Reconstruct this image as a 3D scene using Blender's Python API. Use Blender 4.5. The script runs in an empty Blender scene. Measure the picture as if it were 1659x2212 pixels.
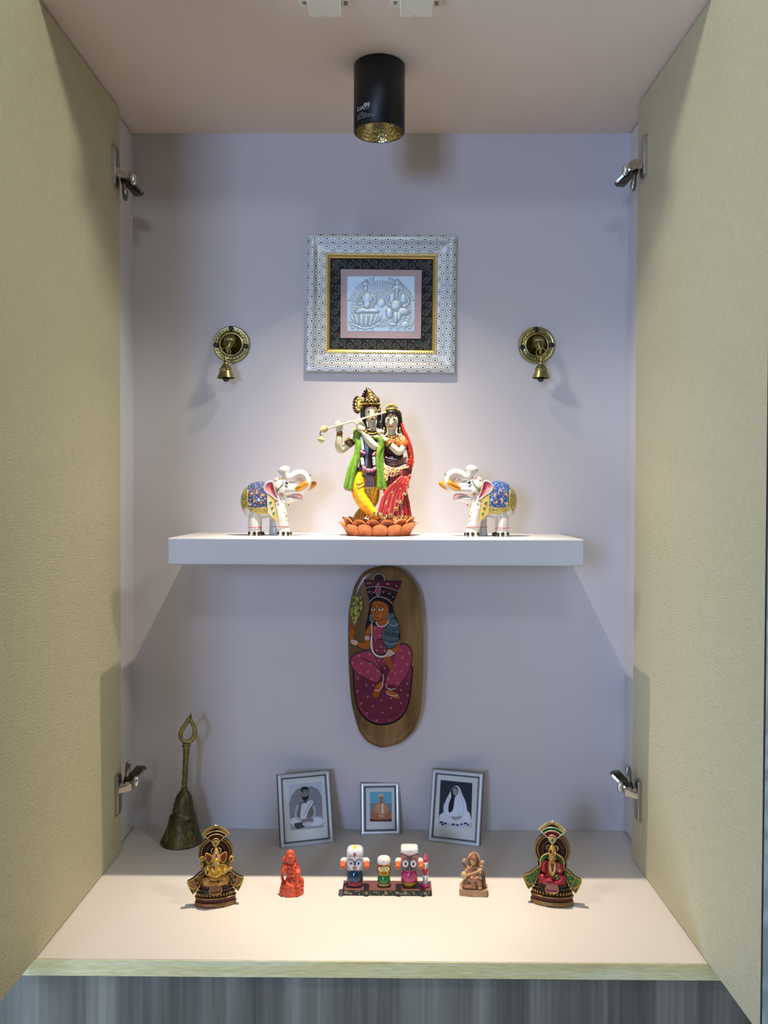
import bpy, bmesh, math, random
from mathutils import Vector, Matrix
from mathutils.bvhtree import BVHTree
from mathutils.geometry import tessellate_polygon

scene = bpy.context.scene
COLL = scene.collection
PI = math.pi
random.seed(7)

# ------------------------------------------------------------------ camera
CAM_F = 1849.8                                   # focal length in pixels of the 1659 wide frame
CAM_C = Vector((0.01673, -1.30, 0.50905))
CAM_R = Vector((0.99996552, 0.00759208, 0.00336473))
CAM_D = Vector((0.00350388, -0.01839017, -0.99982475))
CAM_V = Vector((-0.00752887, 0.99980206, -0.01841614))
cam_data = bpy.data.cameras.new('camera')
cam = bpy.data.objects.new('camera', cam_data)
COLL.objects.link(cam)
cam_data.sensor_fit = 'HORIZONTAL'
cam_data.sensor_width = 36.0
cam_data.lens = CAM_F / 1659.0 * 36.0
cam_data.clip_start = 0.02
cam.matrix_world = Matrix(((CAM_R.x, -CAM_D.x, -CAM_V.x, CAM_C.x),
                           (CAM_R.y, -CAM_D.y, -CAM_V.y, CAM_C.y),
                           (CAM_R.z, -CAM_D.z, -CAM_V.z, CAM_C.z), (0, 0, 0, 1)))
scene.camera = cam

# ------------------------------------------------------------------ light and exposure
scene.view_settings.view_transform = 'Standard'
scene.view_settings.look = 'None'
scene.view_settings.gamma = 1.0
scene.view_settings.use_curve_mapping = False
scene.view_settings.exposure = 0.35

world = bpy.data.worlds.new('world')
scene.world = world
world.use_nodes = True
_bg = world.node_tree.nodes['Background']
_bg.inputs[0].default_value = (0.80, 0.88, 1.0, 1)
_bg.inputs[1].default_value = 0.06


def area_light(name, loc, target, size, power, col, size_y=None):
    d = bpy.data.lights.new(name, 'AREA')
    d.energy = power
    d.color = col
    d.size = size
    if size_y:
        d.shape = 'RECTANGLE'
        d.size_y = size_y
    o = bpy.data.objects.new(name, d)
    COLL.objects.link(o)
    o.location = loc
    o.rotation_euler = (Vector(target) - Vector(loc)).to_track_quat('-Z', 'Y').to_euler()
    return o


# two ceiling lights of the room, in front of and behind the viewer, and daylight from the left
for sx in (-1, 1):
    area_light('ceiling_light_near', (sx * 1.25, -1.06, 1.72), (-sx * 0.37, -0.32, 0.72), 0.24, 1.65, (0.97, 1.0, 0.93)).data.spread = math.radians(62)
area_light('ceiling_light_far', (0.02, -2.60, 1.71), (0.0, 0.0, 0.5), 0.20, 4.0, (0.80, 0.90, 1.0))
area_light('window_daylight', (-0.90, -3.0, 0.70), (0.0, -0.1, 0.3), 0.50, 23.0, (0.42, 0.59, 1.0), 0.6)

area_light('low_fill_light', (-1.35, -1.05, -0.40), (-0.25, -0.37, -0.1), 0.5, 12.0, (0.48, 0.70, 1.0), 0.5)  # unseen fill, added to brighten the left of the lower front in blue

# ------------------------------------------------------------------ pixel <-> place
def ray(px, py):
    return CAM_R * ((px - 829.5) / CAM_F) + CAM_D * ((py - 1106.0) / CAM_F) + CAM_V


def UY(px, py, Y):
    d = ray(px, py)
    return CAM_C + d * ((Y - CAM_C.y) / d.y)


def UZ(px, py, Z):
    d = ray(px, py)
    return CAM_C + d * ((Z - CAM_C.z) / d.z)


def UP(px, py, o, n):
    d = ray(px, py)
    return CAM_C + d * ((o - CAM_C).dot(n) / d.dot(n))


def SC(Y):
    return (Y + 1.30) / CAM_F


class Crop:
    """reads positions off an enlarged detail; d = metres in front of the object's own depth"""
    def __init__(s, x0, y0, k, Y):
        s.x0, s.y0, s.k, s.Y = x0, y0, k, Y
        s.s = SC(Y) / k

    def __call__(s, zx, zy, d=0.0):
        return UY(s.x0 + zx / s.k, s.y0 + zy / s.k, s.Y - d)

    def path(s, pts, d=0.0):
        return [s(p[0], p[1], p[2] if len(p) > 2 else d) for p in pts]


# ------------------------------------------------------------------ colour and materials
def C(h):
    h = h.lstrip('#')
    v = [int(h[i:i + 2], 16) / 255.0 for i in (0, 2, 4)]
    return tuple(c / 12.92 if c <= 0.04045 else ((c + 0.055) / 1.055) ** 2.4 for c in v)


def mix(a, b, t):
    return tuple(x + (y - x) * t for x, y in zip(a, b))


def new_mat(name):
    m = bpy.data.materials.new(name)
    m.use_nodes = True
    nt = m.node_tree
    b = nt.nodes['Principled BSDF']
    return m, nt, b


def N(nt, kind, **kw):
    n = nt.nodes.new(kind)
    for k, v in kw.items():
        if k == 'op':
            n.operation = v
        elif k.startswith('i') and k[1:].isdigit():
            n.inputs[int(k[1:])].default_value = v
        else:
            setattr(n, k, v)
    return n


def flat_mat(name, col, rough=0.5, metal=0.0, spec=0.5, bump=0.0, bscale=400.0, vary=0.0, vscale=30.0, coat=0.0):
    m, nt, b = new_mat(name)
    b.inputs['Base Color'].default_value = (*col, 1)
    b.inputs['Roughness'].default_value = rough
    b.inputs['Metallic'].default_value = metal
    b.inputs['Specular IOR Level'].default_value = spec
    b.inputs['Coat Weight'].default_value = coat
    tc = N(nt, 'ShaderNodeTexCoord')
    if vary:
        n = N(nt, 'ShaderNodeTexNoise')
        n.inputs['Scale'].default_value = vscale
        n.inputs['Detail'].default_value = 4
        nt.links.new(tc.outputs['Object'], n.inputs['Vector'])
        mx = N(nt, 'ShaderNodeMix', data_type='RGBA')
        mx.inputs[6].default_value = (*[max(0, c * (1 - vary)) for c in col], 1)
        mx.inputs[7].default_value = (*[min(1, c * (1 + vary)) for c in col], 1)
        nt.links.new(n.outputs['Fac'], mx.inputs[0])
        nt.links.new(mx.outputs[2], b.inputs['Base Color'])
    if bump:
        n = N(nt, 'ShaderNodeTexNoise')
        n.inputs['Scale'].default_value = bscale
        n.inputs['Detail'].default_value = 3
        nt.links.new(tc.outputs['Object'], n.inputs['Vector'])
        bp = N(nt, 'ShaderNodeBump')
        bp.inputs['Strength'].default_value = bump
        bp.inputs['Distance'].default_value = 0.0006
        nt.links.new(n.outputs['Fac'], bp.inputs['Height'])
        nt.links.new(bp.outputs[0], b.inputs['Normal'])
    return m


def paint_mat(name, rough=0.45, metal=0.0, coat=0.0, bump=0.0, bscale=900.0, vary=0.0, vscale=300.0, spec=0.5):
    """material of painted things: the colour is the one each face was painted with"""
    m, nt, b = new_mat(name)
    a = N(nt, 'ShaderNodeAttribute', attribute_name='Col')
    src = a.outputs['Color']
    tc = N(nt, 'ShaderNodeTexCoord')
    if vary:
        n = N(nt, 'ShaderNodeTexNoise')
        n.inputs['Scale'].default_value = vscale
        n.inputs['Detail'].default_value = 3
        nt.links.new(tc.outputs['Object'], n.inputs['Vector'])
        mr = N(nt, 'ShaderNodeMapRange')
        mr.inputs[1].default_value = 0.35
        mr.inputs[2].default_value = 0.65
        mr.inputs[3].default_value = 1 - vary
        mr.inputs[4].default_value = 1 + vary * 0.4
        nt.links.new(n.outputs['Fac'], mr.inputs[0])
        vm = N(nt, 'ShaderNodeVectorMath', op='SCALE')
        nt.links.new(src, vm.inputs[0])
        nt.links.new(mr.outputs[0], vm.inputs['Scale'])
        src = vm.outputs[0]
    nt.links.new(src, b.inputs['Base Color'])
    b.inputs['Roughness'].default_value = rough
    b.inputs['Metallic'].default_value = metal
    b.inputs['Coat Weight'].default_value = coat
    b.inputs['Coat Roughness'].default_value = 0.1
    b.inputs['Specular IOR Level'].default_value = spec
    if bump:
        n = N(nt, 'ShaderNodeTexNoise')
        n.inputs['Scale'].default_value = bscale
        n.inputs['Detail'].default_value = 2
        nt.links.new(tc.outputs['Object'], n.inputs['Vector'])
        bp = N(nt, 'ShaderNodeBump')
        bp.inputs['Strength'].default_value = bump
        bp.inputs['Distance'].default_value = 0.0004
        nt.links.new(n.outputs['Fac'], bp.inputs['Height'])
        nt.links.new(bp.outputs[0], b.inputs['Normal'])
    return m


PAINT = paint_mat('paint_satin', 0.42, vary=0.10)
MATT = paint_mat('paint_matt', 0.75, spec=0.3)
GLOSS = paint_mat('paint_gloss', 0.18, coat=0.5)
RESIN = paint_mat('painted_resin', 0.36, bump=0.25, bscale=700, vary=0.22, vscale=420)
GILT = paint_mat('gilt_paint', 0.34, metal=0.45, bump=0.35, bscale=900, vary=0.35, vscale=500)
METAL = paint_mat('metal_plain', 0.30, metal=1.0)
BRASS = paint_mat('brass', 0.30, metal=1.0, bump=0.25, bscale=500, vary=0.25, vscale=120)
CLAY = paint_mat('carved_clay', 0.50, bump=0.45, bscale=500, vary=0.30, vscale=260)


# ------------------------------------------------------------------ mesh builder
def crv(pts, n):
    """Catmull-Rom resampling of a list of tuples"""
    out = []
    m = len(pts) - 1
    for i in range(m):
        p0 = pts[max(i - 1, 0)]
        p1 = pts[i]
        p2 = pts[i + 1]
        p3 = pts[min(i + 2, m)]
        for j in range(n):
            t = j / n
            out.append(tuple(0.5 * ((2 * b) + (-a + c) * t + (2 * a - 5 * b + 4 * c - d) * t * t + (-a + 3 * b - 3 * c + d) * t ** 3)
                             for a, b, c, d in zip(p0, p1, p2, p3)))
    out.append(tuple(pts[-1]))
    return out


class MB:
    def __init__(s):
        s.v, s.f, s.c, s.m, s.sm = [], [], [], [], []

    def face(s, idx, col, mi=0, smooth=True):
        s.f.append(tuple(idx))
        s.c.append(col)
        s.m.append(mi)
        s.sm.append(smooth)

    def add(s, p):
        s.v.append(Vector(p))
        return len(s.v) - 1

    def rings(s, rings, col, cap0=True, cap1=True, closed=False, mi=0, smooth=True):
        base = [[s.add(p) for p in r] for r in rings]
        n = len(base[0])
        L = len(base)
        for i in range(L if closed else L - 1):
            a, b = base[i], base[(i + 1) % L]
            for j in range(n):
                k = (j + 1) % n
                cc = col(i / max(1, L - 1), j / n) if callable(col) else col
                s.face((a[j], a[k], b[k], b[j]), cc, mi, smooth)
        if not closed:
            cc = (lambda u, v: col(u, v)) if callable(col) else (lambda u, v: col)
            if cap0:
                s.face(base[0][::-1], cc(0, 0), mi, smooth)
            if cap1:
                s.face(base[-1], cc(1, 0), mi, smooth)
        return s

    def tube(s, pts, r, col, seg=10, up=None, sub=4, round_ends=True, closed=False, mi=0, twist=0.0):
        """round or oval tube; r: number, list of numbers or list of (ra, rb): ra along up, rb across"""
        n = len(pts)
        R = [r] * n if not isinstance(r, (list, tuple)) else list(r)
        R = [(q, q) if not isinstance(q, (list, tuple)) else q for q in R]
        full = [(*p, *q) for p, q in zip(pts, R)]
        if closed:
            full = full + [full[0]]
        if sub > 1 and n > 2:
            if closed:
                ext = [full[-2]] + full + [full[1]]
                full = crv(ext, sub)[sub:-sub]
            else:
                full = crv(full, sub)
        if closed:
            full = full[:-1]
        P = [Vector(q[:3]) for q in full]
        L = len(P)
        rings = []
        if up is not None:
            upv = Vector(up)
        else:
            t0 = (P[1] - P[0]).normalized()
            upv = Vector((0, -1, 0))
            if abs(t0.dot(upv)) > 0.9:
                upv = Vector((0, 0, 1))
        a = None
        for i in range(L):
            if closed:
                t = P[(i + 1) % L] - P[i - 1]
            else:
                t = P[min(i + 1, L - 1)] - P[max(i - 1, 0)]
            if t.length < 1e-9:
                t = Vector((0, 0, 1))
            t.normalize()
            ref = upv if (up is not None or a is None) else a
            a2 = ref - t * ref.dot(t)
            if a2.length < 1e-6:
                a2 = a if a is not None else t.orthogonal()
            a = a2.normalized()
            b = t.cross(a)
            ra, rb = max(full[i][3], 1e-6), max(full[i][4], 1e-6)
            tw = twist * i / L
            rings.append((P[i], t, [P[i] + a * ra * math.cos(2 * PI * j / seg + tw) + b * rb * math.sin(2 * PI * j / seg + tw) for j in range(seg)], ra, rb))
        out = [q[2] for q in rings]
        if round_ends and not closed:
            def cap(ringdata, sgn):
                P0, t, rg, ra, rb = ringdata
                rr = min(ra, rb)
                return [[P0 + (p - P0) * math.cos(w) + t * sgn * rr * math.sin(w) for p in rg] for w in (0.5, 1.0, 1.4)]
            out = cap(rings[0], -1)[::-1] + out + cap(rings[-1], 1)
        s.rings(out, col, closed=closed, mi=mi)
        return s

    def ell(s, c, r, col, rot=None, seg=14, rn=9, mi=0):
        c = Vector(c)
        if not isinstance(r, (list, tuple)):
            r = (r, r, r)
        M = rot if rot is not None else Matrix.Identity(3)
        rings = []
        for i in range(1, rn):
            th = PI * i / rn
            rings.append([c + M @ Vector((r[0] * math.sin(th) * math.cos(2 * PI * j / seg),
                                          r[1] * math.sin(th) * math.sin(2 * PI * j / seg),
                                          -r[2] * math.cos(th))) for j in range(seg)])
        base = [[s.add(p) for p in rg] for rg in rings]
        for i in range(len(base) - 1):
            for j in range(seg):
                k = (j + 1) % seg
                cc = col(i / rn, j / seg) if callable(col) else col
                s.face((base[i][j], base[i][k], base[i + 1][k], base[i + 1][j]), cc, mi)
        b = s.add(c + M @ Vector((0, 0, -r[2])))
        t = s.add(c + M @ Vector((0, 0, r[2])))
        c0 = col(0, 0) if callable(col) else col
        c1 = col(1, 0) if callable(col) else col
        for j in range(seg):
            k = (j + 1) % seg
            s.face((b, base[0][k], base[0][j]), c0, mi)
            s.face((t, base[-1][j], base[-1][k]), c1, mi)
        return s

    def lathe(s, prof, c, col, seg=32, axis=(0, 0, 1), sx=1.0, sy=1.0, cap0=True, cap1=True, mi=0, smooth=True):
        c = Vector(c)
        q = Vector((0, 0, 1)).rotation_difference(Vector(axis).normalized()).to_matrix()
        rg = [[c + q @ Vector((max(r, 1e-6) * sx * math.cos(2 * PI * j / seg), max(r, 1e-6) * sy * math.sin(2 * PI * j / seg), z)) for j in range(seg)] for r, z in prof]
        s.rings(rg, col, cap0, cap1, mi=mi, smooth=smooth)
        return s

    def box(s, lo, hi, col, mi=0, M=None):
        lo, hi = Vector(lo), Vector(hi)
        P = [Vector((x, y, z)) for z in (lo.z, hi.z) for y in (lo.y, hi.y) for x in (lo.x, hi.x)]
        if M is not None:
            P = [M @ p for p in P]
        i = [s.add(p) for p in P]
        for f in ((0, 2, 3, 1), (4, 5, 7, 6), (0, 1, 5, 4), (2, 6, 7, 3), (0, 4, 6, 2), (1, 3, 7, 5)):
            s.face([i[k] for k in f], col, mi, False)
        return s

    def poly(s, pts, col, mi=0):
        idx = [s.add(p) for p in pts]
        for t in tessellate_polygon([[Vector(p) for p in pts]]):
            s.face([idx[k] for k in t], col, mi, False)
        return s

    def prism(s, front, off, col, side=None, mi=0, smooth_side=False):
        """outline extruded by the vector off (front face where given, back face at +off)"""
        off = Vector(off)
        side = col if side is None else side
        a = [s.add(p) for p in front]
        b = [s.add(Vector(p) + off) for p in front]
        n = len(a)
        for t in tessellate_polygon([[Vector(p) for p in front]]):
            s.face([a[k] for k in t], col, mi, False)
            s.face([b[k] for k in t][::-1], side, mi, False)
        a2 = [s.add(p) for p in front]
        b2 = [s.add(Vector(p) + off) for p in front]
        for j in range(n):
            k = (j + 1) % n
            s.face((a2[j], b2[j], b2[k], a2[k]), side, mi, smooth_side)
        return s

    def strip(s, pts, w, nrm, col, mi=0):
        """flat ribbon of width w (number or list) along pts in the plane with normal nrm"""
        nrm = Vector(nrm)
        n = len(pts)
        W = w if isinstance(w, (list, tuple)) else [w] * n
        prev = None
        for i in range(n):
            t = (Vector(pts[min(i + 1, n - 1)]) - Vector(pts[max(i - 1, 0)]))
            t = t.normalized() if t.length > 1e-9 else Vector((1, 0, 0))
            b = nrm.cross(t).normalized() * W[i] * 0.5
            cur = (s.add(Vector(pts[i]) + b), s.add(Vector(pts[i]) - b))
            if prev:
                cc = col(i / n, 0) if callable(col) else col
                s.face((prev[0], prev[1], cur[1], cur[0]), cc, mi, False)
            prev = cur
        return s

    def grid(s, fn, nu, nv, col, closeu=False, mi=0, smooth=True):
        idx = [[s.add(fn(i / nu, j / nv)) for j in range(nv + 1)] for i in range(nu if closeu else nu + 1)]
        L = len(idx)
        for i in range(nu):
            a, b = idx[i], idx[(i + 1) % L]
            for j in range(nv):
                cc = col((i + .5) / nu, (j + .5) / nv) if callable(col) else col
                s.face((a[j], b[j], b[j + 1], a[j + 1]), cc, mi, smooth)
        return s

    def join(s, o):
        k = len(s.v)
        s.v += o.v
        s.f += [tuple(i + k for i in f) for f in o.f]
        s.c += o.c
        s.m += o.m
        s.sm += o.sm
        return s

    def mesh(s, name):
        me = bpy.data.meshes.new(name)
        me.from_pydata(s.v, [], s.f)
        at = me.color_attributes.new('Col', 'FLOAT_COLOR', 'CORNER')
        buf = []
        for f, c in zip(s.f, s.c):
            buf += [c[0], c[1], c[2], 1.0] * len(f)
        at.data.foreach_set('color', buf)
        me.polygons.foreach_set('use_smooth', s.sm)
        me.polygons.foreach_set('material_index', s.m)
        me.update()
        return me

    def fused(s, voxel, smooth=2, shrink=0.0):
        """one continuous skin over all pieces (colours kept from the piece below)"""
        me = s.mesh('tmp')
        o = bpy.data.objects.new('tmp', me)
        COLL.objects.link(o)
        md = o.modifiers.new('r', 'REMESH')
        md.mode = 'VOXEL'
        md.voxel_size = voxel
        if smooth:
            m2 = o.modifiers.new('s', 'SMOOTH')
            m2.factor = 0.5
            m2.iterations = smooth
        dg = bpy.context.evaluated_depsgraph_get()
        dg.update()
        me2 = bpy.data.meshes.new_from_object(o.evaluated_get(dg), depsgraph=dg)
        tree = BVHTree.FromPolygons(s.v, s.f)
        out = MB()
        out.v = [v.co.copy() for v in me2.vertices]
        for p in me2.polygons:
            _, _, fi, _ = tree.find_nearest(p.center)
            out.face(tuple(p.vertices), s.c[fi] if fi is not None else (.5, .5, .5), 0, True)
        bpy.data.objects.remove(o)
        bpy.data.meshes.remove(me)
        bpy.data.meshes.remove(me2)
        return out

    def build(s, name, mats, parent=None, label=None, kind=None, origin=None, fixn=False):
        """link as ONE mesh object; world coordinates are kept under the parent"""
        if parent is not None:
            off = world_loc(parent)
        elif origin is not None:
            off = Vector(origin)
        else:
            lo = [min(v[i] for v in s.v) for i in range(3)]
            hi = [max(v[i] for v in s.v) for i in range(3)]
            off = Vector(((lo[0] + hi[0]) / 2, (lo[1] + hi[1]) / 2, lo[2]))
        s.v = [Vector(v) - off for v in s.v]
        me = s.mesh(name)
        for m in (mats if isinstance(mats, (list, tuple)) else [mats]):
            me.materials.append(m)
        bm = bmesh.new()
        bm.from_mesh(me)
        bmesh.ops.recalc_face_normals(bm, faces=bm.faces) if fixn else None
        if fixn:
            bm.to_mesh(me)
        bm.free()
        o = bpy.data.objects.new(name, me)
        COLL.objects.link(o)
        if parent is not None:
            o.parent = parent
        else:
            o.location = off
        if label:
            o['label'] = label
        if kind:
            o['kind'] = kind
        return o


def world_loc(o):
    l = Vector(o.location)
    while o.parent:
        o = o.parent
        l += Vector(o.location)
    return l


def thing(name, loc, label, cat, group=None, kind=None):
    o = bpy.data.objects.new(name, None)
    o.empty_display_size = 0.02
    COLL.objects.link(o)
    o.location = loc
    o['label'] = label
    o['category'] = cat
    if group:
        o['group'] = group
    if kind:
        o['kind'] = kind
    return o


def tag(o, label, cat, group=None):
    o['label'] = label
    o['category'] = cat
    if group:
        o['group'] = group
    return o


def bevel_box(name, lo, hi, mat, bev=0.001, parent=None, kind=None, seg=2):
    bm = bmesh.new()
    bmesh.ops.create_cube(bm, size=1.0)
    lo, hi = Vector(lo), Vector(hi)
    c = (lo + hi) / 2
    d = hi - lo
    base = Vector((c.x, c.y, lo.z)) if parent is None else world_loc(parent)
    for v in bm.verts:
        v.co = Vector((v.co.x * d.x, v.co.y * d.y, v.co.z * d.z)) + c - base
    if bev:
        bmesh.ops.bevel(bm, geom=list(bm.edges), offset=bev, segments=seg, affect='EDGES', profile=0.5)
    me = bpy.data.meshes.new(name)
    bm.to_mesh(me)
    bm.free()
    me.materials.append(mat)
    o = bpy.data.objects.new(name, me)
    COLL.objects.link(o)
    if parent is not None:
        o.parent = parent
    else:
        o.location = base
    if kind:
        o['kind'] = kind
    return o

# ------------------------------------------------------------------ the cabinet's shell
W2, HT, FR = 0.3743, 1.0557, 0.371               # half width, height, depth of the board

LAM = flat_mat('pale_pink_laminate', C('#d0cccf'), 0.55, spec=0.35, bump=0.05, bscale=900)
LAM_TOP = flat_mat('pink_laminate_bounce_tint', C('#e0d0c4'), 0.55, spec=0.35, bump=0.05, bscale=900)  # wall laminate again, warmer and lighter: floor bounce put into the colour
BOARD = flat_mat('cream_laminate', C('#cfc8c1'), 0.5, spec=0.4)
DARK = flat_mat('dark_gap', C('#2a2624'), 0.8)


def linen_mat():
    m, nt, b = new_mat('textured_linen_laminate')
    tc = N(nt, 'ShaderNodeTexCoord')
    outs = []
    for sc in ((1, 900, 55), (1, 60, 800)):
        mp = N(nt, 'ShaderNodeMapping')
        mp.inputs['Scale'].default_value = sc
        nt.links.new(tc.outputs['Object'], mp.inputs[0])
        n = N(nt, 'ShaderNodeTexNoise')
        n.inputs['Scale'].default_value = 1.0
        n.inputs['Detail'].default_value = 2
        nt.links.new(mp.outputs[0], n.inputs['Vector'])
        outs.append(n)
    n3 = N(nt, 'ShaderNodeTexNoise')
    n3.inputs['Scale'].default_value = 420
    n3.inputs['Detail'].default_value = 3
    nt.links.new(tc.outputs['Object'], n3.inputs['Vector'])
    a = N(nt, 'ShaderNodeMath', op='ADD')
    nt.links.new(outs[0].outputs['Fac'], a.inputs[0])
    nt.links.new(outs[1].outputs['Fac'], a.inputs[1])
    a2 = N(nt, 'ShaderNodeMath', op='ADD')
    nt.links.new(a.outputs[0], a2.inputs[0])
    nt.links.new(n3.outputs['Fac'], a2.inputs[1])
    mr = N(nt, 'ShaderNodeMapRange')
    mr.inputs[1].default_value = 1.0
    mr.inputs[2].default_value = 2.0
    nt.links.new(a2.outputs[0], mr.inputs[0])
    mx = N(nt, 'ShaderNodeMix', data_type='RGBA')
    mx.inputs[6].default_value = (*C('#b3ab8a'), 1)
    mx.inputs[7].default_value = (*C('#c9c1a0'), 1)
    nt.links.new(mr.outputs[0], mx.inputs[0])
    nt.links.new(mx.outputs[2], b.inputs['Base Color'])
    b.inputs['Roughness'].default_value = 0.5
    b.inputs['Specular IOR Level'].default_value = 0.35
    bp = N(nt, 'ShaderNodeBump')
    bp.inputs['Strength'].default_value = 0.85
    bp.inputs['Distance'].default_value = 0.0010
    nt.links.new(a2.outputs[0], bp.inputs['Height'])
    nt.links.new(bp.outputs[0], b.inputs['Normal'])
    return m


LINEN = linen_mat()


def paper_mat():
    m, nt, b = new_mat('grey_patterned_wallpaper')
    tc = N(nt, 'ShaderNodeTexCoord')
    v = N(nt, 'ShaderNodeTexVoronoi', feature='F1')
    v.inputs['Scale'].default_value = 11
    nt.links.new(tc.outputs['Object'], v.inputs['Vector'])
    sn = N(nt, 'ShaderNodeMath', op='SINE')
    ml = N(nt, 'ShaderNodeMath', op='MULTIPLY')
    ml.inputs[1].default_value = 30
    nt.links.new(v.outputs['Distance'], ml.inputs[0])
    nt.links.new(ml.outputs[0], sn.inputs[0])
    n = N(nt, 'ShaderNodeTexNoise')
    n.inputs['Scale'].default_value = 26
    n.inputs['Detail'].default_value = 6
    nt.links.new(tc.outputs['Object'], n.inputs['Vector'])
    ad = N(nt, 'ShaderNodeMath', op='MULTIPLY_ADD')
    ad.inputs[1].default_value = 0.16
    nt.links.new(sn.outputs[0], ad.inputs[0])
    nt.links.new(n.outputs['Fac'], ad.inputs[2])
    cr = N(nt, 'ShaderNodeValToRGB')
    cr.color_ramp.elements[0].position = 0.3
    cr.color_ramp.elements[0].color = (*C('#a5aca4'), 1)
    cr.color_ramp.elements[1].position = 0.7
    cr.color_ramp.elements[1].color = (*C('#ccd2c8'), 1)
    nt.links.new(ad.outputs[0], cr.inputs[0])
    nt.links.new(cr.outputs[0], b.inputs['Base Color'])
    b.inputs['Roughness'].default_value = 0.7
    return m


PAPER = paper_mat()


def wood_mat(name, c0, c1, c2, sc, rough, bump=0.25, spec=0.5):
    m, nt, b = new_mat(name)
    tc = N(nt, 'ShaderNodeTexCoord')
    mp = N(nt, 'ShaderNodeMapping')
    mp.inputs['Scale'].default_value = sc
    nt.links.new(tc.outputs['Object'], mp.inputs[0])
    n1 = N(nt, 'ShaderNodeTexNoise')
    n1.inputs['Scale'].default_value = 1.0
    n1.inputs['Detail'].default_value = 5
    n1.inputs['Distortion'].default_value = 0.6
    nt.links.new(mp.outputs[0], n1.inputs['Vector'])
    cr = N(nt, 'ShaderNodeValToRGB')
    cr.color_ramp.elements[0].position = 0.32
    cr.color_ramp.elements[0].color = (*c0, 1)
    cr.color_ramp.elements[1].position = 0.68
    cr.color_ramp.elements[1].color = (*c2, 1)
    e = cr.color_ramp.elements.new(0.5)
    e.color = (*c1, 1)
    nt.links.new(n1.outputs['Fac'], cr.inputs[0])
    mp2 = N(nt, 'ShaderNodeMapping')
    mp2.inputs['Scale'].default_value = tuple(q * 9 if q > 5 else q * 6 for q in sc)
    nt.links.new(tc.outputs['Object'], mp2.inputs[0])
    n2 = N(nt, 'ShaderNodeTexNoise')
    n2.inputs['Scale'].default_value = 1.0
    n2.inputs['Detail'].default_value = 2
    nt.links.new(mp2.outputs[0], n2.inputs['Vector'])
    mr = N(nt, 'ShaderNodeMapRange')
    mr.inputs[1].default_value = 0.3
    mr.inputs[2].default_value = 0.7
    mr.inputs[3].default_value = 0.82
    mr.inputs[4].default_value = 1.1
    nt.links.new(n2.outputs['Fac'], mr.inputs[0])
    vm = N(nt, 'ShaderNodeVectorMath', op='SCALE')
    nt.links.new(cr.outputs[0], vm.inputs[0])
    nt.links.new(mr.outputs[0], vm.inputs['Scale'])
    nt.links.new(vm.outputs[0], b.inputs['Base Color'])
    b.inputs['Roughness'].default_value = rough
    b.inputs['Specular IOR Level'].default_value = spec
    bp = N(nt, 'ShaderNodeBump')
    bp.inputs['Strength'].default_value = bump
    bp.inputs['Distance'].default_value = 0.0004
    nt.links.new(n2.outputs['Fac'], bp.inputs['Height'])
    nt.links.new(bp.outputs[0], b.inputs['Normal'])
    return m


GREYWOOD = wood_mat('grey_wood_veneer', C('#625c50'), C('#80796a'), C('#9c9484'), (24, 24, 0.7), 0.42)
EDGEWOOD = wood_mat('pale_oak_edging', C('#ecd48c'), C('#f5e2a2'), C('#faecb8'), (6, 40, 90), 0.5)

bevel_box('wall_back', (-0.42, 0.0, -0.02), (0.42, 0.018, HT + 0.02), LAM, 0, kind='structure')
bevel_box('ceiling', (-0.45, -0.362, HT), (0.45, 0.0, HT + 0.03), LAM_TOP, 0, kind='structure')
bevel_box('floor', (-0.42, -FR, -0.0165), (0.42, 0.0, 0.0), BOARD, 0.0004, kind='structure')
bevel_box('wall_left', (-W2 - 0.02, -0.088, 0.004), (-W2, 0.0, HT - 0.004), LAM, 0.0004, kind='structure')
bevel_box('wall_right', (W2, -0.100, 0.004), (W2 + 0.02, 0.0, HT - 0.004), LAM, 0.0004, kind='structure')
bevel_box('wall_outer_left', (-0.45, -0.36, -0.02), (-0.42, 0.0, HT), LAM, 0, kind='structure')
bevel_box('wall_outer_right', (0.42, -0.36, -0.02), (0.45, 0.0, HT), LAM, 0, kind='structure')
# pale oak strip along the board's front edge, a hair's gap behind it
bevel_box('trim_1', (-0.42, -FR - 0.0012, -0.0185), (0.42, -FR - 0.0004, -0.0005), EDGEWOOD, 0.0002, kind='structure')
# grey veneered front of the cabinet below
bevel_box('wall_lower', (-1.3, -0.3665, -0.95), (0.43, -0.345, -0.0186), GREYWOOD, 0.0006, kind='structure')


bevel_box('wall_room', (0.43, -0.3665, -0.95), (1.6, -0.33, 1.9), PAPER, 0, kind='structure')
bevel_box('wall_room_left', (-1.6, -0.3665, -0.0186), (-0.45, -0.33, 1.9), PAPER, 0, kind='structure')
bevel_box('wall_above', (-0.45, -0.362, HT + 0.03), (0.43, -0.33, 1.9), LAM, 0, kind='structure')


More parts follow.
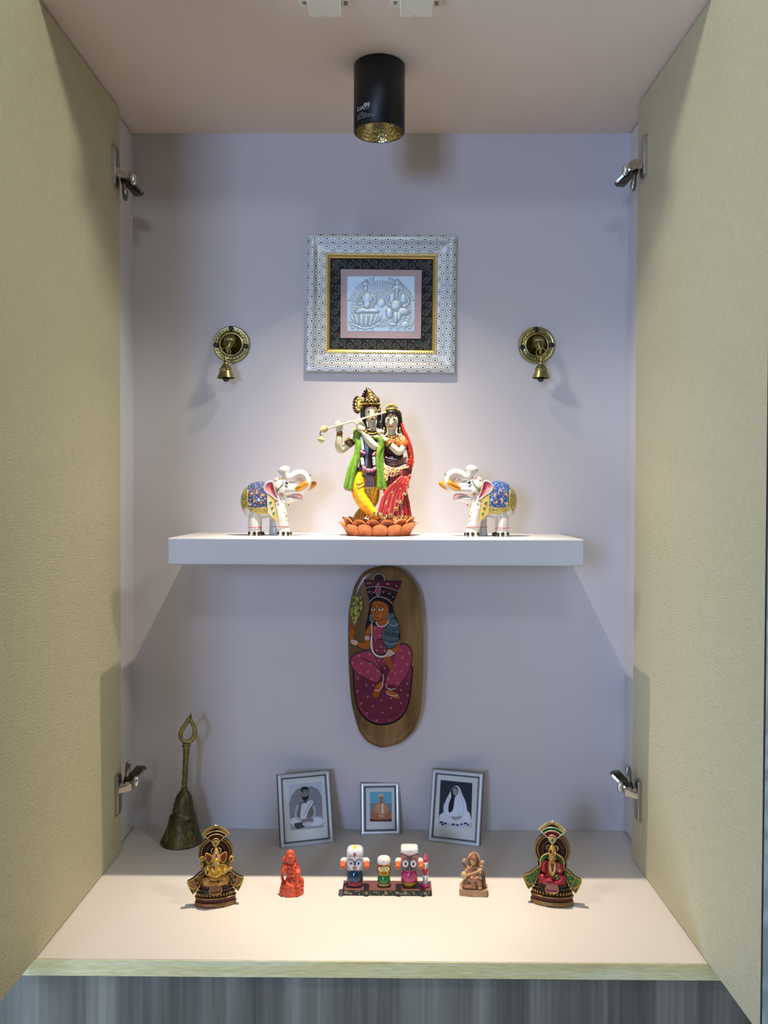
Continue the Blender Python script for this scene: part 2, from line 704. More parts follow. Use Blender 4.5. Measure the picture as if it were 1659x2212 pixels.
def make_door(n, side):
    """pocket door pushed back into the cabinet, linen textured panel with a dark edge"""
    if side < 0:
        back, front = Vector((-0.3660, -0.0895, 0)), Vector((-0.3722, -0.520, 0))
    else:
        back, front = Vector((0.3580, -0.1010, 0)), Vector((0.3672, -0.500, 0))
    t = (front - back).normalized()
    out = Vector((t.y, -t.x, 0)) * (1 if side < 0 else -1)
    if out.x * side < 0:
        out = -out
    L = (front - back).length
    d = thing('door_%d' % n, (back + front) / 2 + out * 0.009 + Vector((0, 0, 0.002)), 'linen textured beige pocket door standing open on the %s' % ('left' if side < 0 else 'right'), 'door', kind='structure')
    M = Matrix(((t.x, out.x, 0, back.x), (t.y, out.y, 0, back.y), (0, 0, 1, 0), (0, 0, 0, 1)))
    m = MB()
    m.box((0, 0, 0.0022), (L - 0.0012, 0.018, HT - 0.0045), C('#b0a88c'), M=M)
    m.build('panel', LINEN, d)
    e = MB()
    e.box((L, 0.0008, 0.0022), (L + 0.001, 0.018, HT - 0.0045), C('#8a9698'), M=M)
    e.build('edge_band', PAPER, d, label='grey patterned front edge')
    e = MB()
    e.box((L - 0.0012, -0.0002, 0.0022), (L + 0.0006, 0.0008, HT - 0.0045), C('#3a3834'), M=M)
    e.build('arris', DARK, d, label='dark corner line')
    return d, back, t, out


DOOR_L = make_door(1, -1)
DOOR_R = make_door(2, 1)

# ------------------------------------------------------------------ floating shelf
SHZ = 0.4535
WHITE = flat_mat('white_painted_board', C('#c6c6ca'), 0.5, spec=0.4, bump=0.04, bscale=700)
shelf = bevel_box('floating_shelf', (-0.2755, -0.180, 0.4184), (0.2702, 0.0, SHZ), WHITE, 0.0016)
tag(shelf, 'white floating shelf board fixed to the back wall', 'shelf')

# ------------------------------------------------------------------ black ceiling spotlight
LX, LY = 0.0007, -0.2010
LZ0 = 0.9715
BLACKM = flat_mat('black_powder_coat', C('#0c0d10'), 0.42, spec=0.45, bump=0.06, bscale=1500)
lamp = thing('ceiling_spotlight', (LX, LY, LZ0), 'black cylinder ceiling spotlight with gold reflector above the shrine', 'lamp')
m = MB()
R0 = 0.0325
m.lathe([(R0 - 0.0022, 0.0), (R0 - 0.0008, 0.0), (R0, 0.0008), (R0, HT - LZ0 - 0.0008), (R0 - 0.001, HT - LZ0), (0.004, HT - LZ0), (0.004, HT - LZ0 - 0.003), (R0 - 0.0022, HT - LZ0 - 0.004)], (LX, LY, LZ0), C('#0c0d10'), 64, cap0=False, cap1=False)
m.rings([], None) if False else None
m.build('housing', BLACKM, lamp, fixn=True)


def refl_mat():
    m, nt, b = new_mat('gold_reflector')
    b.inputs['Base Color'].default_value = (*C('#e6d6a4'), 1)
    b.inputs['Metallic'].default_value = 1.0
    b.inputs['Roughness'].default_value = 0.16
    tc = N(nt, 'ShaderNodeTexCoord')
    v = N(nt, 'ShaderNodeTexVoronoi')
    v.inputs['Scale'].default_value = 330
    nt.links.new(tc.outputs['Object'], v.inputs['Vector'])
    bp = N(nt, 'ShaderNodeBump')
    bp.inputs['Strength'].default_value = 0.45
    bp.inputs['Distance'].default_value = 0.0010
    nt.links.new(v.outputs['Distance'], bp.inputs['Height'])
    nt.links.new(bp.outputs[0], b.inputs['Normal'])
    return m


m = MB()
prof = [(R0 - 0.0022, 0.0004), (0.0292, 0.006), (0.0268, 0.014), (0.0225, 0.023), (0.0165, 0.030), (0.0125, 0.0325)]
m.lathe(prof, (LX, LY, LZ0), C('#d9b36a'), 48, cap0=False, cap1=False)
m.build('reflector', refl_mat(), lamp, label='gold faceted reflector')
m = MB()
m.lathe([(0.0128, 0.033), (0.0128, 0.0345), (0.001, 0.0345)], (LX, LY, LZ0), C('#303030'), 24, cap0=False)
m.lathe([(0.0065, 0.0335), (0.0065, 0.0300), (0.005, 0.0290), (0.001, 0.0288)], (LX, LY, LZ0), C('#26231a'), 20, cap0=False)
m.build('bulb_holder', PAINT, lamp, label='dark bulb holder')
ml, ntl, bl = new_mat('lit_chip')
bl.inputs['Emission Color'].default_value = (1.0, 0.86, 0.64, 1)
bl.inputs['Emission Strength'].default_value = 4.0
m = MB()
m.lathe([(0.0042, 0.0286), (0.0042, 0.0280), (0.0005, 0.0279)], (LX, LY, LZ0), C('#fff0d0'), 20)
m.build('bulb', ml, lamp, label='glowing bulb')
# the lamp's own light
sd = bpy.data.lights.new('spot_beam', 'SPOT')
sd.energy = 50.0
sd.color = (1.0, 0.86, 0.68)
sd.spot_size = math.radians(100)
sd.spot_blend = 0.1
sd.shadow_soft_size = 0.006
# the reflector's light distribution: bright along the axis, fading to the rim
sd.use_nodes = True
snt = sd.node_tree
sem = snt.nodes['Emission']
stc = N(snt, 'ShaderNodeTexCoord')
ssp = N(snt, 'ShaderNodeSeparateXYZ')
snt.links.new(stc.outputs['Normal'], ssp.inputs[0])
sab = N(snt, 'ShaderNodeMath', op='ABSOLUTE')
snt.links.new(ssp.outputs['Z'], sab.inputs[0])
sac = N(snt, 'ShaderNodeMath', op='ARCCOSINE')
snt.links.new(sab.outputs[0], sac.inputs[0])
sdv = N(snt, 'ShaderNodeMath', op='DIVIDE')
sdv.inputs[1].default_value = math.radians(50)
snt.links.new(sac.outputs[0], sdv.inputs[0])
scr = N(snt, 'ShaderNodeValToRGB')
ee = scr.color_ramp.elements
for i, (a, v) in enumerate([(0, 1.0), (10, 0.90), (15, 0.66), (21, 0.46), (27, 0.27), (31, 0.185), (35, 0.115), (40, 0.045), (46, 0.015)]):
    q = ee[i] if i < 2 else ee.new(a / 50)
    q.position = a / 50
    q.color = (v, v, v, 1)
snt.links.new(sdv.outputs[0], scr.inputs[0])
snt.links.new(scr.outputs[0], sem.inputs['Strength'])
so = bpy.data.objects.new('spot_beam', sd)
COLL.objects.link(so)
so.location = (0, 0, 0.0265)
so.parent = lamp


def curved_text(body, size, ang0, z, thick=0.0):
    """letters wrapped round the lamp's cylinder, starting at the angle ang0 (from the front, to the left negative)"""
    cu = bpy.data.curves.new('txt', 'FONT')
    cu.body = body
    cu.size = size
    cu.offset = thick
    o = bpy.data.objects.new('txt', cu)
    COLL.objects.link(o)
    dg = bpy.context.evaluated_depsgraph_get()
    dg.update()
    me = bpy.data.meshes.new_from_object(o.evaluated_get(dg), depsgraph=dg)
    out = MB()
    rr = R0 + 0.00015
    bm = bmesh.new()
    bm.from_mesh(me)
    bmesh.ops.triangulate(bm, faces=bm.faces)
    for v in bm.verts:
        v.index = v.index
    bm.verts.index_update()
    for v in bm.verts:
        a = ang0 + v.co.x / rr
        out.v.append(Vector((LX + rr * math.sin(a), LY - rr * math.cos(a), LZ0 + z + v.co.y)))
    for f in bm.faces:
        out.face([v.index for v in f.verts], C('#c9cbcc'), 0, False)
    bm.free()
    bpy.data.objects.remove(o)
    bpy.data.curves.remove(cu)
    bpy.data.meshes.remove(me)
    return out


t = curved_text('Lux', 0.0082, -0.98, 0.0188, 0.0001)
t.join(curved_text('99', 0.0088, -0.62, 0.0192, 0.00022))
t.build('lettering', MATT, lamp, label='white printed brand lettering')
# small print, too small to read in the photograph: rows of short strokes
m = MB()
rnd = random.Random(3)
for r_, (z, a0, a1) in enumerate([(0.0175, -0.66, -0.36), (0.0143, -0.86, -0.66), (0.0122, -0.98, -0.52), (0.0100, -0.98, -0.86), (0.0100, -0.76, -0.30), (0.0078, -0.98, -0.22)]):
    a = a0
    while a < a1:
        w = rnd.uniform(0.012, 0.035)
        h = 0.0006 if r_ == 0 else rnd.uniform(0.0006, 0.0011)
        rr = R0 + 0.00012
        q = [(a, z), (a + w, z), (a + w, z + h), (a, z + h)]
        m.poly([Vector((LX + rr * math.sin(b), LY - rr * math.cos(b), LZ0 + zz)) for b, zz in q], C('#b4b6b8'))
        a += w + rnd.uniform(0.006, 0.018)
m.build('small_print', MATT, lamp, label='rows of tiny grey print')

# ------------------------------------------------------------------ touch latches at the front of the ceiling
LATW = flat_mat('white_latch_plastic', C('#e4e0d2'), 0.5)
for i, px in enumerate((703.5, 898.5)):
    p0 = UZ(px, 18, HT - 0.006)
    side = 'left' if i == 0 else 'right'
    la = thing('touch_latch', (p0.x, -0.345, HT - 0.016), 'white plastic push latch on the ceiling, the one on the %s' % side, 'latch', 'push latches on the ceiling')
    w = 0.0285
    yb = p0.y
    m = MB()
    hole = []
    # flange plate with two oval screw holes, built as strips round the holes
    z0, z1 = HT - 0.0045, HT - 0.0002
    m.box((p0.x - w, yb - 0.05, z0), (p0.x + w, yb - 0.011, z1), C('#e4e0d2'))
    m.box((p0.x - w + 0.004, yb - 0.0025, z0), (p0.x + w - 0.004, yb, z1), C('#e4e0d2'))
    for sx in (-1, 1):
        m.box((p0.x + sx * w - (0 if sx < 0 else 0.003), yb - 0.011, z0), (p0.x + sx * w + (0.003 if sx < 0 else 0), yb - 0.002, z1), C('#e4e0d2'))
        m.box((p0.x + sx * 0.0185 - 0.002, yb - 0.011, z0), (p0.x + sx * 0.0185 + 0.002, yb - 0.002, z1), C('#e4e0d2'))
    m.build('flange', LATW, la)
    bevel_box('body', (p0.x - 0.0175, yb - 0.055, HT - 0.0165), (p0.x + 0.0175, yb - 0.0012, HT - 0.0003), LATW, 0.0012, la)
    m = MB()
    m.lathe([(0.0006, 0), (0.0006, -0.0002)], (p0.x - 0.001, yb - 0.004, HT - 0.0165), C('#3a3630'), 10)
    m.build('pin_hole', PAINT, la, label='small dark hole')

# ------------------------------------------------------------------ door hinges
HINGE = paint_mat('nickel_plated_steel', 0.28, metal=1.0, bump=0.1, bscale=300)
NI, ND = C('#b9b4aa'), C('#5c564e')


def UX(px, py, X):
    d = ray(px, py)
    return CAM_C + d * ((X - CAM_C.x) / d.x)


def make_hinge(door, mp, label):
    """mp maps a point of the upper left hinge's enlargement to the photograph"""
    root = door[0]
    bp = door[1]
    t = door[2]
    px, py = mp(485, 900)
    # where the plate's front end meets the door's face
    nrm = Vector((door[3].x, door[3].y, 0))
    base = UP(px, py, bp, nrm)
    Yf = base.y
    inward = 1 if bp.x < 0 else -1

    def q(zx, zy, dy=0.0):
        a, b = mp(zx, zy)
        return UY(a, b, Yf + dy)
    k = SC(Yf) / 11.85
    # cup plate: rounded bar lying on the door face
    x0 = base.x - inward * 0.0035
    x1 = base.x + inward * 0.0042
    zt, zb = q(485, 355).z, q(485, 1420).z
    h = abs(zt - zb) / 2
    zc = (zt + zb) / 2
    prof = []
    for yy, zz in [(0.0, 0.92), (0.0, -0.92), (0.003, -1.0), (0.016, -1.0), (0.021, -0.86), (0.021, -0.30), (0.024, -0.22), (0.024, 0.22), (0.021, 0.30), (0.021, 0.86), (0.016, 1.0), (0.003, 1.0)]:
        prof.append(Vector((x1, Yf + yy, zc + zz * h)))
    m = MB()
    m.prism(prof, (x0 - x1, 0, 0), NI)
    m.tube([Vector((x1 + inward * 0.0004, Yf + 0.001, zc - 0.9 * h)), Vector((x1 + inward * 0.0004, Yf + 0.001, zc + 0.9 * h))], 0.0011, NI, 8)
    hin = m.build('hinge', HINGE, root, fixn=True, label=label)
    # link arm between plate and wall bracket
    m = MB()
    m.prism([q(555, 955, .004), q(860, 1010, .016), q(925, 1045, .019), q(925, 1225, .019), q(860, 1215, .016), q(620, 1165, .004), q(565, 1060, .004)], (0, 0.009, 0), NI)
    m.prism([q(620, 1158, .0035), q(862, 1205, .0155), q(862, 1225, .0155), q(625, 1180, .0035)], (0, 0.010, 0), C('#e0d8c6'))
    m.build('link_arm', HINGE, hin, fixn=True)
    # wall bracket with adjusting screw
    m = MB()
    m.prism([q(700, 1230, .020), q(930, 1210, .026), q(1270, 1560, .036), q(1205, 1640, .036), q(1020, 1650, .036), q(820, 1420, .024), q(740, 1400, .020)], (0, 0.010, 0), ND)
    m.prism([q(930, 1215, .022), q(1270, 1560, .032), q(1235, 1600, .032), q(900, 1260, .022)], (0, 0.004, 0), NI)
    m.prism([q(1095, 1455, .0295), q(1150, 1510, .0305), q(1135, 1530, .0305), q(1080, 1475, .0295)], (0, 0.002, 0), C('#101010'))
    m.build('wall_bracket', HINGE, hin, fixn=True)
    m = MB()
    c = q(1045, 1275, .021)
    m.tube([c + Vector((0, 0, -0.0035)), c + Vector((0, 0, 0.0035))], 0.0042, C('#e6e6e2'), 14)
    m.build('screw', HINGE, hin, label='bright adjusting screw')
    m = MB()
    m.tube([q(800, 1420, .020), q(830, 1600, .020), q(850, 1760, .021), q(865, 1810, .021)], [(50 * k, 30 * k), (75 * k, 45 * k), (68 * k, 40 * k), (30 * k, 20 * k)], C('#8d8a84'), 12, up=(1, 0, 0))
    m.build('release_lever', HINGE, hin)
    return hin


make_hinge(DOOR_L, lambda x, y: (200 + x / 11.85, 280 + y / 11.85), 'upper left hinge, steel')
make_hinge(DOOR_R, lambda x, y: (1402 - (200 + x / 11.85 - 238) * 1.03, 280 + y / 11.85 - 20.5), 'upper right hinge, steel')
make_hinge(DOOR_L, lambda x, y: (206 + x / 11.85, 1764 - (280 + y / 11.85 - 309.5) * 0.97), 'lower left hinge, steel')
make_hinge(DOOR_R, lambda x, y: (1390 - (200 + x / 11.85 - 238), 1778 - (280 + y / 11.85 - 309.5)), 'lower right hinge, steel')


# ------------------------------------------------------------------ framed silver relief
class Plane:
    def __init__(s, O, u, v):
        s.O = Vector(O)
        s.u = Vector(u).normalized()
        s.v = (Vector(v) - s.u * Vector(v).dot(s.u)).normalized()
        s.n = s.u.cross(s.v).normalized()
        if s.n.y > 0:
            s.n = -s.n
        s.ws = 1.0

    def pix(s, px, py, w=0.0):
        return UP(px, py, s.O + s.n * w * s.ws, s.n)

    def at(s, x, y, w=0.0):
        return s.O + s.u * x + s.v * y + s.n * w * s.ws

    def inv(s, p):
        d = Vector(p) - s.O
        return d.dot(s.u), d.dot(s.v)


def rect_frame(m, pl, x0, x1, y0, y1, prof, col, smooth=False):
    rg = []
    for ins, w in prof:
        rg.append([pl.at(x0 + ins, y0 + ins, w), pl.at(x1 - ins, y0 + ins, w), pl.at(x1 - ins, y1 - ins, w), pl.at(x0 + ins, y1 - ins, w)])
    m.rings(rg, col, cap0=False, cap1=False, smooth=smooth)


fq = lambda zx, zy, Y: UY(640 + zx / 4.484, 490 + zy / 4.484, Y)
TL, TR, BR, BL = fq(105, 65, -.0098), fq(1555, 80, -.0098), fq(1530, 1415, -.0085), fq(100, 1400, -.0085)
pl = Plane((TL + TR + BR + BL) / 4, TR - TL + BR - BL, TL - BL + TR - BR)
pl.ws = 0.38
FWd, FHt = ((TR - TL).length + (BR - BL).length) / 2, ((TL - BL).length + (TR - BR).length) / 2
z_ = FWd / 1440.0                                 # metres per pixel of the enlargement
fr = thing('framed_relief', Vector((pl.O.x, -0.005, BL.z)), 'silver ring patterned square frame with two embossed seated deities', 'picture frame')
X0, X1, Y0_, Y1_ = -FWd / 2, FWd / 2, -FHt / 2, FHt / 2
wid = 176 * z_


def fprof(t):
    return 0.0035 * math.sin(PI * min(1, t * 1.5 + 0.18)) - 0.006 * max(0, t - 0.35) ** 1.3


SILV = paint_mat('silver_foil_moulding', 0.36, metal=0.25, coat=0.15)
m = MB()
rect_frame(m, pl, X0, X1, Y0_, Y1_, [(0.0, -0.020), (0.0, fprof(0) - 0.001), (0.001, fprof(0))] + [(wid * t, fprof(t)) for t in (.08, .16, .25, .35, .45, .55, .65, .75, .85, .95, 1.0)] + [(wid, -0.016)], C('#cfd2cf'))
DKR = C('#74716f')


def ring_mark(x, y, edge):
    def surf(xx, yy):
        xx = max(X0 + .0001, min(X1 - .0001, xx))
        yy = max(Y0_ + .0001, min(Y1_ - .0001, yy))
        ins = min(xx - X0, X1 - xx, yy - Y0_, Y1_ - yy)
        return pl.at(xx, yy, fprof(max(0.0, min(1.0, ins / wid))) + 0.00035)
    n = 16
    ro, ri = 28.5 * z_, 23.5 * z_
    a = [m.add(surf(x + ro * math.cos(2 * PI * j / n), y + ro * math.sin(2 * PI * j / n))) for j in range(n)]
    b = [m.add(surf(x + ri * math.cos(2 * PI * j / n), y + ri * math.sin(2 * PI * j / n))) for j in range(n)]
    for j in range(n):
        k = (j + 1) % n
        m.face((a[j], a[k], b[k], b[j]), DKR, 0, False)
    m.poly([surf(x + 8.5 * z_ * math.cos(2 * PI * j / 8), y + 8.5 * z_ * math.sin(2 * PI * j / 8)) for j in range(8)], C('#4a3f38'))


step, row = 118 * z_, 35 * z_
for bar in range(4):
    horiz = bar < 2
    half = FWd / 2 if horiz else FHt / 2
    for r_ in range(5):
        ins = 14 * z_ + r_ * row
        nn = int(half * 2 / step) + 2
        for i in range(-nn, nn + 1):
            p = (i + (0.5 if r_ % 2 else 0)) * step
            if abs(p) > half - ins - 12 * z_ * (1 if horiz else -0.0) - (0 if horiz else 30 * z_):
                continue
            if bar == 0:
                ring_mark(p, Y1_ - ins, 0)
            elif bar == 1:
                ring_mark(p, Y0_ + ins, 0)
            elif bar == 2:
                ring_mark(X0 + ins, p, 0)
            else:
                ring_mark(X1 - ins, p, 0)
m.build('frame', SILV, fr)
m = MB()
GOLD = C('#cfb46c')
lw = 24 * z_
xa, xb, ya, yb = X0 + wid, X1 - wid, Y0_ + wid, Y1_ - wid
rect_frame(m, pl, xa, xb, ya, yb, [(0, -0.016), (0, -0.0052), (lw * .9, -0.0045), (lw * 1.0, -0.0060), (lw * 1.6, -0.0085), (lw * 1.95, -0.0125), (lw * 2.0, -0.017)], GOLD)
nb = 46
for i in range(nb):
    for yy, w_ in ((ya + lw * .45, 0), (yb - lw * .45, 0)):
        p = pl.at(xa + lw * .5 + (xb - xa - lw) * i / (nb - 1), yy, -0.0045)
        m.ell(p, (9 * z_, 9 * z_, 11 * z_), C('#f0e6c4'), seg=7, rn=4, rot=Matrix.Rotation(0.5, 3, 'Y'))
nb = 42
for i in range(1, nb - 1):
    for xx in (xa + lw * .45, xb - lw * .45):
        p = pl.at(xx, ya + lw * .5 + (yb - ya - lw) * i / (nb - 1), -0.0045)
        m.ell(p, (11 * z_, 9 * z_, 9 * z_), C('#f0e6c4'), seg=7, rn=4, rot=Matrix.Rotation(0.5, 3, 'Y'))
m.build('inner_moulding', paint_mat('gold_moulding', 0.33, metal=0.7), fr, label='gold beaded inner moulding')
m = MB()
m.poly([pl.at(xa + lw, ya + lw, -0.0155), pl.at(xb - lw, ya + lw, -0.0155), pl.at(xb - lw, yb - lw, -0.0155), pl.at(xa + lw, yb - lw, -0.0155)], C('#23252a'))
CUR = C('#5d6259')


def curl(cx, cy, r, a0, turns, sgn, w):
    pts = []
    for i in range(26):
        t = i / 25
        a = a0 + sgn * turns * 2 * PI * t
        rr = r * (1 - 0.8 * t)
        pts.append(pl.at(cx + rr * math.cos(a), cy + rr * math.sin(a), -0.0153))
    m.strip(pts, [w * (1 - .4 * i / 25) for i in range(26)], pl.n, CUR)


def leaf(cx, cy, r, a):
    m.poly([pl.at(cx + r * (t * math.cos(a) - s_ * math.sin(a)), cy + r * (t * math.sin(a) + s_ * math.cos(a)), -0.0153) for t, s_ in ((-1, 0), (-.3, .4), (.4, .3), (1, 0), (.4, -.3), (-.3, -.4))], CUR)


band = 52 * z_
for side in (0, 1):
    yy = (yb - lw * 2 - band) if side == 0 else (ya + lw * 2 + band)
    for i in range(13):
        xx = xa + lw * 2.6 + (xb - xa - lw * 5.2) * (i + .5) / 13
        curl(xx, yy + (i % 2 - .5) * 30 * z_, 34 * z_, PI * (i % 2), 1.6, 1 if i % 2 else -1, 9 * z_)
        leaf(xx + 22 * z_, yy - (i % 2 - .5) * 62 * z_, 20 * z_, 0.7 * (1 if i % 2 else -1))
    xx = (xa + lw * 2 + band) if side == 0 else (xb - lw * 2 - band)
    for i in range(11):
        yy2 = ya + lw * 2.6 + (yb - ya - lw * 5.2) * (i + .5) / 11
        curl(xx + (i % 2 - .5) * 30 * z_, yy2, 34 * z_, PI / 2 + PI * (i % 2), 1.6, 1 if i % 2 else -1, 9 * z_)
        leaf(xx - (i % 2 - .5) * 62 * z_, yy2 + 22 * z_, 20 * z_, 0.8)
m.build('backing', MATT, fr, label='black cloth backing with grey scroll pattern')
g4 = lambda zx, zy, w: pl.pix(640 + zx / 4.484, 490 + zy / 4.484, w)
m = MB()
m.prism([g4(432, 410, -.0125), g4(1216, 418, -.0125), g4(1207, 1083, -.0125), g4(428, 1076, -.0125)], pl.n * -0.0008, C('#bfa9ab'), C('#e6dfe0'))
m.build('mat_board', flat_mat('pink_mat_board', C('#bda6a8'), 0.6, vary=0.06, vscale=500), fr, label='dusty pink mat board')
# embossed silver plate
gG = lambda zx, zy, w=0.0: pl.pix(740 + zx / 9.759, 590 + zy / 9.759, -0.0118 + w)
kz = z_ * 4.484 / 9.759
PLT = C('#c3d6e2')
m = MB()
m.prism([gG(92, 62), gG(1525, 62), gG(1518, 1232), gG(92, 1225)], pl.n * -0.0006, PLT)
cxp, cyp = 815, 800
for i in range(64):
    a = 2 * PI * (i + .5) / 64
    for r0, r1 in ((170, 250), (268, 345), (362, 440), (458, 540), (556, 640), (656, 730)):
        pts = []
        for rr in (r0, (r0 + r1) / 2, r1):
            x, y = cxp + rr * math.cos(a), cyp - rr * math.sin(a)
            pts.append((x, y))
        if all(110 < x < 1505 and 80 < y < 1212 for x, y in pts):
            w = [rr * 0.055 * kz for rr in (r0, (r0 + r1) / 2, r1)]
            m.tube([gG(x, y, 0.0) for x, y in pts], [(0.00034, q * .72) for q in w], PLT, 6, up=tuple(pl.n), sub=1)
for i in range(58):
    x = 105 + i * 24.6
    for y in (72, 1220):
        m.ell(gG(x, y), (8 * kz, 0.0005, 8 * kz), PLT, seg=6, rn=4)
for i in range(46):
    y = 80 + i * 25
    for x in (102, 1515):
        m.ell(gG(x, y), (8 * kz, 0.0005, 8 * kz), PLT, seg=6, rn=4)


def em(x, y, rx, ry, h, rot=0):
    R_ = Matrix.Rotation(math.radians(rot), 3, 'Y')
    m.ell(gG(x, y), (rx * kz, h * .62, ry * kz), PLT, rot=R_, seg=16, rn=8)


def et(pts, r, h=1.0):
    m.tube([gG(x, y, 0.0004) for x, y in pts], [(q * kz * h * .7, q * kz) for q in (r if isinstance(r, list) else [r] * len(pts))], PLT, 8, up=tuple(pl.n))


em(487, 320, 58, 78, .0030); em(487, 225, 72, 62, .0026); em(487, 165, 26, 40, .0022); em(487, 400, 30, 40, .0020)
em(520, 530, 108, 130, .0032); em(520, 660, 90, 90, .0030); em(440, 540, 40, 90, .0030); em(600, 540, 40, 90, .0030)
et([(420, 450), (345, 540), (320, 640), (390, 660)], [34, 32, 28, 24]); et([(610, 450), (700, 560), (650, 660), (590, 700)], [34, 32, 28, 24])
et([(430, 470), (300, 500), (270, 440)], [26, 22, 16]); et([(620, 470), (710, 480), (730, 400)], [26, 22, 16])
em(380, 795, 140, 62, .0034, -12); em(650, 800, 140, 58, .0034, 8); em(510, 800, 120, 50, .0036)
for x, y, w, hh, r in ((215, 960, 34, 110, -28), (300, 980, 44, 130, -18), (400, 1000, 50, 140, -8), (495, 1000, 54, 145, 0), (595, 1000, 50, 140, 10), (690, 975, 44, 130, 22), (775, 950, 34, 110, 35)):
    em(x, y, w, hh, .0024, r)
et([(230, 1090), (380, 1150), (500, 1165), (640, 1140), (780, 1070)], 18)
em(1160, 300, 85, 105, .0034); em(1160, 200, 70, 60, .0028); em(1160, 150, 26, 42, .0022); em(1085, 310, 40, 85, .0026, 10); em(1240, 300, 40, 90, .0026, -10)
et([(1150, 330), (1140, 430), (1150, 520), (1210, 560), (1250, 610)], [46, 40, 34, 26, 18])
em(1045, 530, 75, 110, .0030); em(1290, 530, 85, 110, .0030); em(1130, 680, 135, 125, .0042)
et([(1000, 470), (930, 560), (950, 660), (1040, 680)], [36, 34, 30, 26]); et([(1350, 480), (1400, 590), (1340, 690), (1270, 700)], [36, 34, 30, 26])
et([(980, 460), (920, 420), (930, 350)], [26, 22, 16]); et([(1370, 520), (1410, 470), (1400, 360)], [26, 22, 14])
em(990, 850, 85, 125, .0036, -15); em(1290, 810, 145, 88, .0038, 8); em(1120, 940, 62, 130, .0032); em(1060, 1085, 95, 36, .0026, 5); em(1190, 900, 60, 110, .0030)
em(815, 640, 90, 90, .0016); em(1320, 1090, 90, 60, .0014)
m.build('relief_plate', paint_mat('embossed_silver_foil', 0.38, metal=0.55, bump=0.6, bscale=1500, vary=.12, vscale=900), fr, label='embossed pale silver plate with two figures')
# pane-less frame hangs on a hook hidden behind: a backing board reaching the wall
m = MB()
m.prism([pl.at(X0 + .01, Y0_ + .01, -0.0172), pl.at(X1 - .01, Y0_ + .01, -0.0172), pl.at(X1 - .01, Y1_ - .01, -0.0172), pl.at(X0 + .01, Y1_ - .01, -0.0172)], pl.n * -0.0008, C('#3a332c'))
m.tube([pl.at(0, Y1_ - .03, -0.019), Vector((pl.O.x, -0.001, pl.at(0, Y1_ - .02).z)), Vector((pl.O.x, 0.0, pl.at(0, Y1_ - .02).z))], 0.0015, C('#5a5a5a'), 6)
m.tube([pl.at(0, Y0_ + .01, -0.019), Vector((pl.O.x, 0.0, pl.at(0, Y0_ + .01).z))], 0.002, C('#5a5a5a'), 6)
m.build('back_board', MATT, fr, label='brown backing board with hanger')


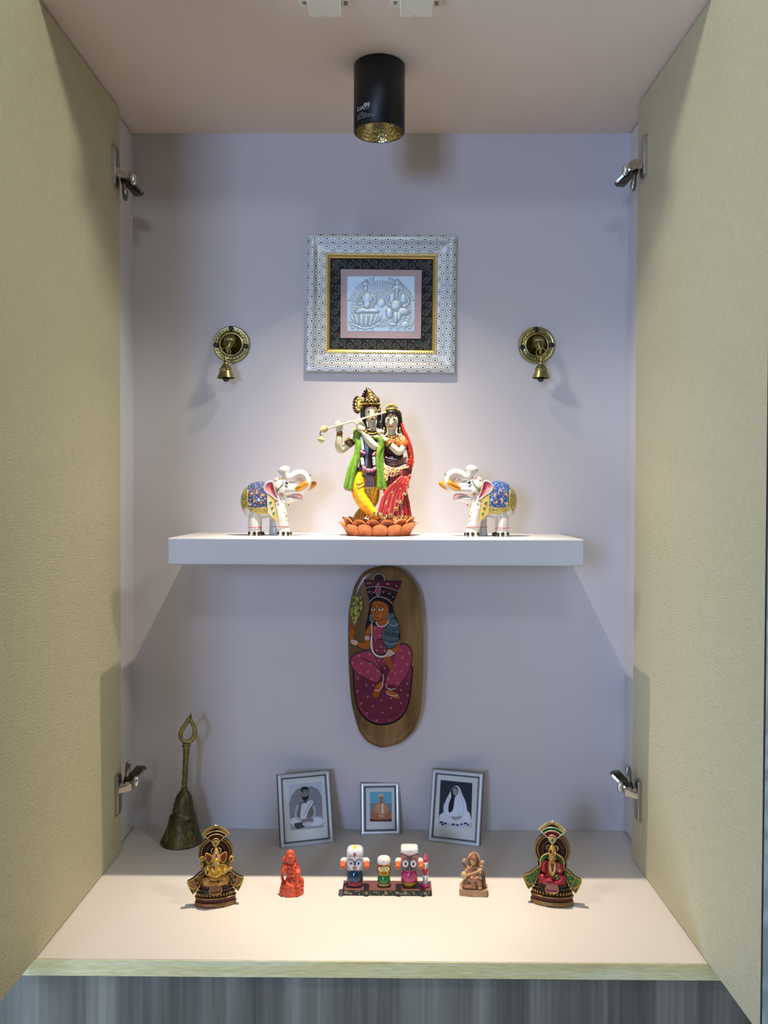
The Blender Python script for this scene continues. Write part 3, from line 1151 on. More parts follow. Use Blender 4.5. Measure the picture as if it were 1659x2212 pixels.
# ------------------------------------------------------------------ brass wall bells
def wall_bell(x0, y0, plc, scr, bx, mir, label):
    cr = Crop(x0, y0, 13.825, -0.006)
    s = cr.s
    e = 1 if not mir else -1
    px, py = plc
    B0, B1, B2 = C('#aba06c'), C('#8f8350'), C('#5a5030')
    root = thing('wall_bell', cr(px, py) + Vector((0, 0.006, 0)), label, 'bell', 'brass bells on the back wall')
    m = MB()
    prof = [(545, -0.006), (545, -0.0015), (530, 0.0), (505, 0.0006), (480, -0.0002), (365, -0.0002), (350, 0.0010), (315, 0.0010), (298, -0.0002), (285, -0.0035), (5, -0.0035)]
    m.lathe([(r * s, z) for r, z in prof], cr(px, py), B0, 56, axis=(0, -1, 0), cap1=True)
    for i in range(26):                                # leaf scrolls of the embossed border
        a = 2 * PI * i / 26
        r = 425
        p = cr(px + r * math.cos(a), py + r * math.sin(a), 0.0002)
        m.ell(p, (52 * s, 0.0008, 20 * s), B0 if i % 2 else B1, rot=Matrix.Rotation(a + 0.6, 3, 'Y'), seg=8, rn=5)
        a += PI / 26
        m.ell(cr(px + 455 * math.cos(a), py + 455 * math.sin(a), 0.0002), (14 * s, 0.0007, 14 * s), B2, seg=6, rn=4)
    m.build('back_plate', BRASS, root, label='embossed round brass plate')
    for sx, sy in scr:
        m = MB()
        m.lathe([(72 * s, 0), (72 * s, 0.0006), (62 * s, 0.0011), (20 * s, 0.0013), (1 * s, 0.0013)], cr(sx, sy, 0.0004), C('#0b0b0d'), 18, axis=(0, -1, 0))
        m.build('screw', PAINT, root, label='black screw head')
    # bracket shaped like an animal head
    m = MB()
    hx = px - e * 35
    P_ = lambda x, y, d: cr(hx + e * x, y - 740 + py, d)
    m.tube([P_(0, 560, -0.003), P_(-10, 640, 0.006), P_(-30, 740, 0.014), P_(-60, 830, 0.020), P_(-75, 900, 0.022)],
           [(120 * s, 200 * s), (150 * s, 195 * s), (140 * s, 150 * s), (95 * s, 90 * s), (60 * s, 55 * s)], B1, 14)
    m.ell(P_(-20, 610, 0.014), (150 * s, 0.006, 70 * s), B0)
    m.ell(P_(130, 720, 0.008), (50 * s, 0.004, 130 * s), B2, rot=Matrix.Rotation(-0.25 * e, 3, 'Y'))
    m.ell(P_(-180, 690, 0.006), (40 * s, 0.004, 110 * s), B2)
    m.ell(P_(60, 660, 0.017), (26 * s, 0.002, 26 * s), B2)
    m.ell(P_(-90, 660, 0.018), (26 * s, 0.002, 26 * s), B2)
    m.tube([P_(-75, 880, 0.021), P_(-70, 960, 0.024), P_(-40, 1010, 0.022)], [48 * s, 42 * s, 20 * s], B1, 10)
    m.build('bracket', BRASS, root)
    m = MB()
    dB = 0.0235
    rc = (bx - e * 5 - (0), 990)
    pts = []
    for i in range(22):
        a = 2 * PI * i / 22
        pts.append(cr(rc[0] + 145 * math.cos(a), rc[1] + 145 * math.sin(a), dB + 0.0012 * math.cos(a)))
    m.tube(pts, 9 * s, C('#c2a65a'), 8, closed=True, sub=1)
    m.build('ring', BRASS, root, label='thin brass split ring')
    m = MB()
    top = cr(bx - e * 15, 1090, dB)
    bot = cr(bx, 1752, dB)
    ax = top - bot
    hgt = ax.length
    prof = [(262, 1752), (255, 1735), (215, 1640), (185, 1560), (172, 1520), (190, 1508), (190, 1484), (172, 1475), (140, 1420), (100, 1360), (70, 1330), (72, 1300), (66, 1280), (52, 1275), (44, 1200), (36, 1120), (30, 1080)]
    m.lathe([(r * s, (1752 - y) / (1752 - 1090) * hgt) for r, y in prof], bot, B0, 36, axis=ax, cap0=False)
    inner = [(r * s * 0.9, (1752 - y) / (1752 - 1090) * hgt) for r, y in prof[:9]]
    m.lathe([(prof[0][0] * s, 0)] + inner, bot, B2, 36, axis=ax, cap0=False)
    m.build('bell', BRASS, root)
    m = MB()
    c = cr(bx + e * 5, 1780, dB)
    m.ell(c, (100 * s, 100 * s, 92 * s), C('#14110f'))
    m.tube([c, bot + ax * 0.6], 12 * s, C('#14110f'), 6)
    m.build('clapper', GLOSS, root, label='black clapper')


wall_bell(440, 690, (820, 740), [(815, 265), (370, 765), (1265, 800)], 665, False, 'brass bell on a round wall plate left of the framed relief')
wall_bell(1100, 690, (830, 760), [(805, 290), (385, 830), (1275, 765)], 945, True, 'brass bell on a round wall plate right of the framed relief')

# ------------------------------------------------------------------ sculpting in the units of an enlargement
class SK:
    """adds shapes to a mesh builder; x, y in the enlargement, z and radii in the same unit, z towards the viewer"""
    def __init__(s, P, unit, m=None):
        s.P, s.u = P, unit
        s.m = m if m is not None else MB()

    def new(s):
        return SK(s.P, s.u)

    def t(s, pts, r, col, seg=12, **kw):
        R = r if isinstance(r, list) else [r] * len(pts)
        R = [(q[0] * s.u, q[1] * s.u) if isinstance(q, tuple) else q * s.u for q in R]
        s.m.tube([s.P(*p) for p in pts], R, col, seg, **kw)
        return s

    def e(s, x, y, z, rx, ry, rd, col, rot=0, seg=14, rn=9):
        s.m.ell(s.P(x, y, z), (rx * s.u, rd * s.u, ry * s.u), col, rot=Matrix.Rotation(math.radians(rot), 3, 'Y'), seg=seg, rn=rn)
        return s

    def slab(s, pts, z, th, col, side=None):
        s.m.prism([s.P(p[0], p[1], p[2] if len(p) > 2 else z) for p in pts], (0, th * s.u, 0), col, side)
        return s

    def build(s, name, mat, parent, **kw):
        return s.m.build(name, mat, parent, **kw)


ENAMEL = paint_mat('enamel_satin', 0.34, coat=0.15)
LUSTRE = paint_mat('gold_lustre', 0.25, metal=0.35)
rs = random.Random(11)
CREAM = C('#ece4c6')
GD, GDK, BRN = C('#c9a24a'), C('#6b4d22'), C('#2c1f1a')
BLK = C('#17130f')


def speckle(base, spots, p):
    return lambda u, v: rs.choice(spots) if rs.random() < p else base


# ------------------------------------------------------------------ flute player and companion on a lotus
K = Crop(660, 820, 5.53, -0.088)
KP = lambda x, y, z=0.0: K(x, y, z * K.s)
ku = K.s
base = Vector((K(872, 1875).x, -0.088, SHZ))
st = thing('deity_couple_statue', base, 'painted statue of a flute player and woman in red on an orange lotus', 'statue')
# lotus base
CORAL = C('#c0683a')
lot = MB()
lot.lathe([(1.0, 0), (1.02, 0.3), (0.9, 1.0), (0.3, 1.05), (0.01, 1.05)], base, CORAL, 40)
for i in range(len(lot.v)):
    q = lot.v[i] - base
    lot.v[i] = base + Vector((q.x * 330 * ku, q.y * 270 * ku, q.z * 88 * ku))
lotus = lot.build('lotus_base', CLAY, st, label='orange lotus flower base')


def petal(ang, ring):
    rx, ry = (440, 350) if ring == 0 else (372, 290)
    H, Wd, tilt, z0 = (138, 98, 0.42, 2) if ring == 0 else (150, 90, 0.36, 46)
    if abs(math.cos(ang)) > 0.8:
        H *= 1.18
        tilt *= 1.3
    ca, sa = math.cos(ang), math.sin(ang)
    c = Vector((rx * ca * .84, ry * sa * .84, 0))
    out = Vector((ca / rx, sa / ry, 0)).normalized()
    tan = Vector((-out.y, out.x, 0))
    rings = []
    nv, nu = 14, 8
    for j in range(nv + 1):
        v = j / nv
        hw = Wd * (0.78 + 0.22 * v / .5) if v < .5 else Wd * math.sqrt(max(0.0, 1 - ((v - .5) / .5) ** 2))
        hw = max(hw, 3)
        f, b = [], []
        for i in range(nu + 1):
            u = -1 + 2 * i / nu
            rad = tilt * H * v * (0.6 + 0.6 * v) + (-34 if ring == 0 else 24) * u * u * (hw / Wd) + (10 if v > .9 else 0)
            p = c + out * rad + tan * hw * u + Vector((0, 0, z0 + H * v))
            f.append(base + (p + out * 8) * ku)
            b.append(base + (p - out * 9) * ku)
        rings.append(f + b[::-1])
    m = MB()
    inner = C('#5a2f1c')

    def pc(u, v):  # lit rims and shaded hollows put into the colour, along with dark antiquing
        if v < .48:
            if ring == 1:
                return C('#d6824a') if u > .84 or v < .06 or v > .42 else mix(C('#5e3018'), C('#b8683a'), abs(u - .35) * 1.6)
            return mix(C('#b25c2e'), C('#da8248'), u ** 2)
        return mix(inner, C('#d07c48'), min(1, u * 1.1))
    m.rings(rings, pc)
    m.build('petal', CLAY, lotus, fixn=True)


for i in range(13):
    petal(2 * PI * (i + .12) / 13 - PI / 2, 0)
for i in range(13):
    petal(2 * PI * (i + .62) / 13 - PI / 2, 1)

# --- flute player
SKIN = C('#d3c9a6')
VEST = C('#2b2026')
b = SK(KP, ku)
b.e(787, 395, 15, 82, 122, 78, SKIN).e(790, 455, 35, 62, 62, 50, SKIN).e(800, 430, 92, 13, 26, 16, SKIN)      # head, jaw, nose
b.e(712, 400, -5, 14, 30, 18, SKIN)
b.t([(790, 480, 0), (792, 590, 0), (790, 640, 0)], [50, 48, 70], SKIN)
b.t([(765, 640, 0), (760, 720, 8), (755, 860, 10), (745, 980, 8), (735, 1090, 0)], [(70, 120), (88, 150), (85, 118), (78, 100), (90, 108)], VEST, 16, up=(0, -1, 0))
b.t([(635, 655, 0), (540, 745, 5), (430, 838, 15), (398, 790, 45), (400, 720, 62), (406, 660, 75)], [62, 52, 47, 46, 40, 30], SKIN)
b.e(398, 600, 82, 38, 48, 26, SKIN, rot=-8)
b.t([(885, 700, 0), (880, 760, 30), (835, 795, 75), (760, 730, 90), (715, 670, 100), (688, 632, 105)], [64, 60, 52, 46, 38, 31], SKIN)
b.e(650, 575, 112, 44, 62, 24, SKIN, rot=-22)
for fx, fy, tx, ty in ((612, 545, 580, 505), (632, 530, 604, 486), (655, 518, 632, 466), (675, 512, 655, 470)):      # fingers on the flute
    b.t([(fx + 8, fy + 20, 116), (fx - 6, fy - 14, 130), (tx, ty, 122), (tx + 6, ty + 18, 100)], [11, 11, 10, 8], SKIN, 8)
for dx, ty in ((0, 520), (14, 508), (28, 500), (40, 512)):
    b.t([(376 + dx, 580, 92), (368 + dx, 545, 108), (360 + dx * 1.1, ty, 106), (366 + dx * 1.1, ty - 10, 86)], [11, 10, 10, 8], SKIN, 8)
b.t([(430, 600, 95), (438, 560, 110), (425, 530, 112)], [12, 11, 9], SKIN, 8)
b.t([(700, 600, 95), (705, 560, 90), (690, 520, 92)], [14, 12, 9], SKIN, 8)
# bare feet and legs
b.e(800, 1690, 60, 62, 26, 40, SKIN, rot=10).e(640, 1700, 20, 55, 24, 36, SKIN)
b.t([(735, 1090, 0), (720, 1300, 10), (690, 1500, 0), (650, 1690, 10)], [80, 66, 44, 34], SKIN)
b.t([(735, 1090, 0), (760, 1300, 20), (790, 1500, 40), (800, 1690, 55)], [80, 66, 44, 34], SKIN)
fig = b.m.fused(0.0006, 1).build('flute_player', ENAMEL, st, label='cream skinned flute player')
# face paint
f = SK(KP, ku)
for sx, sgn in ((752, -1), (836, 1)):
    f.e(sx, 386, 88 - abs(sx - 790) * .12, 26, 9, 7, C('#f6f2e6'))
    f.e(sx + 3, 386, 93 - abs(sx - 790) * .12, 10, 9, 6, C('#2a2a22'))
    f.t([(sx - 26, 388, 84), (sx, 374, 94), (sx + 26, 386, 84)], [3, 4, 3], BLK, 6)
    f.t([(sx - 30, 360, 80), (sx, 344, 90), (sx + 28, 358, 80)], [3, 4.5, 3], C('#5d4a38'), 6)
f.e(800, 470, 91, 26, 8, 8, C('#8e2b28')).e(800, 477, 89, 20, 7, 7, C('#a6393a'))
f.t([(793, 305, 82), (793, 340, 92)], 5, C('#b0472e'), 6)
f.m.build('face_paint', PAINT, fig, label='painted eyes, brows and lips')
h = SK(KP, ku)
h.t([(700, 300, 0), (688, 400, -5), (690, 480, -10), (712, 560, -15)], [34, 32, 30, 24], BLK)
h.t([(868, 320, 0), (880, 420, -10), (878, 500, -15), (860, 560, -15)], [26, 24, 24, 20], BLK)
h.e(785, 380, -35, 100, 140, 70, BLK)
h.m.build('hair', PAINT, fig, label='black hair')
# crown
cw = SK(KP, ku)
cw.t([(785, 300, 0), (780, 255, 0), (768, 215, -4), (755, 175, -6), (742, 135, -6), (735, 108, -6)], [(88, 102), (94, 106), (72, 78), (54, 60), (38, 44), (16, 18)], lambda u, v: GD if .30 < v < .80 else C('#3b2816'), 20, up=(0, -1, 0))
for i in range(15):
    a = PI * (i + .5) / 15
    cw.e(785 - 104 * math.cos(a), 292 - 4 * math.sin(a), 96 * math.sin(a), 10, 13, 10, GD if i % 2 else C('#8d6a30'), seg=8, rn=5)
for x, y, r, c_ in ((785, 240, 26, GD), (840, 232, 22, C('#b58a3c')), (735, 236, 22, C('#7c5a28')), (780, 190, 24, GD), (770, 150, 18, C('#ddc070')), (818, 200, 15, GD), (755, 205, 14, GDK), (738, 118, 12, GD)):
    cw.t([(x - r, y + r * .6, 84 - (260 - y) * .38), (x - r * .6, y - r * .6, 90 - (260 - y) * .38), (x, y - r, 92 - (260 - y) * .38), (x + r * .6, y - r * .6, 90 - (260 - y) * .38), (x + r, y + r * .6, 84 - (260 - y) * .38)], r * .28, c_, 7)
    cw.e(x, y, 88 - (260 - y) * .38, r * .45, r * .45, 14, C('#e6cf8a'), seg=8, rn=5)
for i, (x, y) in enumerate(((700, 168), (690, 195), (715, 140))):
    cw.e(x, y, 20, 22, 17, 26, C('#241712'))
for x, y in ((884, 300), (888, 335), (876, 365), (672, 300), (668, 330)):
    cw.e(x, y, 30, 15, 20, 14, GD if y % 2 else C('#9b7a3a'), seg=8, rn=5)
for x in (740, 785, 830):
    cw.t([(x - 18, 262, 96), (x, 238, 104), (x + 18, 262, 96)], 5, C('#e6cf8a'), 6)
cw.m.build('crown', GILT, fig, label='tall gold crown')
pf = SK(KP, ku)
pf.e(625, 300, -25, 58, 104, 14, C('#3a2717'), rot=6)
for i in range(16):
    a = 2 * PI * i / 16
    pf.e(622 + 52 * math.cos(a), 300 + 96 * math.sin(a), -16, 13, 15, 10, C('#4a3018') if math.cos(a) < .2 else GD, seg=8, rn=5)
for i in range(10):
    a = 2 * PI * i / 10
    pf.e(632 + 32 * math.cos(a), 298 + 68 * math.sin(a), -8, 13, 17, 9, C('#d8b95c'), seg=8, rn=5)
pf.e(636, 298, -6, 20, 48, 12, C('#e0c66e'))
pf.m.build('crown_fan', GILT, fig, label='gold feather fan of the crown')
# jewellery
j = SK(KP, ku)
for r0, y0, n_, c_ in ((60, 590, 14, GDK), (74, 615, 16, GD), (88, 640, 18, C('#d9d2c0'))):
    for i in range(n_):
        a = PI * i / (n_ - 1)
        j.e(793 - r0 * math.cos(a), y0 + r0 * .42 * math.sin(a), 30 + 62 * math.sin(a), 8, 9, 8, c_, seg=7, rn=4)
for cx, cy, dx, dy, dz, r in ((407, 655, -3, 30, -10, 38), (704, 632, 20, 22, -2, 36), (528, 752, 26, -22, 0, 58)):
    for k_, c_ in ((-1, GDK), (0, GD), (1, GDK)):
        j.t([(cx + dx * k_ * .35 - dx * .2, cy + dy * k_ * .35 - dy * .2, (70 if cx < 420 else 98 if cx > 600 else 6) + dz * k_ * .3), (cx + dx * k_ * .35 + dx * .2, cy + dy * k_ * .35 + dy * .2, (70 if cx < 420 else 98 if cx > 600 else 6) + dz * k_ * .3)], r, c_, 14)
j.m.build('jewellery', GILT, fig, label='gold necklaces and bangles')
# trousers
YEL = C('#e2a90f')
OL = C('#9c8420')
tr = SK(KP, ku)


def fold(u, v):
    return mix(YEL, C('#f0b91c'), .5 + .5 * math.sin(u * 60 + 3 * math.sin(v * 6.28)))


tr.t([(700, 1120, 30), (650, 1200, 40), (632, 1300, 52), (660, 1400, 66), (705, 1480, 80), (760, 1550, 86), (818, 1625, 84)], [(80, 92), (88, 96), (92, 92), (90, 88), (82, 80), (70, 68), (64, 66)], lambda u, v: fold(u, v) if u < .86 else rs.choice((GD, OL, GDK)), 20, sub=7, up=(0, -1, 0))
for y0, x0, x1, r in ((1215, 575, 705, 12), (1262, 560, 715, 13), (1320, 560, 730, 12), (1385, 590, 745, 13), (1440, 640, 775, 12), (1492, 670, 790, 12), (1535, 700, 805, 11)):
    tr.t([(x0, y0 - 10, 70), ((x0 + x1) / 2 - 10, y0 + 26, 136), (x1, y0 - 14, 100)], [r * .5, r * 1.25, r * .5], C('#eab41a'), 8)
tr.t([(790, 1180, 0), (805, 1330, 20), (790, 1450, 10), (720, 1540, -10), (650, 1620, -10), (615, 1680, -5)], [84, 82, 74, 66, 60, 56], lambda u, v: C('#d79c12') if u < .55 else OL, 16)
for i, x in enumerate((595, 622, 650, 680)):
    tr.t([(x + 60 - i * 8, 1545, 35), (x + 12, 1620, 52), (x, 1692, 48)], [8, 11, 9], C('#b49324'), 8)
for i in range(11):
    tr.e(758 + i * 9.5, 1612 - i * 2.5 + (i % 2) * 12, 138 - i * 3, 9, 9, 8, GD if i % 2 else GDK, seg=7, rn=4)
tr.t([(740, 1640, 110), (800, 1620, 132), (872, 1575, 110)], [16, 20, 14], C('#c0a043'), 8)
tr.m.build('trousers', RESIN, fig, label='yellow draped trousers with gold hems')
sa = SK(KP, ku)
sa.t([(600, 1120, 60), (680, 1150, 96), (780, 1130, 104), (850, 1090, 96)], [22, 26, 26, 20], C('#3a2c22'), 10)
sa.t([(596, 1092, 62), (680, 1120, 98), (780, 1100, 106)], [12, 14, 12], C('#b89650'), 8)
for x in (725, 750, 775, 800):
    sa.t([(762 + (x - 762) * .5, 1120, 112), (x, 1200, 120), (x + (x - 762) * .25, 1285, 122)], [14, 16, 20], lambda u, v: C('#4a3a4c') if u < .78 else GD, 10)
for i in range(9):
    sa.e(700 + i * 16, 1290 + (i % 2) * 10, 124 - abs(i - 4) * 6, 12, 13, 10, GD if i % 2 else C('#4a361c'), seg=7, rn=4)
sa.t([(590, 1050, 50), (640, 1070, 82), (690, 1060, 98)], [20, 24, 20], C('#2a2030'), 10)
sa.m.build('waist_sash', RESIN, fig, label='dark waist sash with gold tassels')
# green scarf
GRN, GRD = C('#5f8a22'), C('#34510f')
sc = SK(KP, ku)


def green(u, v):
    c_ = mix(GRN, C('#7aa52e'), .5 + .5 * math.sin(v * 12.6))
    return rs.choice((GD, GDK, C('#4a4a1a'))) if u > .93 else (mix(c_, GRD, .5) if rs.random() < .10 else c_)


sc.t([(612, 600, 50), (612, 690, 72), (628, 780, 84), (608, 900, 88), (560, 1010, 92), (520, 1130, 96), (488, 1280, 96)], [(24, 40), (24, 46), (22, 36), (24, 36), (24, 36), (26, 34), (28, 36)], green, 16, up=(0, -1, 0), sub=6)
sc.t([(640, 640, 64), (640, 780, 96), (630, 900, 100), (600, 1010, 108), (566, 1130, 112), (535, 1310, 112)], [(20, 26), (22, 30), (22, 30), (24, 32), (24, 32), (26, 34)], green, 16, up=(0, -1, 0), sub=6)
sc.t([(830, 690, 100), (885, 705, 100), (905, 790, 104), (872, 880, 112), (866, 1000, 116), (882, 1120, 120), (890, 1290, 118)], [(18, 18), (24, 30), (22, 34), (24, 30), (24, 30), (26, 32), (28, 42)], green, 16, up=(0, -1, 0), sub=6)
sc.t([(900, 700, 84), (925, 800, 86), (906, 920, 98), (915, 1040, 102), (930, 1140, 106), (945, 1300, 104)], [(18, 24), (20, 24), (22, 26), (22, 26), (24, 26), (26, 34)], green, 16, up=(0, -1, 0), sub=6)
for i in range(8):
    sc.e(470 + i * 13, 1298 + (i % 2) * 10 + i * 3, 112, 11, 14, 12, GDK if i % 2 else C('#8c7a34'), seg=7, rn=4)
    sc.e(860 + i * 16, 1302 + (i % 2) * 8, 120, 12, 13, 12, GDK if i % 2 else GD, seg=7, rn=4)
for i in range(7):
    sc.e(590 + (i % 3) * 22, 622 + i * 13, 84, 14, 12, 14, C('#b7c552') if i % 2 else GD, seg=7, rn=4)
sc.m.build('scarf', RESIN, fig, label='green scarf with gold ends')
# garland
ga = SK(KP, ku)


def gar(x0, y0, x1, y1, n_, cols, r, z):
    for i in range(n_):
        t_ = (i + .5) / n_
        ga.e(x0 + (x1 - x0) * t_, y0 + (y1 - y0) * t_, z, r, r * .9, r, cols[i % len(cols)], seg=8, rn=5)


WB, PK = [C('#cfd6d8'), C('#b9c6cc')], [C('#c06a86'), C('#d58aa0'), C('#9c4062')]
gar(672, 690, 684, 840, 10, WB, 22, 96)
gar(662, 860, 705, 885, 4, PK, 21, 104)
gar(690, 905, 672, 930, 2, [BLK], 18, 104)
gar(674, 940, 684, 1020, 5, [C('#e8e4d0')], 22, 108)
gar(690, 1045, 705, 1070, 2, PK, 26, 112)
gar(735, 1085, 800, 1088, 4, PK, 27, 118)
gar(815, 1080, 832, 1058, 2, PK, 25, 116)
gar(822, 1020, 815, 930, 5, WB, 21, 112)
gar(810, 905, 838, 870, 3, PK, 21, 110)
gar(822, 845, 850, 700, 2, [BLK], 14, 96)
gar(848, 600, 872, 640, 5, [C('#c9a6a4'), C('#d9c0a8')], 15, 72)
ga.m.build('garland', PAINT, fig, label='white and pink flower garland')
fl = SK(KP, ku)
fl.t([(205, 600, 116), (955, 390, 116)], 11, C('#e2d6a6'), 12)
fl.e(222, 592, 116, 46, 42, 40, C('#c9b577')).e(200, 600, 126, 30, 22, 30, C('#e4d49c')).e(248, 580, 126, 20, 34, 24, C('#ab9556'))
fl.t([(188, 622, 116), (172, 646, 116), (190, 672, 116)], 6, C('#6e6448'), 8)
fl.e(190, 682, 116, 20, 18, 20, C('#bca968')).t([(190, 690, 116), (190, 712, 116)], [28, 44], C('#cdbd84'), 14)
fl.m.build('flute', PAINT, st, label='cream flute with hanging bell')

# --- companion in red
RED, RDK = C('#b02420'), C('#5a0f12')
w = SK(KP, ku)
w.e(1028, 498, 10, 84, 112, 74, SKIN).e(1025, 560, 24, 54, 50, 46, SKIN).e(1022, 530, 80, 12, 24, 15, SKIN)
w.e(1122, 545, -8, 13, 24, 14, SKIN)
w.t([(1030, 590, -4), (1032, 680, -6), (1032, 720, -6)], [46, 44, 62], SKIN)
w.t([(1035, 710, -10), (1040, 800, 0), (1050, 920, 0), (1065, 1060, 0)], [(62, 110), (80, 132), (74, 118), (84, 120)], C('#3a0d10'), 16, up=(0, -1, 0))
w.t([(1160, 730, 0), (1155, 800, 25), (1115, 862, 70), (1050, 815, 92), (990, 760, 100), (940, 706, 100)], [56, 52, 48, 42, 36, 28], SKIN)
w.e(908, 668, 98, 30, 46, 20, SKIN, rot=-38)
for dx, dy in ((0, 0), (12, -9), (24, -16), (34, -20)):
    w.t([(895 + dx, 655 + dy, 108), (876 + dx, 632 + dy, 116), (868 + dx, 612 + dy, 108)], [9, 9, 7], SKIN, 7)
w.t([(925, 650, 104), (932, 625, 108), (925, 605, 104)], [9, 8, 7], SKIN, 7)
w.t([(1065, 1060, 0), (1070, 1400, 0), (1090, 1700, 10)], [90, 70, 50], RDK)
wf = w.m.fused(0.0006, 1).build('companion', ENAMEL, st, label='cream skinned woman standing behind')
f = SK(KP, ku)
for sx in (988, 1060):
    f.e(sx, 478, 80 - abs(sx - 1026) * .1, 23, 8, 7, C('#f6f2e6')).e(sx + 2, 478, 85 - abs(sx - 1026) * .1, 9, 8, 6, C('#22221c'))
    f.t([(sx - 24, 482, 76), (sx, 468, 86), (sx + 24, 480, 76)], [3, 4.5, 3], BLK, 6)
    f.t([(sx - 26, 458, 72), (sx, 442, 82), (sx + 26, 456, 72)], [3, 4, 3], C('#5d4a38'), 6)
f.e(1022, 552, 84, 30, 8, 8, C('#86221f')).e(1022, 560, 82, 22, 7, 7, C('#b3413c'))
f.e(1018, 425, 84, 11, 16, 6, C('#c0552e')).e(1018, 455, 86, 4, 5, 4, RDK)
f.e(1006, 535, 92, 5, 7, 4, C('#7d1d1d'))
f.m.build('face_paint', PAINT, wf, label='painted eyes, brows and lips')
h = SK(KP, ku)
h.e(1030, 455, -32, 122, 138, 78, BLK)
h.t([(960, 400, 30), (938, 470, 20), (936, 540, 0), (950, 620, -15)], [30, 28, 26, 24], BLK)
h.t([(1085, 390, 30), (1122, 450, 20), (1130, 530, -5), (1118, 620, -15)], [30, 28, 26, 24], BLK)
h.t([(985, 395, 58), (1020, 388, 72), (1065, 392, 58)], 20, BLK)
h.t([(900, 520, -10), (910, 580, -10), (930, 640, -10)], [30, 34, 26], BLK)
h.m.build('hair', PAINT, wf, label='black hair')
ti = SK(KP, ku)
for i in range(17):
    a = PI * (i + .5) / 17
    ti.e(1032 - 106 * math.cos(a), 420 - 74 * math.sin(a), 50 * math.sin(a) + 8, 13, 14, 14, (GD, C('#6b6a36'), C('#8a7a4a'))[i % 3], seg=8, rn=5)
    if i % 2 == 0 and 3 < i < 14:
        ti.e(1032 - 84 * math.cos(a), 392 - 92 * math.sin(a), 40 * math.sin(a), 13, 16, 12, GD, seg=8, rn=5)
ti.e(1025, 308, 36, 20, 22, 14, GD).e(1022, 355, 64, 26, 14, 10, C('#8f8a5c'))
for i in range(7):
    ti.e(1018, 376 + i * 6, 78 + i, 8, 6, 6, GD if i % 2 else C('#c0552e'), seg=7, rn=4)
for x in (938, 1128):
    ti.e(x, 590, 25, 12, 18, 12, GD).e(x + 3, 620, 22, 15, 20, 12, C('#8d7440'))
for r0, y0, n_ in ((58, 660, 12), (86, 680, 16), (104, 705, 18)):
    for i in range(n_):
        a = PI * i / (n_ - 1)
        ti.e(1036 - r0 * math.cos(a), y0 + r0 * .45 * math.sin(a), 22 + 60 * math.sin(a), 9, 10, 9, GD if i % 2 else GDK, seg=7, rn=4)
for k_ in (-1, 0, 1):
    ti.t([(987 + k_ * 16, 762 + k_ * 14, 98), (991 + k_ * 16, 766 + k_ * 14, 98)], 42, GD if k_ == 0 else GDK, 14)
ti.m.build('jewellery', GILT, wf, label='gold tiara, earrings and bangles')
# blouse
bl_ = SK(KP, ku)
bl_.t([(1040, 735, 20), (1040, 800, 30), (1042, 880, 20)], [(66, 112), (78, 124), (68, 112)], lambda u, v: rs.choice((C('#8a5a24'), C('#c28a3a'), C('#6a2a16'))) if u < .45 else C('#3a0d12'), 16, up=(0, -1, 0))
bl_.t([(1170, 712, 0), (1172, 765, 14), (1160, 800, 22)], [52, 62, 56], lambda u, v: C('#d2662a') if u < .78 else GD, 14)
bl_.m.build('blouse', RESIN, wf, label='dark red blouse with orange sleeve')


# sari
def skirt(u, v):
    a = 2 * PI * u
    y = 1030 + 700 * v
    cx = 1072 + 0 * v
    rx = 112 + 86 * v ** 1.2 - 30 * math.sin(PI * min(1, v * 1.6)) * 0.4
    rd = 84 + 36 * v
    pl_ = 1 + 0.07 * math.cos(18 * a) * min(1, v * 3)
    return KP(cx + rx * pl_ * math.cos(a), y, -rd * pl_ * math.sin(a) + 0)


def skc(u, v):
    if v > .86:
        return rs.choice((GD, C('#8a6a30'), RDK, C('#d8c08a')))
    c_ = mix(RED, RDK, .5 - .5 * math.cos(18 * 2 * PI * u))
    return rs.choice((C('#d8b070'), C('#e08a5a'))) if rs.random() < .05 else c_


sr = MB()
sr.grid(skirt, 144, 40, skc, closeu=True)
sk_ = SK(KP, ku, sr)
fan = [((1218, 1085), (960, 1370), (885, 1640), 34), ((1222, 1095), (1010, 1380), (952, 1668), 34), ((1228, 1105), (1060, 1370), (1010, 1645), 34), ((1232, 1115), (1105, 1350), (1072, 1560), 33), ((1236, 1125), (1150, 1320), (1130, 1470), 32), ((1238, 1135), (1185, 1270), (1180, 1370), 30), ((1240, 1130), (1215, 1220), (1212, 1290), 26)]


def pallu(u, v):
    if u > .80:
        return rs.choice((GD, C('#7a6030'), C('#d8c890'), RDK))
    if .16 < v < .24 or .76 < v < .84:
        return C('#d9a69a')
    return C('#d8b070') if rs.random() < .05 else mix(C('#c23a30'), C('#9a1c1c'), abs(v - .5) * 1.6)


for i, (a_, b_, c_, r) in enumerate(fan):
    z1 = 128 - i * 7
    sk_.t([(*a_, 52), ((a_[0] + b_[0]) / 2 + 16, (a_[1] + b_[1]) / 2 - 22, z1 - 16), (*b_, z1), (*c_, z1 + 4)], [(10, 10), (16, 20), (18, r * .95), (18, r * 1.12)], pallu, 16, up=(0, -1, 0), sub=8)
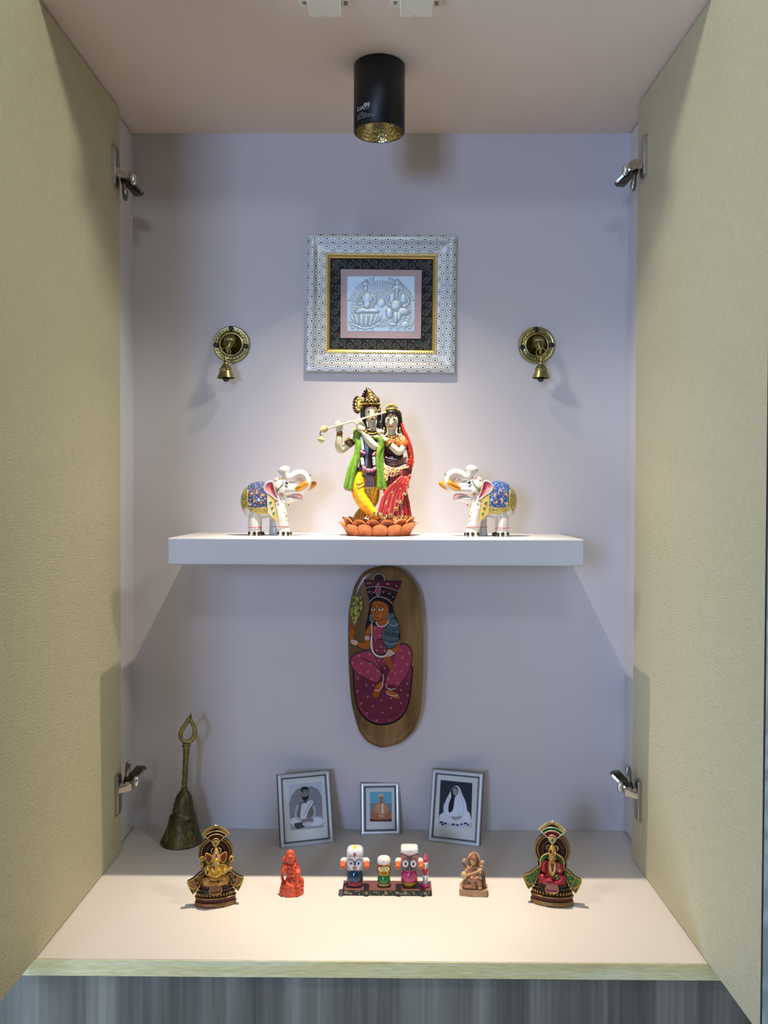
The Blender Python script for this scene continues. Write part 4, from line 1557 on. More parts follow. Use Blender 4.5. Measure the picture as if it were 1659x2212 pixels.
# gold patterned apron folds round the hip
sk_.t([(940, 1040, 98), (1010, 1100, 108), (1100, 1090, 100), (1190, 1030, 70)], [(16, 30), (22, 56), (22, 44), (16, 22)], lambda u, v: rs.choice((GD, C('#c23a30'), C('#d8c890'), C('#7a3a20'), C('#e0d4b0'))), 16, up=(0, -1, 0), sub=8)
sk_.t([(930, 1010, 96), (950, 1120, 112), (965, 1200, 116)], [(14, 22), (18, 34), (16, 22)], lambda u, v: rs.choice((GD, C('#c8b070'), C('#7a3a20'), C('#e0d4b0'))), 14, up=(0, -1, 0), sub=8)
for i in range(6):
    sk_.t([(955 + i * 6, 930 + i * 22, 96 - i), (1070, 960 + i * 20, 100), (1200, 930 + i * 24, 62)], [10, 13, 10], lambda u, v: C('#2a0a12') if rs.random() > .25 else rs.choice((GDK, C('#5a1a3a'))), 8)
sr.build('sari', RESIN, wf, label='red pleated sari with gold border')
ve = SK(KP, ku)


def vei(u, v):
    return C('#d8a070') if v > .70 and v < .78 else (C('#c9643a') if rs.random() < .06 else mix(C('#a81f1e'), C('#6a0f14'), .5 + .5 * math.sin(v * 19)))


ve.t([(1120, 440, -40), (1150, 560, -30), (1195, 680, -25), (1235, 800, -20), (1258, 930, -10), (1246, 1020, 10), (1215, 1090, 20)], [(50, 22), (60, 24), (70, 34), (76, 40), (80, 38), (80, 40), (60, 32)], vei, 18, up=(0, -1, 0), sub=8)
ve.t([(1130, 500, 10), (1152, 580, 12), (1185, 660, 12), (1205, 720, 8)], [6, 9, 10, 8], C('#d0604a'), 8)
ve.t([(1278, 930, 30), (1272, 990, 50), (1235, 1040, 74), (1160, 1062, 96)], [(12, 14), (16, 26), (12, 14), (8, 10)], lambda u, v: rs.choice((C('#c23a30'), C('#d05a4a'), GD)) if u < .55 else C('#c8a060'), 12)
for i in range(5):
    ve.t([(1275 - i * 4, 1030 + i * 22, 40), (1210, 1060 + i * 18, 78), (1120, 1075 + i * 14, 104)], [9, 11, 7], lambda u, v: RDK if u < .6 else C('#a8382c'), 8)
ve.e(1278, 975, 52, 12, 22, 10, C('#e8dcc8'))
ve.m.build('veil', RESIN, wf, label='long red veil')


# ------------------------------------------------------------------ two enamelled elephants
def elephant(P, u, origin, label, blues):
    root = thing('elephant_figurine', origin, label, 'figurine', 'white elephants on the shelf')
    W = C('#d3cfc7')
    b = SK(P, u)
    b.e(520, 790, 0, 325, 335, 250, W)
    b.e(395, 890, 0, 188, 250, 205, W)
    b.e(800, 870, 0, 190, 300, 225, W)
    b.t([(430, 1000, 112), (412, 1150, 130), (408, 1290, 138), (415, 1405, 138)], [95, 112, 108, 126], W, 16)
    b.t([(450, 1000, -112), (440, 1150, -130), (440, 1290, -138), (446, 1405, -138)], [95, 108, 104, 120], W, 16)
    b.t([(850, 920, 120), (880, 1080, 128), (900, 1230, 132), (925, 1300, 134), (935, 1405, 134)], [120, 120, 112, 116, 134], W, 16)
    b.t([(790, 920, -120), (790, 1080, -128), (785, 1230, -132), (790, 1405, -134)], [115, 112, 104, 120], W, 16)
    b.e(890, 600, 0, 175, 220, 190, W)
    b.e(850, 450, 0, 95, 85, 110, W)
    b.t([(930, 760, 0), (1040, 760, 0), (1160, 760, 0), (1262, 778, 0)], [(130, 110), (120, 80), (90, 40), (30, 8)], W, 16, up=(0, -1, 0))
    b.t([(960, 590, 0), (1110, 590, 0), (1250, 590, 0), (1350, 520, 0), (1355, 400, 0), (1270, 315, 0), (1160, 330, 0), (1060, 390, 0), (985, 350, 0), (945, 250, 0)],
        [(170, 150), (140, 120), (112, 100), (96, 74), (92, 70), (92, 80), (92, 90), (88, 74), (72, 58), (86, 116)], W, 16, sub=6, up=(0, -1, 0))
    b.e(1180, 420, 0, 120, 90, 70, W)
    for z, x in ((138, 415), (-138, 446), (134, 935), (-134, 790)):
        b.e(x, 1395, z, 132, 26, 130, W)
    b.t([(215, 800, 0), (192, 880, 0), (205, 960, 0), (240, 1050, 0)], [26, 22, 16, 18], W, 10)
    # flat soles
    fz = b.m.fused(0.00085, 2)
    zb = origin[2]
    for v in fz.v:
        if v.z < zb:
            v.z = zb
    body = fz.build('body', GLOSS, root, label='white porcelain body')
    # mouth
    m = SK(P, u)
    m.t([(1020, 700, 30), (1130, 695, 30), (1230, 700, 20), (1272, 790, 0)], [(70, 10), (78, 26), (60, 30), (8, 4)], C('#dfa3a2'), 12, up=(0, -1, 0))
    m.build('mouth', GLOSS, body, label='pink open mouth')
    for sg in (1, -1):
        m = SK(P, u)
        pts = [(565, 560), (590, 490), (650, 445), (735, 440), (765, 540), (800, 640), (850, 780), (790, 765), (690, 700), (600, 640)]
        z0 = 232
        n_ = len(pts)
        cx, cy = 700, 590
        outl = crv([(*p, 0) for p in pts + [pts[0]]], 4)[:-1]
        rg = []
        for fr_, zz in ((1.0, -26), (1.0, 4), (.93, 16), (.80, 8), (.45, 2), (.02, 0)):
            rg.append([P(cx + (x - cx) * fr_, cy + (y - cy) * fr_, sg * (z0 - (y - 590) * .10 * 0 - max(0, x - 720) * .25 + zz)) for x, y, _ in outl])

        def earc(uu, v):
            if uu < .45:
                return W
            return mix(C('#e39aa4'), C('#c22840'), max(0, min(1, 1.15 - abs(v - .38) * 2.4)) if uu > .5 else 0)
        m.m.rings(rg, earc, cap0=True, cap1=True)
        m.build('ear', GLOSS, root, label='pink ear with white rim')
        m = SK(P, u)
        tx = 0 if sg > 0 else 150
        m.t([(1185 + tx, 575, sg * 110), (1245 + tx, 545, sg * 138), (1330 + tx * .98, 490, sg * 150)], [(52, 52), (58, 58), (50, 50)], C('#d9932c'), 8, up=(0, -1, 0))
        m.build('tusk', LUSTRE, root, label='gold painted tusk')
        m = SK(P, u)
        m.e(995, 472, sg * 152, 40, 34, 16, C('#f4f2ea')).e(995, 474, sg * 160, 29, 28, 14, C('#0d0c0c'))  .e(1004, 466, sg * 172, 7, 7, 5, C('#ffffff'))
        m.t([(950, 470, sg * 150), (985, 436, sg * 158), (1040, 462, sg * 140)], 4, C('#2a2a2a'), 6)
        m.build('eye', GLOSS, root)
    # blanket: a shell over the back
    cx, cy, rx, ry, rd = 508, 792, 345, 350, 272
    m = MB()
    nu_, nv_ = 110, 110
    cols = blues

    def sph(i, j):
        th = PI * i / nv_
        ph = 2 * PI * j / nu_
        return cx + rx * math.sin(th) * math.cos(ph), cy - ry * math.cos(th), rd * math.sin(th) * math.sin(ph)

    def low(x):
        if x < 285:
            return 1150 if x < 275 else 1100
        return 1012 + 10 * math.sin((x - 285) / 380 * PI)
    idx = {}
    seeds = [(rs.uniform(0, PI), rs.uniform(0, 2 * PI), rs.choice(cols[1])) for _ in range(260)]

    def vid(i, j):
        j %= nu_
        if (i, j) not in idx:
            idx[(i, j)] = m.add(P(*sph(i, j)))
        return idx[(i, j)]
    for i in range(1, nv_):
        for jj in range(nu_):
            x, y, z = sph(i + .5, jj + .5)
            if y > low(x) or x > 700 + (0 if abs(z) > 120 else 30):
                continue
            if x < 285 + 8 * math.sin(y * .05) or y > 915:
                c_ = rs.choice((C('#b79a34'), C('#c8ab42'), C('#8f7a26'), C('#d8c260'), C('#3f5f2c'))) if 925 < y < 1000 or (x < 270) else C('#cdb24c')
            elif x > 640:
                c_ = rs.choice((C('#d7b75c'), C('#e6cf8e'), C('#4f7a3c')))
            else:
                c_ = cols[0] if rs.random() < .62 else rs.choice(cols[1])
            m.face((vid(i, jj), vid(i, jj + 1), vid(i + 1, jj + 1), vid(i + 1, jj)), c_)
    blk = m.build('blanket', GLOSS, root, label='blue flowered blanket with gold border', fixn=True)
    # trims and enamel dots
    for sg in (1, -1):
        t_ = SK(P, u)

        def onE(x, y, o=4):
            q = max(0.0, 1 - ((x - cx) / rx) ** 2 - ((y - cy) / ry) ** 2)
            return (x, y, sg * (rd * math.sqrt(q) + o))
        for yy in (1014, 912):
            t_.t([onE(x, yy + 10 * math.sin((x - 285) / 380 * PI)) for x in (292, 350, 420, 490, 560, 640)], 7, C('#d8bd55'), 8)
        t_.t([onE(290, y) for y in (600, 700, 800, 900, 1000)], 7, C('#d8bd55'), 8)
        t_.t([onE(645, y) for y in (560, 660, 760, 860, 920)], 7, C('#e6d28e'), 8)
        for k_ in range(70):
            x, y = rs.uniform(300, 635), rs.uniform(500, 900)
            if ((x - cx) / rx) ** 2 + ((y - cy) / ry) ** 2 < .9:
                t_.e(*onE(x, y, 2), 8, 8, 6, rs.choice((C('#f2efe6'), C('#f2efe6'), C('#c8a84a'), C('#b0402c'), C('#5d8a4a'))), seg=6, rn=4)
        for x, y in ((360, 680), (450, 620), (540, 700), (420, 790), (530, 830), (590, 600), (330, 850)):
            for q in range(5):
                a = 2 * PI * q / 5
                t_.e(*onE(x + 22 * math.cos(a), y + 22 * math.sin(a), 3), 13, 13, 6, rs.choice((C('#b8472c'), C('#c8963c'), C('#e8e0d0'))), seg=7, rn=4)
            t_.e(*onE(x, y, 6), 11, 11, 6, C('#e6c24a'), seg=7, rn=4)
        # front flap
        fl_ = [(640, 690, 262), (700, 722, 262), (762, 780, 262), (800, 980, 268), (832, 1190, 262), (740, 1090, 270), (655, 1010, 268)]
        t_.slab([(x, y, sg * z) for x, y, z in fl_], 0, 10 * sg, C('#d9bd62'))
        for i in range(3):
            t_.e(705 + i * 26, 830 + i * 95, sg * 266, 20, 36, 12, C('#3f7a45'), rot=20, seg=8, rn=5).e(690 + i * 30, 800 + i * 95, sg * 268, 11, 14, 10, C('#e8dcae'), seg=7, rn=4)
        for k_ in range(8):                             # necklace
            q = k_ / 7
            t_.e(770 + 250 * q, 770 + 130 * math.sin(q * 2.3), sg * (238 - 170 * q * q), 15, 17, 12, (C('#c9a44c'), C('#c4563a'), C('#4f6a3a'))[k_ % 3], seg=7, rn=4)
        for q in range(5):                              # cheek flower
            a = 2 * PI * q / 5
            t_.e(905 + 34 * math.cos(a), 685 + 34 * math.sin(a), sg * 176, 18, 18, 10, C('#a08050') if q % 2 else C('#c08a70'), seg=8, rn=5)
        t_.e(905, 685, sg * 182, 13, 13, 10, C('#3a4a2a')).e(818, 600, sg * 190, 32, 36, 12, C('#6f6a34'))
        t_.t([(760, 530, sg * 170), (840, 570, sg * 190), (925, 480, sg * 172), (935, 410, sg * 140)], 6, C('#4a4a3a'), 7)
        for x, y in ((810, 440), (905, 405), (870, 385)):
            t_.e(x, y, sg * 96, 20, 17, 12, C('#c08a5a') if x > 850 else C('#3a3a34'), seg=8, rn=5)
        for x, y, c_ in ((930, 1075, '#c06a4a'), (965, 1105, '#d98a5a'), (985, 1060, '#b8563a'), (975, 1145, '#8a6a3a'), (945, 1010, '#8a7a4a')):
            t_.e(x, y, sg * 206 - abs(x - 930) * .5 * sg, 17, 19, 12, C(c_), seg=8, rn=5)
        t_.build('enamel_ornaments', GLOSS, root, label='gold and coloured enamel ornaments', fixn=True)
    t_ = SK(P, u)
    for x in range(5):
        t_.e(1418 - abs(x - 2) * 6, 330 + x * 55, 0, 16, 28, 40, (C('#4f7a3c'), C('#c8963c'), C('#b8472c'))[x % 3], seg=8, rn=5)
    t_.build('trunk_ornament', GLOSS, root, label='coloured leaf pattern along the trunk')
    # anklets and nails
    for (x, z, rr) in ((408, 138, 114), (440, -138, 110), (912, 133, 118), (787, -133, 106)):
        m = SK(P, u)
        m.t([(x + rr * math.cos(2 * PI * i / 20), 1272 - 18 * (1 if x > 700 else 0), z + rr * math.sin(2 * PI * i / 20)) for i in range(20)], 7, C('#c4485c'), 6, closed=True, sub=1)
        m.build('anklet', GLOSS, root, label='thin red ankle line')
    for (x, z) in ((415, 138), (446, -138), (935, 134), (790, -134)):
        m = SK(P, u)
        for a in (.1, .85, 1.6, 2.4):
            ang = a if z > 0 else -a
            m.e(x + 118 * math.cos(ang), 1382, z + 114 * math.sin(ang), 34, 42, 34, C('#171615'), seg=10, rn=7)
        for i in range(len(m.m.v)):
            if m.m.v[i].z < zb:
                m.m.v[i].z = zb
        m.build('toenails', GLOSS, root, label='black painted toenails')
    return root


E1 = Crop(500, 990, 8.295, -0.095)
BL1 = (C('#3a4f8c'), [C('#5a78b8'), C('#2a3560'), C('#7a3a34'), C('#8f8a4a'), C('#c9ccd0'), C('#3f6a4a')])
BL2 = (C('#2450a4'), [C('#4a86cc'), C('#1c3670'), C('#2f6ab8'), C('#8f7a3a'), C('#d6dbe0'), C('#3f6a4a')])
zoff = SHZ - E1(640, 1410).z
elephant(lambda x, y, z: E1(x, y, z * E1.s) + Vector((0, 0, zoff)), E1.s, Vector((E1(640, 1410).x, -0.095, SHZ)),
         'white elephant figurine facing right with dark blue blanket, left of the statue', BL1)
E2 = Crop(930, 990, 8.295, -0.095)
zoff2 = SHZ - E2(640, 1410).z


def e2(x, y, z):
    xx = 845 - (x - 845) * 1.03
    yy = 1410 - (1410 - y) * 1.025
    return E2(xx, yy, z * E2.s) + Vector((0, 0, zoff2))


elephant(e2, E2.s, Vector((E2(850, 1410).x, -0.095, SHZ)),
         'white elephant figurine facing left with bright blue blanket, right of the statue', BL2)

# ------------------------------------------------------------------ painted oval wooden plaque below the shelf
T = Crop(730, 1215, 5.329, -0.001)
TFRONT = 0.026
TRAYW = wood_mat('varnished_brown_wood', C('#5d4527'), C('#7a5c36'), C('#8f7148'), (28, 28, 3.2), 0.22, bump=0.05, spec=0.35)
outl = [(533, 37), (448, 48), (346, 80), (272, 133), (203, 240), (165, 346), (123, 560), (114, 780), (116, 1000), (124, 1240), (138, 1465), (155, 1625), (179, 1732), (208, 1838), (245, 1945), (325, 2052), (405, 2105), (512, 2134), (661, 2105), (757, 2052), (868, 1945), (917, 1838), (952, 1732), (967, 1610), (984, 1300), (990, 986), (982, 700), (965, 506), (938, 346), (885, 232), (799, 125), (714, 66), (625, 42)]
outl = [p[:2] for p in crv([(*p, 0) for p in outl + [outl[0]]], 4)[:-1]]
tcx, tcy = 548, 1090
tr_o = T(tcx, tcy)
plaque = thing('wooden_plaque', Vector((tr_o.x, -0.001, T(520, 2138).z)), 'oval brown wooden plaque painted with a seated woman, under the shelf', 'wall plaque')
m = MB()
rg = []
for fr_, d in ((0.92, 0.0), (0.98, 0.004), (1.0, 0.011), (1.0, 0.0175), (0.992, 0.0215), (0.975, 0.0242), (0.945, 0.0257), (0.86, 0.0261), (0.40, 0.0262), (0.02, 0.0262)):
    sxs, sys_ = (fr_, 1 - (1 - fr_) * .48)
    rg.append([T(tcx + (x - tcx) * sxs, tcy + (y - tcy) * sys_, d) for x, y in outl])
m.rings(rg, C('#7a5c36'))
m.build('board', TRAYW, plaque, fixn=True)
# the painting: layers of opaque paint on the board's flat face
pm = MB()
LAY = [0.0264]
dT = T.s


def lay(n_=1):
    LAY[0] += 0.00007 * n_


def pp(pts, col, sub=0):
    LAY[0] += 3e-6
    q = crv([(*p, 0) for p in pts + [pts[0]]], sub)[:-1] if sub else pts
    pm.poly([T(p[0], p[1], LAY[0]) for p in q], C(col))


def pl_(pts, w, col, sub=5):
    LAY[0] += 3e-6
    q = crv([(*p, 0) for p in pts], sub) if sub and len(pts) > 2 else pts
    ww = w if not isinstance(w, list) else w
    pm.strip([T(p[0], p[1], LAY[0]) for p in q], [w * dT] * len(q) if not isinstance(w, list) else w, (0, -1, 0), C(col))


def dots(pts, r, col):
    LAY[0] += 3e-6
    for x, y in pts:
        pm.poly([T(x + r * math.cos(2 * PI * i / 7), y + r * math.sin(2 * PI * i / 7), LAY[0]) for i in range(7)], C(col))


def along(pts, n_, sub=8):
    q = crv([(*p, 0) for p in pts], sub)
    L = [0]
    for a, b in zip(q, q[1:]):
        L.append(L[-1] + math.hypot(a[0] - b[0], a[1] - b[1]))
    out = []
    for i in range(n_):
        t_ = L[-1] * i / (n_ - 1)
        k_ = 0
        while k_ < len(L) - 2 and L[k_ + 1] < t_:
            k_ += 1
        f_ = (t_ - L[k_]) / max(1e-6, L[k_ + 1] - L[k_])
        out.append((q[k_][0] + (q[k_ + 1][0] - q[k_][0]) * f_, q[k_][1] + (q[k_ + 1][1] - q[k_][1]) * f_))
    return out


INK, MAR, PNK, DRD, ORG, GRY, WHT = '#120c0e', '#5c1626', '#9c3a52', '#3d0e1c', '#a4561c', '#4a5f66', '#d6cfc4'
# long hair
pp([(370, 470), (345, 600), (318, 740), (330, 800), (420, 720), (560, 640), (640, 720), (700, 840), (712, 960), (716, 800), (690, 680), (640, 560), (620, 460), (560, 400), (430, 400)], INK, 4); lay()
# skirt below
sk0 = [(170, 1230), (178, 1400), (195, 1560), (235, 1700), (300, 1790), (370, 1845), (450, 1872), (540, 1874), (640, 1850), (730, 1790), (790, 1700), (830, 1570), (850, 1400), (858, 1300), (845, 1180), (600, 1050), (420, 1060)]
pp(sk0, INK, 4); lay()
pp([(515 + (x - 515) * .955, 1330 + (y - 1330) * .955) for x, y in sk0], '#86304a', 4); lay()
for i in range(58):                                     # pleats fanning out of the waist
    t_ = i / 57
    a = PI * (1.02 - 1.04 * t_)
    ex, ey = 515 + 318 * math.cos(a), 1390 + 455 * math.sin(a)
    if ey < 1255:
        ey = 1255
    sx_, sy_ = 500 + 75 * math.cos(a), 1130 + 60 * math.sin(a)
    q_ = crv([(sx_, sy_, 0), (sx_ * .45 + ex * .55, sy_ * .5 + ey * .5 + 30, 0), (ex, ey, 0)], 6)
    pm.strip([T(p[0], p[1], LAY[0]) for p in q_], [(2.0 + 5.5 * k_ / len(q_)) * dT for k_ in range(len(q_))], (0, -1, 0), C('#2c0a14'))
lay()
# seated legs
legL = [(410, 1010), (300, 1025), (200, 1060), (150, 1110), (150, 1170), (200, 1250), (300, 1320), (400, 1370), (450, 1385), (490, 1330), (510, 1270), (480, 1200), (430, 1100)]
legR = [(690, 960), (760, 942), (820, 975), (848, 1050), (840, 1170), (800, 1280), (740, 1370), (680, 1440), (600, 1430), (550, 1395), (560, 1320), (600, 1230), (640, 1130), (660, 1050)]
for lg in (legL, legR):
    cx_ = sum(p[0] for p in lg) / len(lg)
    cy_ = sum(p[1] for p in lg) / len(lg)
    pp([(cx_ + (x - cx_) * 1.045, cy_ + (y - cy_) * 1.045) for x, y in lg], INK, 4)
lay()
pp(legL, PNK, 4); pp(legR, PNK, 4); lay()
pl_([(275, 1105), (380, 1150), (450, 1200), (505, 1260), (500, 1330)], 9, INK)
pp([(580, 1400), (600, 1440), (660, 1450), (670, 1420)], '#6a1c2c', 3)
# torso
pp([(390, 705), (460, 690), (560, 680), (600, 760), (580, 900), (560, 1040), (500, 1090), (420, 1070), (370, 1000), (360, 880), (375, 780)], INK, 4); lay()
pp([(400, 730), (480, 720), (560, 690), (590, 780), (570, 900), (548, 1030), (500, 1060), (440, 1040), (400, 980), (392, 860)], PNK, 4); lay()
for i in range(9):
    y = 880 + i * 20
    pl_([(402, y), (460, y + 14), (540, y + 4)], 6, INK)
pl_([(410, 880), (470, 890), (540, 870)], 6, INK)
lay()
# arms
pp([(380, 700), (330, 770), (312, 850), (315, 930), (350, 1000), (370, 960), (362, 860), (392, 760)], ORG, 4)
pp([(350, 1000), (280, 990), (200, 945), (150, 900), (125, 860), (135, 790), (150, 740), (190, 725), (205, 770), (180, 860), (210, 905), (300, 930), (345, 930)], ORG, 4)
pp([(150, 760), (140, 720), (165, 700), (195, 705), (206, 750), (190, 790)], '#8a4216', 4)
pp([(712, 880), (712, 960), (670, 1030), (600, 1080), (560, 1110), (545, 1080), (600, 1010), (660, 950)], ORG, 4)
pp([(545, 1075), (530, 1120), (505, 1160), (545, 1130), (560, 1170), (600, 1230), (615, 1260), (636, 1240), (630, 1180), (600, 1110), (590, 1070)], ORG, 3); lay()
for d_ in ((570, 1130, 612, 1230), (585, 1120, 626, 1220)):
    pl_([(d_[0], d_[1]), (d_[2], d_[3])], 4, '#5a2a0c', 0)
pl_([(125, 860), (150, 905), (205, 950), (285, 998), (350, 1006)], 5, INK)
pp([(308, 848), (360, 846), (362, 890), (310, 892)], '#c9a596'); pp([(150, 885), (225, 905), (210, 955), (150, 925)], '#c9a596', 3)
pp([(556, 1030), (590, 1000), (655, 1040), (640, 1060), (590, 1085), (550, 1070)], '#c9a596', 3)
for i in range(4):
    pl_([(562 + i * 22, 1024 - i * 2), (558 + i * 22, 1076 - i * 5)], 3, '#7a4a3a', 0)
# head
lay()
for x, y in ((395, 640), (602, 630)):
    pp([(x + 48 * math.cos(2 * PI * i / 14) * (.6 if x < 500 else 1), y + 48 * math.sin(2 * PI * i / 14)) for i in range(14)], GRY)
    lay()
    dots([(x + 48 * math.cos(2 * PI * i / 14) * (.6 if x < 500 else 1), y + 48 * math.sin(2 * PI * i / 14)) for i in range(14)], 4, WHT)
pp([(440, 660), (430, 700), (500, 725), (570, 690), (570, 640)], ORG, 3); lay()
pp([(385, 470), (380, 540), (386, 610), (412, 655), (455, 676), (500, 668), (545, 640), (575, 590), (585, 520), (560, 460), (500, 440), (450, 430), (410, 440)], ORG, 4); lay()
pp([(365, 470), (385, 430), (440, 410), (452, 440), (400, 460), (384, 520)], INK, 3)
pp([(452, 440), (458, 405), (520, 410), (580, 440), (625, 480), (622, 560), (598, 600), (590, 540), (560, 480), (500, 450)], INK, 3)
for x, w_ in ((402, 22), (492, 30)):
    pp([(x - w_, 542), (x - 5, 526), (x + w_ + 6, 532), (x + 4, 556)], '#e6ddd0', 3)
    pl_([(x - w_ - 2, 500), (x, 494), (x + w_ + 14, 508)], 5, INK)
lay()
dots([(404, 540), (494, 540)], 11, INK)
for x, w_ in ((402, 22), (492, 30)):
    pl_([(x - w_ - 2, 544), (x - 5, 526), (x + w_ + 8, 532)], 5, INK)
pl_([(438, 520), (430, 560), (432, 590), (455, 596), (470, 590)], 4, INK)
pl_([(425, 626), (450, 634), (480, 622)], 6, '#6a1c12'); dots([(443, 506)], 5, WHT)
dots(along([(462, 604), (480, 628), (496, 612), (490, 590)], 7), 4, WHT)
pl_([(392, 620), (430, 668), (480, 674), (550, 640)], 4, INK)
# crown
lay()
pp([(298, 200), (740, 215), (700, 300), (630, 480), (570, 430), (460, 395), (368, 455), (330, 320)], INK); lay()
pp([(310, 208), (728, 222), (700, 300), (690, 322), (500, 275), (318, 290)], MAR); lay()
for i in range(22):
    x = 318 + i * 18.5
    pl_([(x, 214 + i * .5), (x + 12, 278 + abs(i - 9) * 2)], 4, '#2c0812', 0)
lay()
dots(along([(318, 296), (430, 276), (520, 282), (620, 305), (688, 330)], 34), 4, WHT)
for i in range(10):
    x = 345 + i * 33
    y = 305 + abs(i - 4) * 5
    if abs(x - 460) > 25:
        pp([(x - 12, y), (x + 14, y + 2), (x + 4, y + 50)], MAR)
pp([(366, 440), (410, 395), (470, 378), (560, 400), (632, 450), (630, 476), (560, 425), (465, 396), (400, 420)], MAR, 3); lay()
dots(along([(368, 452), (410, 410), (468, 394), (560, 420), (628, 478)], 30), 4.5, WHT)
for x, y in ((362, 340), (408, 345), (520, 342), (590, 360), (636, 400), (345, 240), (372, 240), (560, 248), (585, 250), (672, 268)):
    dots([(x - 7, y - 4), (x + 7, y - 4), (x, y + 7)], 4, WHT)
pp([(462, 235), (486, 300), (484, 345), (460, 384), (436, 345), (436, 300)], '#7d2a3e', 3); lay()
pl_([(462, 235), (486, 300), (484, 345), (460, 384), (436, 345), (436, 300), (462, 235)], 4, WHT)
pl_([(462, 270), (462, 350)], 12, '#b04a5c', 0)
pp([(405, 198), (412, 165), (440, 138), (470, 130), (500, 138), (528, 165), (535, 204)], '#2f1016', 3); lay()
dots(along([(405, 198), (412, 165), (440, 138), (470, 130), (500, 138), (528, 165), (535, 204)], 20), 4.5, WHT)
# necklace, garland of pearls
dots(along([(440, 690), (460, 725), (500, 740), (550, 722), (580, 680)], 18), 7, WHT)
lay()
gl = [(392, 705), (388, 800), (390, 900), (395, 990), (425, 1050), (480, 1078), (535, 1074), (560, 1050)]
pl_(gl, 10, '#8d8d8d')
lay()
dots(along(gl, 40), 7, WHT)
dots(along([(380, 860), (378, 950), (395, 1020), (440, 1072), (500, 1090), (545, 1080)], 18), 9, WHT)
# pitcher held on the hip
lay()
pot = [(600, 690), (625, 655), (660, 650), (690, 690), (706, 760), (704, 840), (690, 920), (650, 970), (590, 985), (540, 950), (514, 880), (520, 800), (552, 740)]
pp([(610 + (x - 610) * 1.04, 820 + (y - 820) * 1.04) for x, y in pot], INK, 4); lay()
pp(pot, GRY, 4); lay()
pl_([(585, 700), (640, 730), (695, 705)], 5, WHT)
for y0 in (745, 765, 885, 905):
    pl_([(540 if y0 < 800 else 520, y0 + 5), (610, y0 + 22), (702, y0 + 8)], 5, '#20282c')
for i in range(8):
    x = 540 + i * 22
    pp([(x, 790 + i * 4), (x + 11, 792 + i * 4), (x + 9, 845 + i * 4), (x + 2, 842 + i * 4)], INK)
pl_([(540, 910), (600, 940), (690, 925)], 4, WHT)
# feet
lay()
pp([(470, 1385), (510, 1380), (525, 1410), (490, 1470), (465, 1540), (440, 1555), (395, 1530), (420, 1470), (440, 1420)], ORG, 3)
pp([(560, 1465), (600, 1465), (660, 1495), (700, 1530), (712, 1555), (690, 1575), (640, 1550), (580, 1520), (552, 1495)], ORG, 3); lay()
pl_([(420, 1465), (470, 1475), (500, 1440), (520, 1390)], 12, '#c9a596'); pl_([(556, 1490), (590, 1525), (670, 1535), (690, 1510)], 12, '#c9a596')
for i in range(4):
    pl_([(412 + i * 14, 1490 + i * 3), (402 + i * 14, 1535 + i * 4)], 3, '#5a2a0c', 0)
dots(along([(518, 1290), (524, 1340), (510, 1390)], 12), 5, WHT); dots(along([(552, 1405), (565, 1440), (610, 1462), (665, 1448)], 16), 5, WHT)
# sheaf of ears in the raised hand
for i in range(190):
    t_ = rs.random()
    y = 370 + 340 * t_
    half = 68 * math.sin(PI * min(1, (t_ * .8 + .22))) * (1 - .55 * max(0, t_ - .5))
    x = 220 - 30 * t_ + rs.uniform(-half, half)
    a = (x - (220 - 30 * t_)) / 260
    pp([(x + 2, y), (x + 8 + 8 * a, y + 16), (x - 4 * a, y + 36), (x - 7, y + 16)], rs.choice(('#8f8a3a', '#b0a850', '#6f6a26', '#c2ba66')))
lay()
# flower sprigs on the cloth
for x, y in ((245, 1075), (365, 1058), (170, 1155), (275, 1165), (375, 1165), (345, 1258), (455, 1250), (250, 1272), (390, 1342), (720, 1012), (818, 1042), (740, 1098), (660, 1185), (798, 1175), (732, 1252), (662, 1280), (580, 1345), (692, 1388), (430, 762), (486, 846), (436, 890), (497, 965), (452, 1012), (540, 1018), (468, 1132), (540, 1215), (230, 1340), (328, 1415), (410, 1415), (224, 1485), (342, 1545), (270, 1625), (402, 1655), (332, 1740), (500, 1590), (512, 1730), (445, 1820), (595, 1818), (612, 1675), (728, 1620), (806, 1530), (798, 1395), (725, 1470), (612, 1560)):
    dots([(x - 8, y - 6), (x + 8, y - 6), (x, y + 8)], 4.5, '#d9bcb4')
pm.build('painting', GLOSS, plaque, label='painted seated woman with a crown, pitcher and sheaf')


# ------------------------------------------------------------------ three framed portraits leaning back on struts
PC = lambda zx, zy: (580 + zx / 3.456, 1640 + zy / 3.456)
FSIL = paint_mat('brushed_silver_frame', 0.32, metal=0.45)


def glass_mat():
    m, nt, b = new_mat('picture_glass')
    out = nt.nodes['Material Output']
    nt.nodes.remove(b)
    tr_ = N(nt, 'ShaderNodeBsdfTransparent')
    gl_ = N(nt, 'ShaderNodeBsdfGlossy')
    gl_.inputs['Roughness'].default_value = 0.03
    fr_ = N(nt, 'ShaderNodeFresnel')
    fr_.inputs['IOR'].default_value = 1.5
    mx = N(nt, 'ShaderNodeMixShader')
    nt.links.new(fr_.outputs[0], mx.inputs[0])
    nt.links.new(tr_.outputs[0], mx.inputs[1])
    nt.links.new(gl_.outputs[0], mx.inputs[2])
    nt.links.new(mx.outputs[0], out.inputs['Surface'])
    return m


GLASS = glass_mat()


